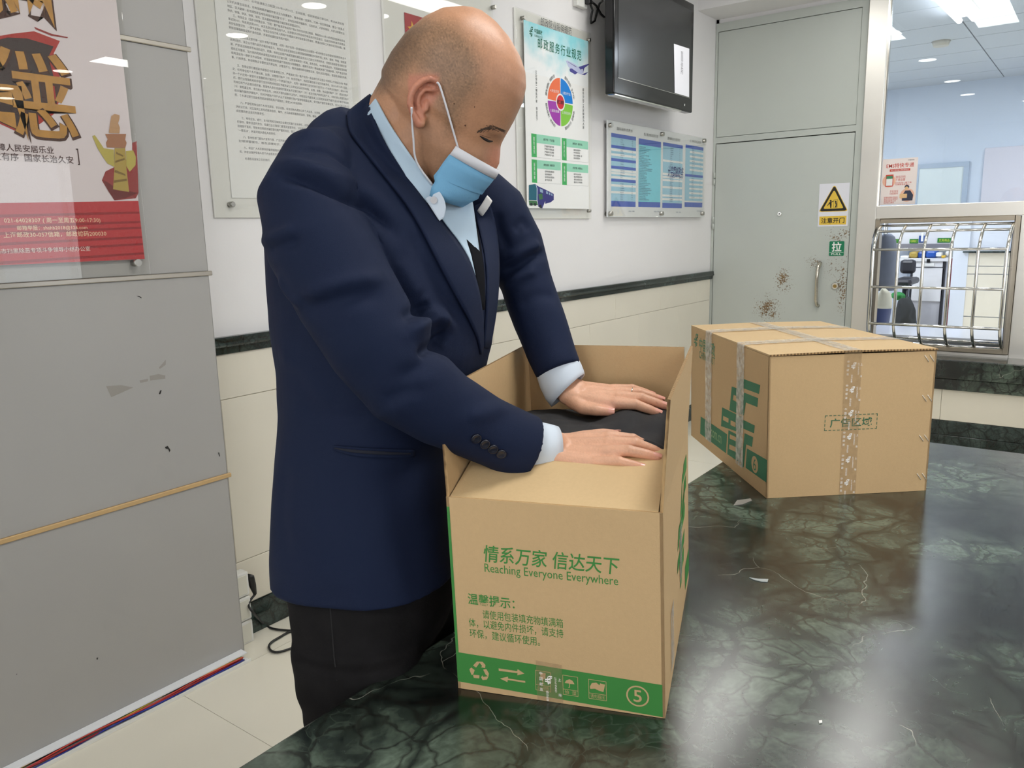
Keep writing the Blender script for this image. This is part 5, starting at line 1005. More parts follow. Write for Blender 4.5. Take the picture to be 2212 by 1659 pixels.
# ---- black clothes in the open box
def cloth_h(u, v):
    x, y = u/BW, v/BD
    z = 1.057+0.012*math.sin(3.0*y+0.6)+0.006*math.sin(7*x+2)-0.03*max(0, 0.30-y)*2.5
    p = Vector((u*11, v*9, 0.3)); z += 0.016*noise.noise(p)+0.007*noise.noise(p*2.3)
    r_ = (x*0.8+y*1.3)*9+2.2*noise.noise(Vector((u*6, v*6, 1.7))); z += 0.0055*math.sin(r_)*(0.4+0.6*x)
    e = min(x, 1-x, y, 1-y); z -= 0.03*math.exp(-e*28)
    return z
nu, nv = 72, 96; mb = MB(); V = []; Fq = []
for j in range(nv+1):
    for i in range(nu+1):
        u, v = 0.006+(BW-0.016)*i/nu, 0.055+(BD-0.063)*j/nv; h = cloth_h(u, v)-B0.z
        fl_ = BH+0.001+(v-0.002)*math.tan(ph)-0.010
        if v < 0.17: h = min(h, fl_)
        V.append(B(u, v, h))
for j in range(nv):
    for i in range(nu):
        a = j*(nu+1)+i; Fq.append((a, a+1, a+nu+2, a+nu+1))
mb.add(V, Fq, True)
rim = [i for i in range(nu+1)]+[(j+1)*(nu+1)-1 for j in range(1, nv+1)]+[nv*(nu+1)+i for i in range(nu-1, -1, -1)]+[j*(nu+1) for j in range(nv-1, 0, -1)]
base = [Vector(mb.v[i]) for i in rim]; low = [Vector((p.x, p.y, CT+0.02)) for p in base]
mb.loft([low, base], True, False)
sw = empty('black_sweater', tuple(B(BW/2, BD/2, 0.02)), 'folded black clothes filling the open cardboard box', 'clothes')
mb.build('knit_body', mat('black_knit', (34, 34, 37), 0.85, noise_amt=0.2, noise_scale=30, bump=0.3, bump_scale=700), sw)

# ---- sealed box
S0 = Vector((1.9681, 0.6497, CT+0.0005)); sw_ = Vector((0.6555, -0.7552, 0)).normalized(); sd = Vector((0.7552, 0.6555, 0)).normalized(); SW, SD, SH = 0.434, 0.655, 0.374
def S(u, v, h): return S0+sw_*(u-0.007*(1-u/SW)*h/SH)+sd*v+UPZ*h
cb = empty('sealed_carton', tuple(S0+sw_*SW/2+sd*SD/2), 'taped shut cardboard box numbered 6 at the back of the counter', 'cardboard box')
panel('front_wall', S(0, 0, 0), S(SW, 0, 0), S(SW, 0, SH), S(0, 0, SH), TH, cb)
panel('right_wall', S(SW, 0, 0), S(SW, SD, 0), S(SW, SD, SH), S(SW, 0, SH), TH, cb)
panel('back_wall', S(SW, SD, 0), S(0, SD, 0), S(0, SD, SH), S(SW, SD, SH), TH, cb)
panel('left_wall', S(0, SD, 0), S(0, 0, 0), S(0, 0, SH), S(0, SD, SH), TH, cb)
panel('bottom_panel', S(0.004, 0.004, 0.005), S(SW-0.004, 0.004, 0.005), S(SW-0.004, SD-0.004, 0.005), S(0.004, SD-0.004, 0.005), TH, cb)
# two top flaps meeting on the centre line, front edge lifted a little
z1_ = SH+0.0045
panel('top_flap', S(0.0, -0.002, z1_+0.001), S(SW/2-0.001, -0.003, z1_+0.005), S(SW/2-0.001, SD, z1_+0.003), S(0.0, SD, z1_), TH, cb, M_card2, flute=(2, 4))
panel('top_flap', S(SW/2+0.001, -0.003, z1_+0.005), S(SW+0.001, -0.002, z1_+0.002), S(SW+0.001, SD, z1_), S(SW/2+0.001, SD, z1_+0.003), TH, cb, M_card2, flute=(2, 4))
GF = Face(S0, sw_, UPZ); GL = Face(S(0, SD, 0), -sd, S(0, SD, SH)-S(0, SD, 0))
def Z7(x, y): return (1490+x/3.952, 680+y/3.952)
def Z6(x, y): return (1500+x/2.962, 440+y/2.962)
# front: dashed panel and lettering
t = MB(); cs = [GF.uv(*Z6(*q)) for q in ((830, 1452), (1166, 1442), (1169, 1342), (833, 1355))]
u0_, u1_, v0_, v1_ = cs[0][0], cs[1][0], (cs[0][1]+cs[1][1])/2, (cs[2][1]+cs[3][1])/2; ds = 0.0075
k = 0
while u0_+k*ds*1.5 < u1_:
    a = u0_+k*ds*1.5; b = min(a+ds, u1_); GF.rect(t, a, v0_, b, v0_+0.0018, 0.0006); GF.rect(t, a, v1_-0.0018, b, v1_, 0.0006); k += 1
k = 0
while v0_+k*ds*1.5 < v1_:
    a = v0_+k*ds*1.5; b = min(a+ds, v1_); GF.rect(t, u0_, a, u0_+0.0018, b, 0.0006); GF.rect(t, u1_-0.0018, a, u1_, b, 0.0006); k += 1
GF.text(t, '广告区域', u0_+(u1_-u0_)*0.10, v0_+(v1_-v0_)*0.20, u0_+(u1_-u0_)*0.90, v0_+(v1_-v0_)*0.78, h=0.0006, bold=0.015, res=3); t.build('panel_lettering', mat('carton_dark_green_ink', (58, 106, 76), 0.65), cb)
# left side: emblem, bands, number
t = MB(); h_ = 0.0006
for pl in ([(452, 545), (603, 600), (592, 676), (446, 622), (430, 728), (396, 712), (418, 560)], [(360, 612), (420, 634), (416, 700), (374, 682), (368, 728), (410, 748), (404, 842), (340, 812)], [(470, 665), (586, 712), (578, 788), (480, 748), (464, 858), (426, 842), (444, 690)],
           [(278, 790), (440, 870), (436, 1008), (268, 950)], [(444, 890), (556, 945), (550, 1012), (438, 962)], [(332, 985), (440, 1040), (430, 1262), (322, 1190)], [(470, 1010), (542, 1045), (533, 1128), (482, 1105), (462, 1302), (440, 1290)]): fpoly(GL, t, pl, Z7, h_)
t.build('large_emblem', M_pg2, cb)
t = MB()
for pl in ([(288, 862), (334, 885), (332, 922), (286, 898)], [(352, 900), (394, 920), (392, 960), (350, 940)], [(345, 1020), (398, 1045), (396, 1080), (343, 1055)], [(340, 1105), (395, 1130), (393, 1170), (338, 1145)]): fpoly(GL, t, pl, Z7, 0.0009)
t.build('emblem_gaps', M_pk, cb)
t = MB(); fpoly(GL, t, [(95, 868), (320, 1020), (310, 1182), (90, 1015)], Z7, h_); t.build('green_band', M_pg2, cb)
t = MB(); fpoly(GL, t, [(490, 1140), (662, 1240), (655, 1432), (478, 1305)], Z7, h_); t.build('number_band', M_pg2, cb)
c = GL.uv(*Z7(557, 1278)); rr = abs(GL.uv(*Z7(557, 1203))[1]-c[1]); t = MB(); GL.ring(t, c[0], c[1], 0, rr*0.95, h=0.0009, n=36); t.build('number_disc', M_pk, cb)
t = MB(); GL.text(t, '6', c[0]-rr*0.42, c[1]-rr*0.68, c[0]+rr*0.42, c[1]+rr*0.68, h=0.0012, res=4); t.build('size_number', M_pg2, cb)
t = MB(); a, b = GL.uv(*Z7(176, 1020)), GL.uv(*Z7(272, 1085)); GL.text(t, '.com.cn', a[0], a[1]-0.004, b[0], a[1]+0.020, h=0.0009); t.build('web_lettering', mat('pale_green_ink', (150, 178, 130), 0.65), cb)
t = MB(); a, b = GL.uv(*Z7(82, 262)), GL.uv(*Z7(217, 350)); GL.text(t, '中国邮政', a[0], (a[1]+b[1])/2-0.010, b[0], (a[1]+b[1])/2+0.032, h=h_, bold=0.015); d_ = GL.uv(*Z7(212, 432)); GL.text(t, 'CHINA POST', a[0], d_[1], b[0], d_[1]+0.024, h=h_)
e_ = GL.uv(*Z7(36, 248)); f_ = GL.uv(*Z7(74, 200)); emblem(GL, t, e_[0], e_[1]-0.008, f_[0]-e_[0], 0.046, h_); t.build('brand_lettering', mat('carton_mid_teal_ink', (92, 138, 104), 0.65), cb)
# tapes: lengthwise over the top and down the front, two across the top and down the side
tu0, tu1 = GF.uv(*Z6(948, 1300))[0], GF.uv(*Z6(1056, 1300))[0]
def strip(name, rows, m, parent, n=1):
    mb = MB(); mb.loft(rows, False, True, False); return mb.build(name, m, parent)
zt_ = z1_+0.0052
strip('front_tape', [[S(tu0+0.007*0.4, -0.0015, 0.0), S(tu1+0.003, -0.0015, 0.0)], [S(tu0+0.002, -0.0016, SH*0.5), S(tu1+0.002, -0.0016, SH*0.5)], [S(tu0, -0.0022, SH-0.006), S(tu1, -0.0022, SH-0.006)], [S(tu0, -0.0045, z1_+0.004), S(tu1, -0.0045, z1_+0.004)]], M_tape2, cb)
strip('top_tape', [[S(tu0, -0.0045, z1_+0.0056), S(tu1, -0.0045, z1_+0.0056)], [S(tu0, 0.12, z1_+0.0062), S(tu1, 0.12, z1_+0.0062)], [S(tu0, SD*0.6, z1_+0.0055), S(tu1, SD*0.6, z1_+0.0055)], [S(tu0, SD, z1_+0.0050), S(tu1, SD, z1_+0.0050)]], M_tape, cb)
for (xa, xb, name) in ((140, 192, 'cross_tape'), (410, 472, 'cross_tape')):
    va, vb = SD-GL.uv(*Z7(xa, 200))[0], SD-GL.uv(*Z7(xb, 300))[0]
    rows = [[S(-0.0016, va, 0.03), S(-0.0016, vb, 0.03)]]
    for k in range(1, 9): rows.append([S(-0.0016-0.0012*(k % 2), va, 0.03+(SH-0.03)*k/8), S(-0.0016-0.001*((k+1) % 2), vb, 0.03+(SH-0.03)*k/8)])
    rows += [[S(-0.001, va, z1_+0.0026), S(-0.001, vb, z1_+0.0026)]]
    for k in range(1, 13): q = SW*k/12; bz_ = 0.0062-0.004*abs(q/SW-0.5)*2; rows.append([S(q, va, z1_+bz_+0.0008+0.0008*(k % 2)), S(q, vb, z1_+bz_+0.0008+0.0008*((k+1) % 2))])
    strip(name, rows, M_tape, cb)
t = MB(); y = SH-0.020
while y > 0.03: tape_marks(GF, t, tu0+0.004, y-0.036, (tu1-tu0)*0.92, 0.0020); y -= 0.062
t.build('tape_print', M_tw, cb)
for (x, y) in ((1505, 990), (1490, 1245), (1470, 1500), (1455, 1745)):
    a = GF.uv(*Z6(x, y)); 
    for q in (-0.008, 0.006):
        MB().tube([GF.P(a[0]+q-0.006, a[1]+0.009, -0.001), GF.P(a[0]+q-0.005, a[1]+0.007, 0.0014), GF.P(a[0]+q+0.005, a[1]-0.007, 0.0014), GF.P(a[0]+q+0.006, a[1]-0.009, -0.001)], 0.0010, 6).build('staple', mat('bright_staple', (226, 222, 212), 0.35, 0.5), cb)

# ---- scraps on the counter
def scrap(name, pts, m, label):
    o = MB().prism([onz(*q, CT+0.0004) for q in reversed(pts)], (0, 0, 0.0012)).build(name, m); tag(o, label, 'scrap')
def ZR(x, y): return (1500+x/2.517, 1000+y/2.517)
scrap('tape_scrap', [ZR(*q) for q in ((213, 232), (232, 205), (305, 195), (312, 205), (262, 226))], mat('scrap_film', (150, 146, 140), 0.3), 'torn grey tape scrap in front of the sealed box')
scrap('film_scrap', [ZR(*q) for q in ((298, 625), (345, 632), (402, 634), (398, 648), (362, 646), (320, 636))], mat('scrap_clear', (176, 184, 186), 0.15), 'narrow shiny film scrap in the middle of the counter')
scrap('paper_scrap', [ZR(*q) for q in ((676, 1404), (694, 1402), (695, 1414), (678, 1417))], M_paper, 'tiny white paper scrap near the front of the counter')
# ================================================================== the man
GV = Vector((0.3452, -0.9385, 0)).normalized(); LV = Vector((0.9385, 0.3452, 0)).normalized()
man = empty('person', (0.95, 1.05, 0), 'man in navy blazer and blue face mask pressing clothes into the open box', 'person')
def mesh_obj(name, me, m, parent=None):
    o = bpy.data.objects.new(name, me); COL.objects.link(o)
    me.materials.clear(); me.materials.append(m)
    if parent is not None: o.parent = parent
    return o
def remeshed(mb, vox, smooth_it=4, name='tmp'):
    o = mb.build(name, None); md = o.modifiers.new('r', 'REMESH'); md.mode = 'VOXEL'; md.voxel_size = vox; md.use_smooth_shade = True
    if smooth_it:
        s_ = o.modifiers.new('s', 'SMOOTH'); s_.factor = 0.5; s_.iterations = smooth_it
    bpy.context.view_layer.update()
    me = bpy.data.meshes.new_from_object(o.evaluated_get(bpy.context.evaluated_depsgraph_get()))
    d = o.data; bpy.data.objects.remove(o); bpy.data.meshes.remove(d); return me
def shift(me, v): me.transform(Matrix.Translation(v))
def capsule(mb, a, b, ra, rb, n=18):
    a, b = Vector(a), Vector(b); t = (b-a); L_ = t.length
    if L_ < 1e-6: mb.sphere(a, ra, nu=n); return
    t.normalize(); p = t.orthogonal().normalized(); q = t.cross(p); rings = []
    for k in range(-6, 1): an = math.radians(90*k/6+0.0); rings.append((a+t*(ra*math.sin(an)), max(ra*math.cos(an), ra*0.02)))
    for k in range(0, 7): an = math.radians(90*k/6); rings.append((b+t*(rb*math.sin(an)), max(rb*math.cos(an), rb*0.02)))
    mb.loft([[c+(p*math.cos(x)+q*math.sin(x))*r_ for x in [2*math.pi*j/n for j in range(n)]] for c, r_ in rings])

# ---------------- head frame
HD = 1.27; HPX = (965, 225); HC = dep(*HPX, HD); hv = ray(*HPX).normalized()
he1 = (RT-hv*RT.dot(hv)).normalized(); he2 = he1.cross(hv)
pc_, ps_ = 0.853, 0.522
hf0 = he1*pc_-he2*ps_; hu = he1*ps_+he2*pc_; psi = math.radians(9)
hf = hf0*math.cos(psi)-hv*math.sin(psi); hl = hv*math.cos(psi)+hf0*math.sin(psi)
EP = onplane(922, 222, HC, hv)         # ear-hole level marks the origin of the head frame
def hab(px, py, off=0.0):
    p = onplane(px, py, HC-hv*off, hv)-EP; return (p.dot(hf0)/math.cos(psi), p.dot(hu))
def HP(a, y, b): return EP+hf*a+hl*y+hu*b      # head frame to world (a forward, y left, b up)
front = [hab(*q) for q in ((1040, 25), (1073, 50), (1101, 84.6), (1123, 125), (1133, 157), (1134, 188), (1127, 219), (1114, 247), (1106, 264), (1096, 280), (1082, 298), (1070, 318), (1058, 340), (1050, 360), (1043, 380), (1035, 395), (1026, 412), (1010, 428), (985, 436))]
nose = [hab(*q) for q in ((1100, 276), (1086, 297), (1080, 315), (1079, 335), (1077, 352), (1070, 366), (1052, 370))]
back = [hab(*q) for q in ((1040, 25), (1020, 17), (1000, 15), (957, 19), (919, 37.6), (878, 72), (847, 113), (826, 152), (825, 185), (850, 240), (880, 300), (920, 370), (960, 425), (985, 436))]
def interp(tab, b):
    tab = sorted([(q[1], q[0]) for q in tab])
    if b <= tab[0][0]: return tab[0][1]
    for i in range(len(tab)-1):
        if tab[i][0] <= b <= tab[i+1][0]:
            k = (b-tab[i][0])/max(1e-9, tab[i+1][0]-tab[i][0]); return tab[i][1]*(1-k)+tab[i+1][1]*k
    return tab[-1][1]
bt = max(q[1] for q in front+back)+0.0015; bb_ = min(q[1] for q in front)
wtab = [(0.020, bb_), (0.042, bb_+0.012), (0.058, bb_+0.035), (0.070, bb_+0.065), (0.078, bb_+0.10), (0.083, 0.0), (0.088, 0.035), (0.0905, 0.06)]
def hw_(b):
    if b > 0.06: q = (b-0.06)/(bt-0.06); return 0.0905*max(0.0, 1-q**2.3)**0.5
    return interp(wtab, b)
eb = hab(1050, 303, 0.055)     # near eye
brow = hab(1062, 279, 0.05)
rings = []; NB, NT = 84, 72
for i in range(NB+1):
    k = i/NB; b = bb_+(bt-bb_)*(0.5-0.5*math.cos(math.pi*k)*1.0)
    xf, xb = interp(front, b), interp(back, b)
    if xf-xb < 0.004: m_ = (xf+xb)/2; xf, xb = m_+0.002, m_-0.002
    xm = xb+(xf-xb)*0.42; w_ = max(hw_(b), 0.002); ring_ = []
    xn = interp(nose, b) if nose[-1][1] <= b <= nose[0][1] else None
    for j in range(NT):
        t = 2*math.pi*j/NT; c_, s_ = math.cos(t), math.sin(t); n_ = 2.35 if c_ > 0 else 2.1
        cx_ = math.copysign(abs(c_)**(2/n_), c_); sy_ = math.copysign(abs(s_)**(2/n_), s_)
        a = xm+cx_*((xf-xm) if c_ > 0 else (xm-xb)); y = w_*sy_
        if c_ > 0:
            if xn is not None: a += max(0, xn-xf)*math.exp(-(y/(0.012+0.006*min(1, max(0, (nose[0][1]-b)/0.05))))**2)
            for sg in (-1, 1):
                dy, db = (y-sg*0.036), (b-eb[1])
                a -= 0.0105*math.exp(-(dy/0.017)**2-((db)/0.011)**2)                      # socket
                a += 0.0065*math.exp(-(dy/0.013)**2-((db+0.001)/0.0075)**2)               # lid over the eyeball
                a += 0.0035*math.exp(-(dy/0.024)**2-((b-brow[1])/0.008)**2)               # brow
                a += 0.0045*math.exp(-((y-sg*0.048)/0.018)**2-((b-eb[1]+0.030)/0.016)**2)  # cheek
        ring_.append(HP(a, y, b))
    rings.append(ring_)
skin = MB(); skin.loft(rings)
# ears
def ear(sg):
    def ep(px, py, o): a, b = hab(px, py, 0.088); return HP(a+0.088*math.tan(psi), sg*(0.084+o), b)
    crv = [(946, 192, .000), (944, 177, .006), (931, 171, .011), (915, 176, .015), (900, 190, .018), (891, 208, .019), (889, 226, .018), (893, 243, .015), (900, 258, .011), (906, 269, .008), (911, 268, .006), (914, 258, .003)]
    P = [ep(*q) for q in crv]; rr = [.0042, .0046, .0048, .0052, .0054, .0054, .0052, .005, .0058, .0066, .006, .004]
    for i in range(len(P)-1): capsule(skin, P[i], P[i+1], rr[i], rr[i+1], 10)
    inn = [(935, 195, .004), (918, 194, .009), (906, 208, .010), (904, 224, .009), (908, 240, .006), (912, 252, .004)]
    Q = [ep(*q) for q in inn]
    for i in range(len(Q)-1): capsule(skin, Q[i], Q[i+1], .0036, .0036, 8)
    for (x, y, o, r_) in ((925, 185, .000, .010), (905, 200, .004, .009), (898, 218, .006, .008), (900, 238, .003, .009), (907, 255, .001, .009)): skin.sphere(ep(x, y, o-.004), r_)
    capsule(skin, ep(921, 222, .0), ep(919, 236, .002), .0045, .0045, 8)
ear(-1)
def ear_far():
    for (x, y, o, r_) in ((925, 185, .006, .012), (903, 208, .012, .012), (898, 232, .010, .012), (905, 258, .004, .010)):
        a, b = hab(x, y, 0.088); skin.sphere(HP(a+0.088*math.tan(psi), 0.084+o, b), r_)
ear_far()
# neck and trunk inside the clothes
for (A_, B_, ra, rb) in (((940, 262, 1.275), (890, 316, 1.295), .074, .074), ((890, 316, 1.295), (840, 385, 1.33), .074, .078), ((840, 385, 1.33), (800, 520, 1.38), .083, .08), ((800, 520, 1.38), (790, 900, 1.42), .08, .08), ((790, 900, 1.42), (790, 1150, 1.43), .08, .08),
                         ((913, 204, 1.27), (877, 268, 1.285), .068, .068)):
    capsule(skin, dep(*A_), dep(*B_), ra, rb, 24)
capsule(skin, dep(820, 440, 1.35), dep(665, 440, 1.17), .05, .04); capsule(skin, dep(830, 480, 1.38), dep(1045, 480, 1.52), .045, .026)
# ---------------- arms and hands
def arm(pts):
    for i in range(len(pts)-1): capsule(skin, dep(*pts[i][:3]), dep(*pts[i+1][:3]), pts[i][3], pts[i+1][3])
arm([(665, 440, 1.17, .04), (800, 715, 1.15, .04), (890, 838, 1.17, .036), (1060, 932, 1.232, .030), (1190, 962, 1.262, .027)])
arm([(1045, 480, 1.52, .026), (1135, 605, 1.535, .032), (1190, 760, 1.515, .028), (1222, 832, 1.505, .026)])
NAILS = []
def hand(W0, fwd, up, side, sc=1.0, spread=1.0, thumb=None, curl=None, angs=None, wb=0.03):
    fwd = fwd.normalized(); sdv = up.cross(fwd).normalized()*side; up = fwd.cross(sdv)*side if side > 0 else sdv.cross(fwd)*1
    up = up.normalized()
    if up.z < 0: up = -up
    P = lambda x, y, z: W0+fwd*(x*sc)+sdv*(y*sc)+up*(z*sc)
    mcp = [(.088, .031, .004), (.091, .010, .007), (.086, -.011, .005), (.077, -.031, .000)]
    ln = [.084, .092, .087, .077]; an = angs or [5*spread, 1*spread, -5*spread, -12*spread]; rd = [1.0, 1.0, .95, .86]
    for i, (x, y, z) in enumerate(mcp):
        capsule(skin, P(-.004, y*.62, -.002), P(x, y, z-.003), .0155*sc, .0118*sc*rd[i], 16)
        capsule(skin, P(.02, y*.75, -.012), P(x-.006, y*.95, z-.012), .012*sc, .0100*sc, 14)
        c_, s_ = math.cos(math.radians(an[i])), math.sin(math.radians(an[i])); L_ = ln[i]
        zz = curl[i] if curl else (.004, -.001, -.006)
        J = [(x, y, z-.001), (x+c_*L_*.47, y+s_*L_*.47, z+zz[0]-.002), (x+c_*L_*.77, y+s_*L_*.77, z+zz[1]-.003), (x+c_*L_*.96, y+s_*L_*.96, z+zz[2]-.003)]
        R_ = [.0114, .0097, .0086, .0076]
        for k in range(3): capsule(skin, P(*J[k]), P(*J[k+1]), R_[k]*sc*rd[i], R_[k+1]*sc*rd[i], 14)
        skin.sphere(P(J[1][0], J[1][1], J[1][2]+.0008), .0097*sc*rd[i])
        d_ = (P(*J[3])-P(*J[2])).normalized(); NAILS.append((P(*J[3])+d_*.0005*sc, d_, up, .0074*sc*rd[i], sdv))
    # webs and heel of the hand
    for i in range(3):
        a, b = mcp[i], mcp[i+1]; capsule(skin, P((a[0]+b[0])/2-.012, (a[1]+b[1])/2, -.002), P((a[0]+b[0])/2+.004, (a[1]+b[1])/2, -.002), .0105*sc, .0075*sc, 12)
    capsule(skin, P(.010, -.020, -.008), P(.060, -.032, -.008), .016*sc, .0125*sc); capsule(skin, P(.012, .018, -.008), P(.055, .034, -.010), .018*sc, .013*sc)
    capsule(skin, P(-wb, .0, .0), P(.012, .0, -.002), .025*sc, .025*sc); capsule(skin, P(-wb*.6, .012, .0), P(.01, .016, -.002), .020*sc, .020*sc); capsule(skin, P(-wb*.6, -.012, .0), P(.01, -.016, -.002), .020*sc, .020*sc)
    T = thumb or [(.016, .026, -.008), (.046, .050, -.012), (.076, .060, -.013), (.098, .064, -.015)]
    RT_ = [.0165, .0125, .0108, .0082]
    for k in range(3): capsule(skin, P(*T[k]), P(*T[k+1]), RT_[k]*sc, RT_[k+1]*sc, 16)
    capsule(skin, P(.03, .028, -.006), P(*T[1]), .014*sc, .010*sc)
    d_ = (P(*T[3])-P(*T[2])).normalized(); tn = (up*0.8+sdv*0.6).normalized() if side > 0 else up
    NAILS.append((P(*T[3])+d_*.0005*sc, d_, (up*0.75+sdv*0.66).normalized(), .0080*sc, d_.cross(up).normalized()))
    return P
# right hand (near): thumb side points away from the camera
Wn = dep(1190, 970, 1.268); Tn = dep(1416, 973, 1.225)
upn = (UPZ*math.cos(math.radians(20))-LV*math.sin(math.radians(20)))
Pn = hand(Wn, Tn-Wn, upn, 1, 1.0, 1.0, curl=[(-.004, -.018, -.032), (.001, -.010, -.022), (.005, .001, -.004), (.004, .000, -.004)], angs=[1, -1, -3, -4])
# left hand (far): thumb side faces the camera
Wf = dep(1232, 845, 1.500); Tf = dep(1430, 868, 1.462)
upf = (UPZ*math.cos(math.radians(16))-LV*math.sin(math.radians(16)))
Pf = hand(Wf, Tf-Wf, upf, -1, 1.0, 0.6, thumb=[(.010, .024, -.006), (.032, .044, -.008), (.058, .050, -.006), (.084, .047, -.007)], wb=0.006)
me = remeshed(skin, 0.0023, 3)
# vertex colours: skin, stubble, ears, knuckles
co = np.empty(len(me.vertices)*3); me.vertices.foreach_get('co', co); co = co.reshape(-1, 3)
E_ = np.array(EP); A_ = (co-E_) @ np.array(hf); Y_ = (co-E_) @ np.array(hl); B_ = (co-E_) @ np.array(hu)
def lin(c): return np.array(srgb(*c)[:3])
col = np.tile(lin((184, 136, 104)), (len(co), 1))
head_m = (np.abs(A_) < 0.30) & (np.abs(Y_) < 0.16) & (B_ > -0.16) & (B_ < 0.2)
def softpoly(pts, edge):
    P = np.array([hab(*q) for q in pts]); inside = np.zeros(len(co), bool); dmin = np.full(len(co), 9.0); n = len(P)
    for i in range(n):
        p, q = P[i], P[(i+1) % n]
        cond = ((p[1] > B_) != (q[1] > B_)); xi = (q[0]-p[0])*(B_-p[1])/(q[1]-p[1]+1e-12)+p[0]; inside ^= cond & (A_ < xi)
        d = q-p; t = np.clip(((A_-p[0])*d[0]+(B_-p[1])*d[1])/(d@d), 0, 1); dmin = np.minimum(dmin, np.hypot(A_-p[0]-t*d[0], B_-p[1]-t*d[1]))
    s_ = np.where(inside, dmin, -dmin); return np.clip(0.5+s_/(2*edge), 0, 1)*head_m
rng = np.random.default_rng(4)
grain = rng.normal(0, 1, len(co))
hair = softpoly([(800, 190), (835, 105), (880, 62), (930, 50), (985, 66), (1030, 105), (1052, 150), (1050, 200), (1018, 235), (1000, 290), (980, 290), (966, 235), (950, 185), (915, 160), (885, 185), (860, 205), (820, 205)], 0.013)
dark = softpoly([(800, 185), (838, 100), (885, 58), (925, 75), (905, 120), (870, 165), (835, 195)], 0.018)
beard = softpoly([(905, 300), (935, 290), (985, 320), (1060, 350), (1060, 460), (960, 470), (900, 370)], 0.016)
col = col*(1-0.62*hair[:, None])+lin((112, 92, 70))*(0.62*hair[:, None]); col = col*(1-0.5*(dark*hair)[:, None])+lin((58, 48, 40))*(0.5*(dark*hair)[:, None]); col = col*(1-0.32*beard[:, None])+lin((128, 100, 78))*(0.32*beard[:, None])
scalp = softpoly([(1000, 0), (1060, 20), (1140, 120), (1145, 210), (1110, 240), (1060, 200), (1040, 100)], 0.02); col = col*(1-0.45*scalp[:, None])+lin((192, 138, 107))*(0.45*scalp[:, None])
earm = softpoly([(901, 175), (964, 175), (968, 210), (941, 250), (931, 288), (911, 285), (898, 230)], 0.004)*(np.abs(Y_) > 0.080); col = col*(1-0.6*earm[:, None])+lin((200, 124, 104))*(0.6*earm[:, None])
nosem = softpoly([(1060, 318), (1090, 310), (1090, 380), (1045, 375)], 0.008); col = col*(1-0.5*nosem[:, None])+lin((196, 120, 98))*(0.5*nosem[:, None])
handm = ~head_m & (co[:, 2] < 1.2)
col[handm] = lin((216, 166, 137))
for (p, d, u_, r_, sdv_) in NAILS:
    k = np.exp(-((np.linalg.norm(co-np.array(p), axis=1))/(r_*2.2))**2); col = col*(1-0.35*k[:, None])+lin((222, 140, 126))*(0.35*k[:, None])
col *= (1+0.035*grain)[:, None]*(1+0.10*(hair*grain)[:, None])
ca = me.color_attributes.new('skin_colour', 'FLOAT_COLOR', 'POINT'); ca.data.foreach_set('color', np.clip(np.hstack([col, np.ones((len(co), 1))]), 0, 1).astype(np.float32).ravel())
M_skin = bpy.data.materials.new('skin'); M_skin.use_nodes = True; nt, b = nodes_of(M_skin); N = nt.nodes.new; L = nt.links.new
at = N('ShaderNodeVertexColor'); at.layer_name = 'skin_colour'; tc = N('ShaderNodeTexCoord'); n_ = N('ShaderNodeTexNoise'); n_.inputs['Scale'].default_value = 38; n_.inputs['Detail'].default_value = 7; L(tc.outputs['Object'], n_.inputs['Vector'])
mr = N('ShaderNodeMapRange'); mr.inputs['To Min'].default_value = 0.86; mr.inputs['To Max'].default_value = 1.14; L(n_.outputs['Fac'], mr.inputs['Value']); hs = N('ShaderNodeHueSaturation'); L(at.outputs[0], hs.inputs['Color']); L(mr.outputs[0], hs.inputs['Value']); L(hs.outputs[0], b.inputs['Base Color'])
b.inputs['Roughness'].default_value = 0.47; b.inputs['Subsurface Weight'].default_value = 0.0; b.inputs['Subsurface Radius'].default_value = (0.010, 0.004, 0.002); b.inputs['Subsurface Scale'].default_value = 0.6
bp = N('ShaderNodeBump'); bp.inputs['Strength'].default_value = 0.10; bp.inputs['Distance'].default_value = 0.002; n3 = N('ShaderNodeTexNoise'); n3.inputs['Scale'].default_value = 300; L(tc.outputs['Object'], n3.inputs['Vector']); L(n3.outputs['Fac'], bp.inputs['Height']); L(bp.outputs[0], b.inputs['Normal'])
skin_bvh = BVHTree.FromPolygons([Vector(c_) for c_ in co], [tuple(p.vertices) for p in me.polygons])
shift(me, -Vector(man.location)); body = mesh_obj('body', me, M_skin, man)
def hit(bvh, px, py, lift=0.0):
    d = ray(px, py).normalized(); r_ = bvh.ray_cast(CAM, d)
    return None if r_[0] is None else (r_[0]-d*lift, r_[1])
def skin_line(name, pts, rads, m, lift=0.0, sub=4, parent=man):
    q = []
    P = smooth_pts([Vector((x, y, 0)) for x, y in pts], sub)
    R_ = np.interp(np.linspace(0, 1, len(P)), np.linspace(0, 1, len(rads)), rads)
    for i, p in enumerate(P):
        h_ = hit(skin_bvh, p.x, p.y, lift)
        if h_: q.append((h_[0], float(R_[i])))
    if len(q) > 1: return MB().tube([a for a, _ in q], [b for _, b in q], 8).build(name, m, parent)
M_hair = mat('eyebrow_hair', (96, 76, 63), 0.8)
bm_ = MB(); rb_ = random.Random(5); bp_ = smooth_pts([Vector((x, y, 0)) for x, y in ((1031, 286), (1046, 279), (1062, 276), (1078, 279), (1094, 286))], 14)
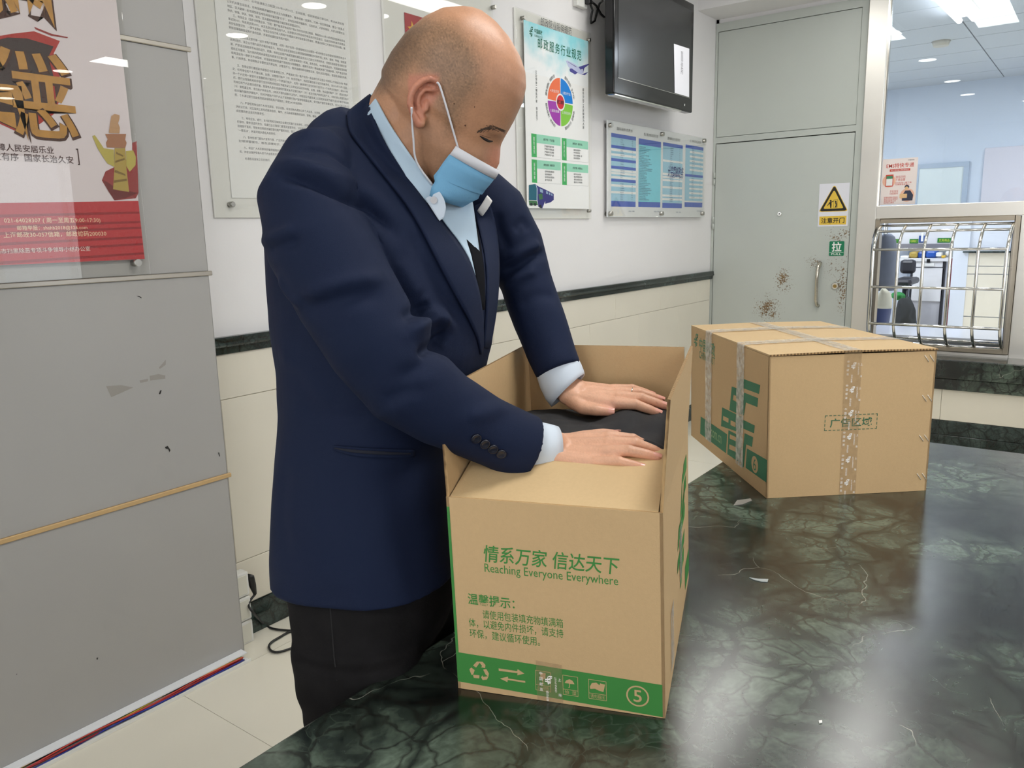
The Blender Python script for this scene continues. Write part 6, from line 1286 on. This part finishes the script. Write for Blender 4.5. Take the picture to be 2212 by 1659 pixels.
for k in range(190):
    i = rb_.randrange(len(bp_)-5); f_ = i/len(bp_); p = bp_[i]+Vector((rb_.uniform(-1, 1), rb_.gauss(0, 3.4*(1-abs(2*f_-1)*0.6)), 0)); q = bp_[min(i+4, len(bp_)-1)]+Vector((rb_.uniform(-2, 3), (p.y-bp_[i].y)*0.5-rb_.uniform(0, 1.5), 0))
    h0, h1 = hit(skin_bvh, p.x, p.y, 0.0006), hit(skin_bvh, q.x, q.y, 0.0012)
    if h0 and h1 and (h0[0]-h1[0]).length < 0.02: bm_.tube([h0[0], h1[0]], [0.00042, 0.00015], 3)
o = bm_.build('eyebrow', M_hair, man); o['kind'] = 'stuff'
skin_line('eyelash_line', [(1036, 293), (1043, 298), (1050, 302), (1057, 305), (1064, 305)], [.0007, .0017, .0022, .0019, .0008], mat('lash', (30, 23, 21), 0.7), -0.0006)
skin_line('eyelid_fold', [(1036, 290), (1044, 293), (1053, 296), (1061, 298)], [.0004, .0007, .0007, .0004], mat('fold_skin', (140, 98, 76), 0.6), -0.0003)
def mirrored(o):      # the same feature on the other side of the face
    me2 = o.data.copy(); off = Vector(man.location)
    for v in me2.vertices:
        p = v.co+off-EP; y = p.dot(hl); v.co = v.co-hl*(2*y)
    me2.flip_normals(); k = bpy.data.objects.new(o.name, me2); COL.objects.link(k); k.parent = man
    if 'kind' in o: k['kind'] = o['kind']
for nm in ('eyebrow', 'eyelash_line', 'eyelid_fold'):
    if nm in bpy.data.objects: mirrored(bpy.data.objects[nm])
for (x, y, r_) in ((1005, 271, .0013), (1025, 231, .0009), (981, 224, .0010)):
    h_ = hit(skin_bvh, x, y)
    if h_: MB().sphere(h_[0], r_).build('mole', mat('mole_brown', (96, 60, 44), 0.6), man)
for (p, d, u_, r_, sdv_) in NAILS:       # finger nails: small curved plates
    n_ = (u_-d*u_.dot(d)).normalized(); s_ = d.cross(n_); mb = MB(); g = []
    for i in range(7):
        row = []
        for j in range(7):
            x, y = -0.95+1.6*i/6, -0.85+1.7*j/6; 
            q = p+d*(x*r_*1.15)+s_*(y*r_*0.80)+n_*(r_*1.0*math.sqrt(max(0.1, 1-0.62*y*y))*(1.0-0.16*max(0, x)**2)+r_*0.05)
            row.append(q)
        g.append(row)
    mb.loft(g, False, True, False); mb.build('finger_nail', mat('nail', (226, 164, 148), 0.25), man)

# ---------------- jacket
M_navy = mat('navy_wool', (15, 27, 54), 0.80, noise_amt=0.10, noise_scale=5, bump=0.25, bump_scale=900)
MATS['navy_wool'].node_tree.nodes['Principled BSDF'].inputs['Specular IOR Level'].default_value = 0.25
jk = MB()
def ring3(c, a, b, tilt, n=56, ex=2.4):
    gv = (GV*math.cos(tilt)+UPZ*(-math.sin(tilt))); out = []
    for k in range(n):
        t = 2*math.pi*k/n; c_, s_ = math.cos(t), math.sin(t)
        out.append(c+gv*(a*math.copysign(abs(c_)**(2/ex), c_))+LV*(b*math.copysign(abs(s_)**(2/ex), s_)))
    return out
TOR = [(1222, 584, 1010, 1.43, .175, 0, 2.9), (1160, 582, 1002, 1.43, .185, 0, 2.7), (1060, 585, 994, 1.43, .19, 0, 2.5), (960, 590, 990, 1.43, .19, 0, 2.4), (880, 597, 1008, 1.425, .19, 3, 2.4), (800, 592, 1046, 1.415, .195, 6, 2.4), (720, 580, 1066, 1.405, .20, 9, 2.4),
       (640, 570, 1074, 1.395, .205, 12, 2.4), (560, 568, 1074, 1.385, .21, 15, 2.4), (490, 582, 1062, 1.375, .212, 18, 2.4), (425, 606, 1035, 1.365, .208, 22, 2.3), (370, 640, 1000, 1.355, .190, 26, 2.2), (325, 672, 955, 1.345, .155, 30, 2.1), (290, 702, 905, 1.34, .115, 34, 2.0), (262, 735, 860, 1.335, .075, 36, 2.0)]
def fit_ring(y, xl_, xr_, D_, b_, tl_, ex, n=56):
    # body section whose outline spans the surveyed left and right edges
    cx_, a_ = (xl_+xr_)/2, (xr_-xl_)/2*D_/FPX
    for _ in range(6):
        r_ = ring3(dep(cx_, y, D_), a_, b_, math.radians(tl_), n, ex); xs = [proj(p)[0] for p in r_]; lo, hi = min(xs), max(xs)
        cx_ += ((xl_+xr_)-(lo+hi))/2; a_ = max(0.03, a_+((xr_-xl_)-(hi-lo))/2*D_/FPX)
    return r_
rg_ = [fit_ring(*q) for q in TOR]
jk.loft(rg_)
def sleeve(mb, pts, flat=1.0, n=28):
    C_ = [dep(x, y, D_) for x, y, D_, w_ in pts]; rings = []
    for i, (x, y, D_, w_) in enumerate(pts):
        t = (C_[min(i+1, len(C_)-1)]-C_[max(i-1, 0)]).normalized(); v = ray(x, y).normalized(); s_ = t.cross(v).normalized(); d_ = s_.cross(t).normalized(); r_ = w_/2*D_/FPX
        rings.append([C_[i]+s_*(r_*math.cos(q))+d_*(r_*flat*math.sin(q)) for q in [2*math.pi*k/n for k in range(n)]])
    mb.loft(rings)
SLN = [(735, 300, 1.24, 60), (690, 345, 1.20, 150), (660, 430, 1.165, 205), (690, 530, 1.15, 230), (745, 635, 1.145, 228), (812, 740, 1.15, 218), (880, 828, 1.165, 200), (960, 885, 1.195, 172), (1045, 926, 1.225, 150), (1108, 955, 1.243, 146), (1145, 968, 1.253, 140)]
sleeve(jk, SLN)
SLF = [(960, 370, 1.46, 60), (1005, 400, 1.49, 130), (1062, 462, 1.52, 160), (1108, 535, 1.535, 136), (1138, 610, 1.535, 112), (1165, 690, 1.525, 114), (1190, 760, 1.515, 106), (1207, 802, 1.505, 100)]
sleeve(jk, SLF)
me = remeshed(jk, 0.0045, 6)
def bvh_of(me_): 
    c = np.empty(len(me_.vertices)*3); me_.vertices.foreach_get('co', c); c = c.reshape(-1, 3)
    return BVHTree.FromPolygons([Vector(q) for q in c], [tuple(p.vertices) for p in me_.polygons]), c
jb, co = bvh_of(me)
nr = np.empty(len(me.vertices)*3); me.vertex_normals.foreach_get('vector', nr); nr = nr.reshape(-1, 3)
FOLDS = [([(597, 372), (654, 386), (700, 403), (769, 437), (815, 467), (854, 502)], -.011, .010), ([(600, 350), (660, 362), (720, 380), (790, 415), (840, 455)], .005, .014), ([(652, 329), (677, 326), (705, 331), (732, 345), (764, 370)], -.003, .005), ([(640, 300), (700, 285), (750, 320)], .003, .012),
         ([(570, 524), (600, 508), (638, 494)], .004, .009), ([(575, 540), (610, 530), (650, 520)], -.004, .009), ([(655, 642), (700, 626), (751, 612), (826, 599)], .006, .012), ([(640, 665), (700, 655), (760, 640), (830, 640)], -.005, .014), ([(600, 600), (625, 640), (650, 660)], .004, .010),
         ([(880, 722), (915, 700), (945, 684), (974, 699)], .010, .012), ([(905, 765), (935, 745), (965, 722)], -.010, .009), ([(856, 818), (917, 788), (956, 742)], -.005, .012), ([(930, 680), (925, 665), (912, 640)], .006, .012), ([(870, 690), (905, 670), (925, 655)], -.006, .010),
         ([(830, 870), (870, 850), (920, 840)], -.004, .012), ([(1010, 900), (1060, 890), (1100, 870)], .003, .012), ([(760, 420), (800, 480), (850, 560)], .004, .014), ([(880, 500), (920, 570), (960, 640), (1000, 700)], -.004, .012), ([(860, 560), (905, 640)], .004, .012),
         ([(1085, 590), (1120, 575), (1150, 556), (1176, 546)], -.009, .009), ([(1100, 560), (1140, 538), (1165, 530)], .005, .010), ([(1090, 625), (1120, 600), (1160, 585)], .005, .010), ([(1110, 500), (1130, 480), (1145, 500)], -.004, .010), ([(1120, 660), (1160, 640), (1200, 640)], -.003, .012), ([(1100, 540), (1080, 500), (1075, 460)], -.005, .010),
         ([(640, 880), (720, 900), (800, 905)], -.003, .02), ([(600, 760), (660, 800), (720, 880)], .003, .02), ([(700, 1000), (690, 1100), (700, 1250)], .0025, .03), ([(860, 1010), (880, 1120), (900, 1250)], -.0025, .03), ([(620, 1000), (610, 1100), (625, 1220)], -.002, .02)]
disp = np.zeros(len(co))
for pts, am, sg in FOLDS:
    P3 = [hit(jb, *q) for q in [(p.x, p.y) for p in smooth_pts([Vector((x, y, 0)) for x, y in pts], 4)]]
    P3 = np.array([h_[0] for h_ in P3 if h_])
    if len(P3) < 2: continue
    d2 = np.full(len(co), 9.0); ends = np.zeros(len(co))
    for i in range(len(P3)-1):
        p, q = P3[i], P3[i+1]; d = q-p; t = np.clip(((co-p)@d)/(d@d+1e-12), 0, 1); dd = np.linalg.norm(co-p-t[:, None]*d, axis=1); u_ = dd < d2; d2 = np.where(u_, dd, d2); ends = np.where(u_, (i+t)/(len(P3)-1), ends)
    disp += 1.5*am*np.exp(-(d2/sg)**2)*np.clip(4*np.minimum(ends, 1-ends)+0.25, 0, 1)
lowf = np.array([noise.noise(Vector(q)*7) for q in co])*0.004+np.array([noise.noise(Vector(q)*19+Vector((3, 1, 7))) for q in co])*0.0015
co2 = co+nr*(disp+lowf)[:, None]
me.vertices.foreach_set('co', co2.ravel()); me.update()
me.polygons.foreach_set('use_smooth', [True]*len(me.polygons))
jb, co = bvh_of(me)
shift(me, -Vector(man.location)); jacket = mesh_obj('jacket', me, M_navy, man)

def mixp(a, b, t):
    # a depth of 0 means: lie on whatever is underneath
    d = a[2]*(1-t)+b[2]*t if (a[2] and b[2]) else (a[2] if t < 0.02 else (b[2] if t > 0.98 else 0))
    return (a[0]*(1-t)+b[0]*t, a[1]*(1-t)+b[1]*t, d)
def laid(name, rows, m, th=0.003, lift=0.003, bvh=None, parent=None, more=None, sub=3):
    """cloth band laid over the jacket: rows of pixel pairs/tuples; falls back to given depths where nothing lies under"""
    bvh = bvh or jb; R_ = []
    n = len(rows); dens = []
    for i in range(n-1):
        for k in range(sub):
            t = k/sub; dens.append([mixp(rows[i][c], rows[i+1][c], t) for c in range(len(rows[i]))])
    dens.append(rows[-1])
    out = []
    for rw in dens:
        pr_ = []
        m_ = 6
        for c in range(len(rw)-1):
            for k in range(m_ if c < len(rw)-2 else m_+1):
                t = k/m_; q = mixp(rw[c], rw[c+1], t); D_ = q[2]
                for (bv_, lf_) in [(bvh, lift)]+(more or []):
                    h_ = hit(bv_, q[0], q[1])
                    if h_:
                        dz_ = (h_[0]-CAM).dot(FW)-lf_
                        D_ = min(D_, dz_) if D_ > 0.5 else dz_
                if D_ < 0.5: D_ = pr_[-1][1] if pr_ else (out[-1][0][1] if out else 1.3)
                if pr_ and abs(D_-pr_[-1][1]) > 0.012: D_ = pr_[-1][1]+math.copysign(0.012, D_-pr_[-1][1])
                pr_.append((dep(q[0], q[1], D_), D_))
        out.append(pr_)
    G = [[p for p, _ in r_] for r_ in out]
    mb = MB(); nr_, nc = len(G), len(G[0])
    V = [p for r_ in G for p in r_]; F_ = []
    for i in range(nr_-1):
        for j in range(nc-1): F_.append((i*nc+j, i*nc+j+1, (i+1)*nc+j+1, (i+1)*nc+j))
    mb.add(V, F_, True); me_ = bpy.data.meshes.new(name); org = Vector(man.location)
    me_.from_pydata([tuple(Vector(p)-org) for p in mb.v], [], mb.f); me_.polygons.foreach_set('use_smooth', [True]*len(me_.polygons))
    o = bpy.data.objects.new(name, me_); COL.objects.link(o); me_.materials.append(m)
    bm = bmesh.new(); bm.from_mesh(me_); 
    for _ in range(3): bmesh.ops.smooth_vert(bm, verts=bm.verts, factor=0.4, use_axis_x=True, use_axis_y=True, use_axis_z=True)
    bm.to_mesh(me_); bm.free()
    sd_ = o.modifiers.new('s', 'SOLIDIFY'); sd_.thickness = th; sd_.offset = 0
    if parent is None: parent = jacket
    o.parent = parent
    return o
M_shirt = mat('pale_blue_cotton', (186, 208, 226), 0.7, bump=0.1, bump_scale=900)
M_shirt2 = mat('white_blue_cotton', (206, 218, 232), 0.7, bump=0.1, bump_scale=900)
# shirt front seen in the V of the jacket
laid('shirt_front', [[(918, 415, 0), (1015, 405, 0)], [(935, 440, 0), (1025, 430, 0)], [(950, 475, 0), (1030, 470, 0)], [(985, 515, 0), (1033, 510, 0)], [(1012, 555, 0), (1038, 555, 0)], [(1030, 610, 0), (1044, 610, 0)]], M_shirt, 0.002, 0.003, parent=man)
laid('tie', [[(1002, 512, 0), (1030, 480, 0)], [(1015, 545, 0), (1040, 530, 0)], [(1028, 600, 0), (1048, 590, 0)], [(1036, 680, 0), (1048, 680, 0)]], mat('black_tie', (16, 17, 22), 0.9, spec=0.1), 0.002, 0.006, parent=man)
# lapels and collar
laid('lapel', [[(745, 244, 0), (806, 197, 1.33)], [(748, 268, 0), (803, 222, 1.28)], [(752, 288, 0), (812, 262, 1.225)], [(780, 322, 0), (838, 315, 1.213)], [(819, 370, 0), (868, 362, 1.222)], [(845, 402, 0), (892, 398, 1.236)], [(875, 440, 0), (918, 432, 0)], [(905, 490, 0), (950, 475, 0)], [(941, 565, 0), (985, 515, 0)], [(980, 640, 0), (1018, 560, 0)], [(1012, 695, 0), (1036, 625, 0)], [(1032, 735, 0), (1044, 690, 0)], [(1039, 772, 0), (1043, 768, 0)]], M_navy, 0.004, 0.008, more=[(skin_bvh, 0.016)])
laid('lapel', [[(1018, 440, 0), (1056, 425, 0)], [(1032, 495, 0), (1070, 470, 0)], [(1044, 540, 0), (1078, 530, 0)], [(1051, 600, 0), (1080, 590, 0)], [(1048, 680, 0), (1074, 670, 0)], [(1043, 760, 0), (1056, 765, 0)]], M_navy, 0.004, 0.008)
# shirt collar
collar = laid('shirt_collar', [[(786, 218, 1.31), (807, 196, 1.33)], [(793, 250, 1.262), (820, 224, 1.27)], [(810, 294, 1.234), (841, 262, 1.24)], [(840, 343, 1.222), (869, 305, 1.23)], [(872, 389, 1.232), (901, 350, 1.235)], [(899, 426, 1.245), (930, 392, 1.245)], [(920, 448, 1.25), (950, 412, 1.245)]], M_shirt, 0.004, 0.003, parent=man, more=[(skin_bvh, 0.006)])
laid('collar_leaf', [[(914, 428, 1.238), (950, 410, 1.232)], [(927, 447, 1.238), (961, 427, 1.236)], [(938, 464, 1.240), (966, 446, 1.240)], [(950, 480, 1.243), (959, 473, 1.243)]], M_shirt2, 0.002, 0.010, parent=man, more=[(skin_bvh, 0.009)])
p = dep(937, 432, 1.233); MB().cyl(p, p-hv*0.002, 0.0055, 18).build('collar_button', mat('pearl_button', (206, 204, 208), 0.2), man)
# name badge
laid('name_badge', [[(1028, 457, 0), (1041, 471, 0)], [(1041, 438, 0), (1055, 452, 0)], [(1053, 418, 0), (1066, 433, 0)]], mat('badge_white', (232, 230, 226), 0.3), 0.002, 0.016)
# pocket welt, seams
laid('pocket_welt', [[(715, 961, 0), (715, 970, 0)], [(761, 964, 0), (761, 986, 0)], [(810, 967, 0), (812, 990, 0)], [(858, 969, 0), (858, 990, 0)], [(900, 971, 0), (900, 988, 0)]], M_navy, 0.004, 0.004)
laid('pocket_slit', [[(717, 966, 0), (717, 968, 0)], [(761, 971, 0), (761, 978, 0)], [(812, 974, 0), (812, 982, 0)], [(860, 977, 0), (860, 982, 0)], [(890, 979, 0), (890, 981, 0)]], mat('navy_shadow_lining', (14, 18, 34), 0.8), 0.002, 0.0075)
# sleeve buttons
for (x, y) in ((1028, 946), (1047, 958), (1065, 969), (1083, 979)):
    h_ = hit(jb, x, y)
    if h_:
        n_ = h_[1].normalized(); n_ = n_ if n_.dot(ray(x, y)) < 0 else -n_
        a = n_.orthogonal().normalized(); c_ = n_.cross(a); mb = MB()
        mb.loft([[h_[0]+n_*z+(a*math.cos(q)+c_*math.sin(q))*r_ for q in [2*math.pi*k/20 for k in range(20)]] for r_, z in ((.0075, 0), (.0078, .003), (.0070, .0042), (.0052, .0034), (.001, .003))])
        mb.build('sleeve_button', mat('dark_horn_button', (28, 30, 42), 0.2), jacket).location -= Vector(man.location)
# cuffs
def cuff(name, pts, m, flat=0.85, n=36):
    C_ = [dep(x, y, D_) for x, y, D_, w_, a_ in pts]; rings = []; inner = []
    for i, (x, y, D_, w_, an) in enumerate(pts):
        t = (C_[min(i+1, len(C_)-1)]-C_[max(i-1, 0)]).normalized(); v = ray(x, y).normalized(); s_ = t.cross(v).normalized(); d_ = s_.cross(t).normalized(); r_ = w_/2*D_/FPX
        tl_ = math.tan(math.radians(an)); rings.append([C_[i]+s_*(r_*math.cos(q))+d_*(r_*flat*math.sin(q))+t*(tl_*r_*math.cos(q)) for q in [2*math.pi*k/n for k in range(n)]])
    inner = [[C_[i]+(p-C_[i])*0.95 for p in rings[i]] for i in reversed(range(len(pts)))]
    mb = MB(); mb.loft(rings+inner, False); return mb.build(name, m, man)
cuff('shirt_cuff', [(1128, 958, 1.250, 112, 6), (1160, 966, 1.258, 110, 4), (1185, 968, 1.263, 104, 2), (1203, 968, 1.267, 96, 0)], M_shirt2)
cuff('shirt_cuff', [(1200, 785, 1.509, 96, -6), (1211, 812, 1.506, 102, -8), (1220, 832, 1.503, 102, -10), (1227, 843, 1.501, 99, -12)], M_shirt2)
# watch strap showing under the near cuff
P_ = [dep(1126, 1018, 1.246), dep(1134, 1030, 1.244), dep(1142, 1042, 1.243), dep(1149, 1050, 1.243)]
for i in range(3): MB().tube([P_[i], P_[i]*0.1+P_[i+1]*0.9], [0.0045, 0.0040], 6).build('watch_link', M_chrome, man)
# ring on the left hand
rp_ = Pf(.115, -.011, .004); rx = (Tf-Wf).normalized(); a = rx.orthogonal().normalized(); c_ = rx.cross(a)
MB().tube([rp_+(a*math.cos(q)+c_*math.sin(q))*0.0108 for q in [2*math.pi*k/24 for k in range(25)]], 0.0012, 6).build('finger_ring', M_chrome, man)

# ---------------- face mask
M_mask = mat('mask_blue', (120, 178, 216), 0.75, bump=0.15, bump_scale=500); M_mw = mat('mask_white', (226, 226, 232), 0.7)
MR = [((997, 322), (1071, 362), 0), ((990, 332), (1066, 372), .0), ((984, 340), (1061, 380), .0), ((970, 356), (1050, 392), .001), ((957, 373), (1038, 404), .002), ((949, 385), (1030, 411), .001), ((948, 395), (1022, 420), .004), ((942, 408), (1008, 428), .003), ((934, 424), (988, 436), .006)]
def mask_rows(rows, n=24, infl=0.0):
    G = []
    for (A2, B2, o) in rows:
        a0, b0 = hab(*A2, 0.066); a1, b1 = hab(*B2, 0.0); a1 += 0.004; row = []
        for k in range(n+1):
            t = -1+2*k/n; q = abs(t)**2.0; s_ = math.sin(t*math.pi/2)
            a = a1+(a0-a1)*(1-math.cos(t*math.pi/2))**0.9; b = b1+(b0-b1)*(1-math.cos(t*math.pi/2))**0.9
            row.append(HP(a+o+infl, 0.070*s_*(1+infl*4), b))
        G.append(row)
    return G
fm = empty('face_mask', tuple(EP), None, None); fm.parent = man; fm.matrix_parent_inverse = Matrix.Translation(-Vector(man.location))
mb = MB(); mb.loft(mask_rows(MR[2:]), False, True, False); mk = mb.build('mask_panel', M_mask, man)
sdm = mk.modifiers.new('s', 'SOLIDIFY'); sdm.thickness = 0.0012
mb = MB(); mb.loft(mask_rows(MR[:3], infl=0.0006), False, True, False); mw = mb.build('mask_band', M_mw, man); sdm = mw.modifiers.new('s', 'SOLIDIFY'); sdm.thickness = 0.0016
mb = MB(); mb.loft(mask_rows([((970, 354), (1050, 390), .0025), ((964, 362), (1045, 396), .0030)], infl=.0), False, True, False); mb.build('mask_pleat', M_mask, man)
mb = MB(); mb.loft(mask_rows([((956, 374), (1036, 405), .0045), ((950, 384), (1030, 411), .0050)], infl=.0), False, True, False); mb.build('mask_pleat', M_mask, man)
bpy.data.objects.remove(fm)
def loop3(name, pts):
    P = []
    for (x, y, off) in pts: a, b = hab(x, y, off); P.append(onplane(x, y, HC-hv*off, hv))
    o = MB().tube(smooth_pts(P), 0.0016, 8).build(name, M_mw, mk); o.location -= Vector(man.location)
loop3('ear_loop', [(944, 178, .100), (950, 186, .098), (962, 224, .0945), (978, 280, .087), (992, 328, .076)]); loop3('ear_loop', [(889, 232, .106), (890, 258, .098), (893, 300, .090), (900, 350, .080), (935, 400, .072)])

# ---------------- trousers and shoes
M_den = mat('black_denim', (27, 26, 27), 0.9, spec=0.12, noise_amt=0.45, noise_scale=22, bump=0.3, bump_scale=500)
tr_ = MB(); rows = []
rows = [fit_ring(y, xl_, xr_, D_, b_, 0, 2.3, 40) for (y, xl_, xr_, D_, b_) in ((1180, 612, 985, 1.43, .16), (1250, 616, 988, 1.43, .165), (1300, 626, 985, 1.435, .165), (1345, 634, 972, 1.44, .165), (1390, 650, 950, 1.44, .16))]
tr_.loft(rows)
hc = (Vector(rows[-1][0])+Vector(rows[-1][20]))/2
FEET = []
for sg in (-1, 1):
    c0 = hc+LV*(0.086*sg)+GV*0.012; sh_ = GV*0.012
    R3 = []
    for (z, a_, b_, dx_) in ((hc.z+0.05, .112, .092, 0), (hc.z-0.03, .112, .092, .004), (0.54, .104, .090, .012), (0.48, .092, .084, .018), (0.38, .086, .078, .012), (0.25, .080, .072, .0), (0.10, .078, .068, -.012), (0.035, .080, .070, -.015)):
        c = Vector((c0.x, c0.y, z))+GV*dx_*2+LV*(0.02*sg*(1-z/0.8)); R3.append(ring3(c, a_, b_, 0, 32, 2.2))
    tr_.loft(R3); FEET.append(Vector((c0.x, c0.y, 0))+GV*(-0.02)+LV*(0.02*sg))
me = remeshed(tr_, 0.005, 22)
co = np.empty(len(me.vertices)*3); me.vertices.foreach_get('co', co); co = co.reshape(-1, 3); nr = np.empty(len(me.vertices)*3); me.vertex_normals.foreach_get('vector', nr); nr = nr.reshape(-1, 3)
dsp = np.array([0.004*math.sin(q[2]*70+4*noise.noise(Vector(q)*8))*noise.noise(Vector(q)*6+Vector((2, 0, 0))) for q in co]); me.vertices.foreach_set('co', (co+nr*dsp[:, None]).ravel()); me.update()
tb_ = bvh_of(me)[0]
shift(me, -Vector(man.location)); trs = mesh_obj('trousers', me, M_den, man)
q = []
for (x, y) in ((712, 1300), (716, 1340), (719, 1380), (722, 1420), (728, 1470)):
    h_ = hit(tb_, x, y)
    if h_: q.append(h_[0])
if len(q) > 1: o = MB().tube(q, 0.0012, 6).build('side_seam', mat('denim_seam', (30, 29, 30), 0.9), trs); o.location -= Vector(man.location)
for f_ in FEET:
    mb = MB(); R3 = []
    for (x, w_, h_) in ((-.10, .018, .05), (-.095, .032, .07), (-.06, .038, .085), (0.0, .038, .085), (.05, .042, .066), (.10, .047, .05), (.15, .045, .040), (.18, .034, .032), (.195, .014, .022)):
        R3.append([f_+GV*x+LV*(w_*math.cos(t))+UPZ*(max(0.0, h_*(0.5+0.5*math.sin(t)))) for t in [2*math.pi*k/20 for k in range(20)]])
    mb.loft(R3); mb.build('shoe', mat('black_leather', (18, 17, 17), 0.3), man)

# ================================================================== print, fittings and trims belong to the part that carries them
CARRY = {
    'open_carton': {'front_wall': 'slogan_lettering english_slogan notice_lettering green_band green_edge arrow_symbols recycling_symbol handling_frames glass_symbol umbrella_symbol boot_symbol size_number sealing_tape tape_print', 'right_wall': 'side_emblem side_tape', 'right_flap': 'flap_lettering'},
    'sealed_carton': {'front_wall': 'panel_lettering staple front_tape tape_print', 'left_wall': 'large_emblem emblem_gaps green_band number_band number_disc size_number web_lettering brand_lettering'},
    'warning_sign': {'sign_plate': 'amber_field black_triangle amber_triangle sign_print'}, 'pull_sign': {'sign_plate': 'sign_lettering'}, 'paper_note': {'paper': 'note_lettering'},
    'courier_leaflet': {'paper': 'printed_red printed_white printed_peach printed_navy printed_skin printed_green'}, 'notice_board': {'paper': 'printed_text'}, 'picture_board': {'picture_sheet': 'gold_star small_stars printed_drape'},
    'service_poster': {'poster_sheet': 'printed_sky poster_title post_emblem wheel_sector sector_lettering wheel_hub table_tab table_head tab_lettering poster_lettering plane_fuselage plane_wing plane_windows lorry_box lorry_cab lorry_stripe lorry_edge lorry_glass lorry_wheel', 'backing_sheet': 'board_title'},
    'price_panel': {'backing_sheet': 'white_rows blue_bars light_blue_tables cyan_table list_lettering list_titles pen_note'},
    'campaign_poster': {'poster_sheet': 'red_drape drape_folds shield_red shield_dark brush_stroke calligraphy_shadow calligraphy_gold slogan_lettering contact_lettering office_lettering ribbon ribbon_fold pillar_shaft pillar_wings pillar_capital pillar_lion pillar_carving'},
    'television': {'housing': 'bezel_line indicator silver_edge'}, 'office_desk': {'drawer': 'drawer_handle key'}, 'sign_shelf': {'blue_card': 'card_label'},
    'person': {'body': 'eyebrow eyelash_line eyelid_fold mole finger_nail finger_ring', 'mask_panel': 'mask_band mask_pleat', 'shirt_collar': 'collar_button collar_leaf', 'shirt_front': 'tie'},
}
base = lambda o: o.name.split('.')[0]
for root in [o for o in bpy.data.objects if o.parent is None and base(o) in CARRY]:
    kids = list(root.children)
    for host, names in CARRY[base(root)].items():
        hs_ = [k for k in kids if base(k) == host]
        if not hs_: continue
        for k in kids:
            if base(k) in names.split(): k.parent = hs_[0]
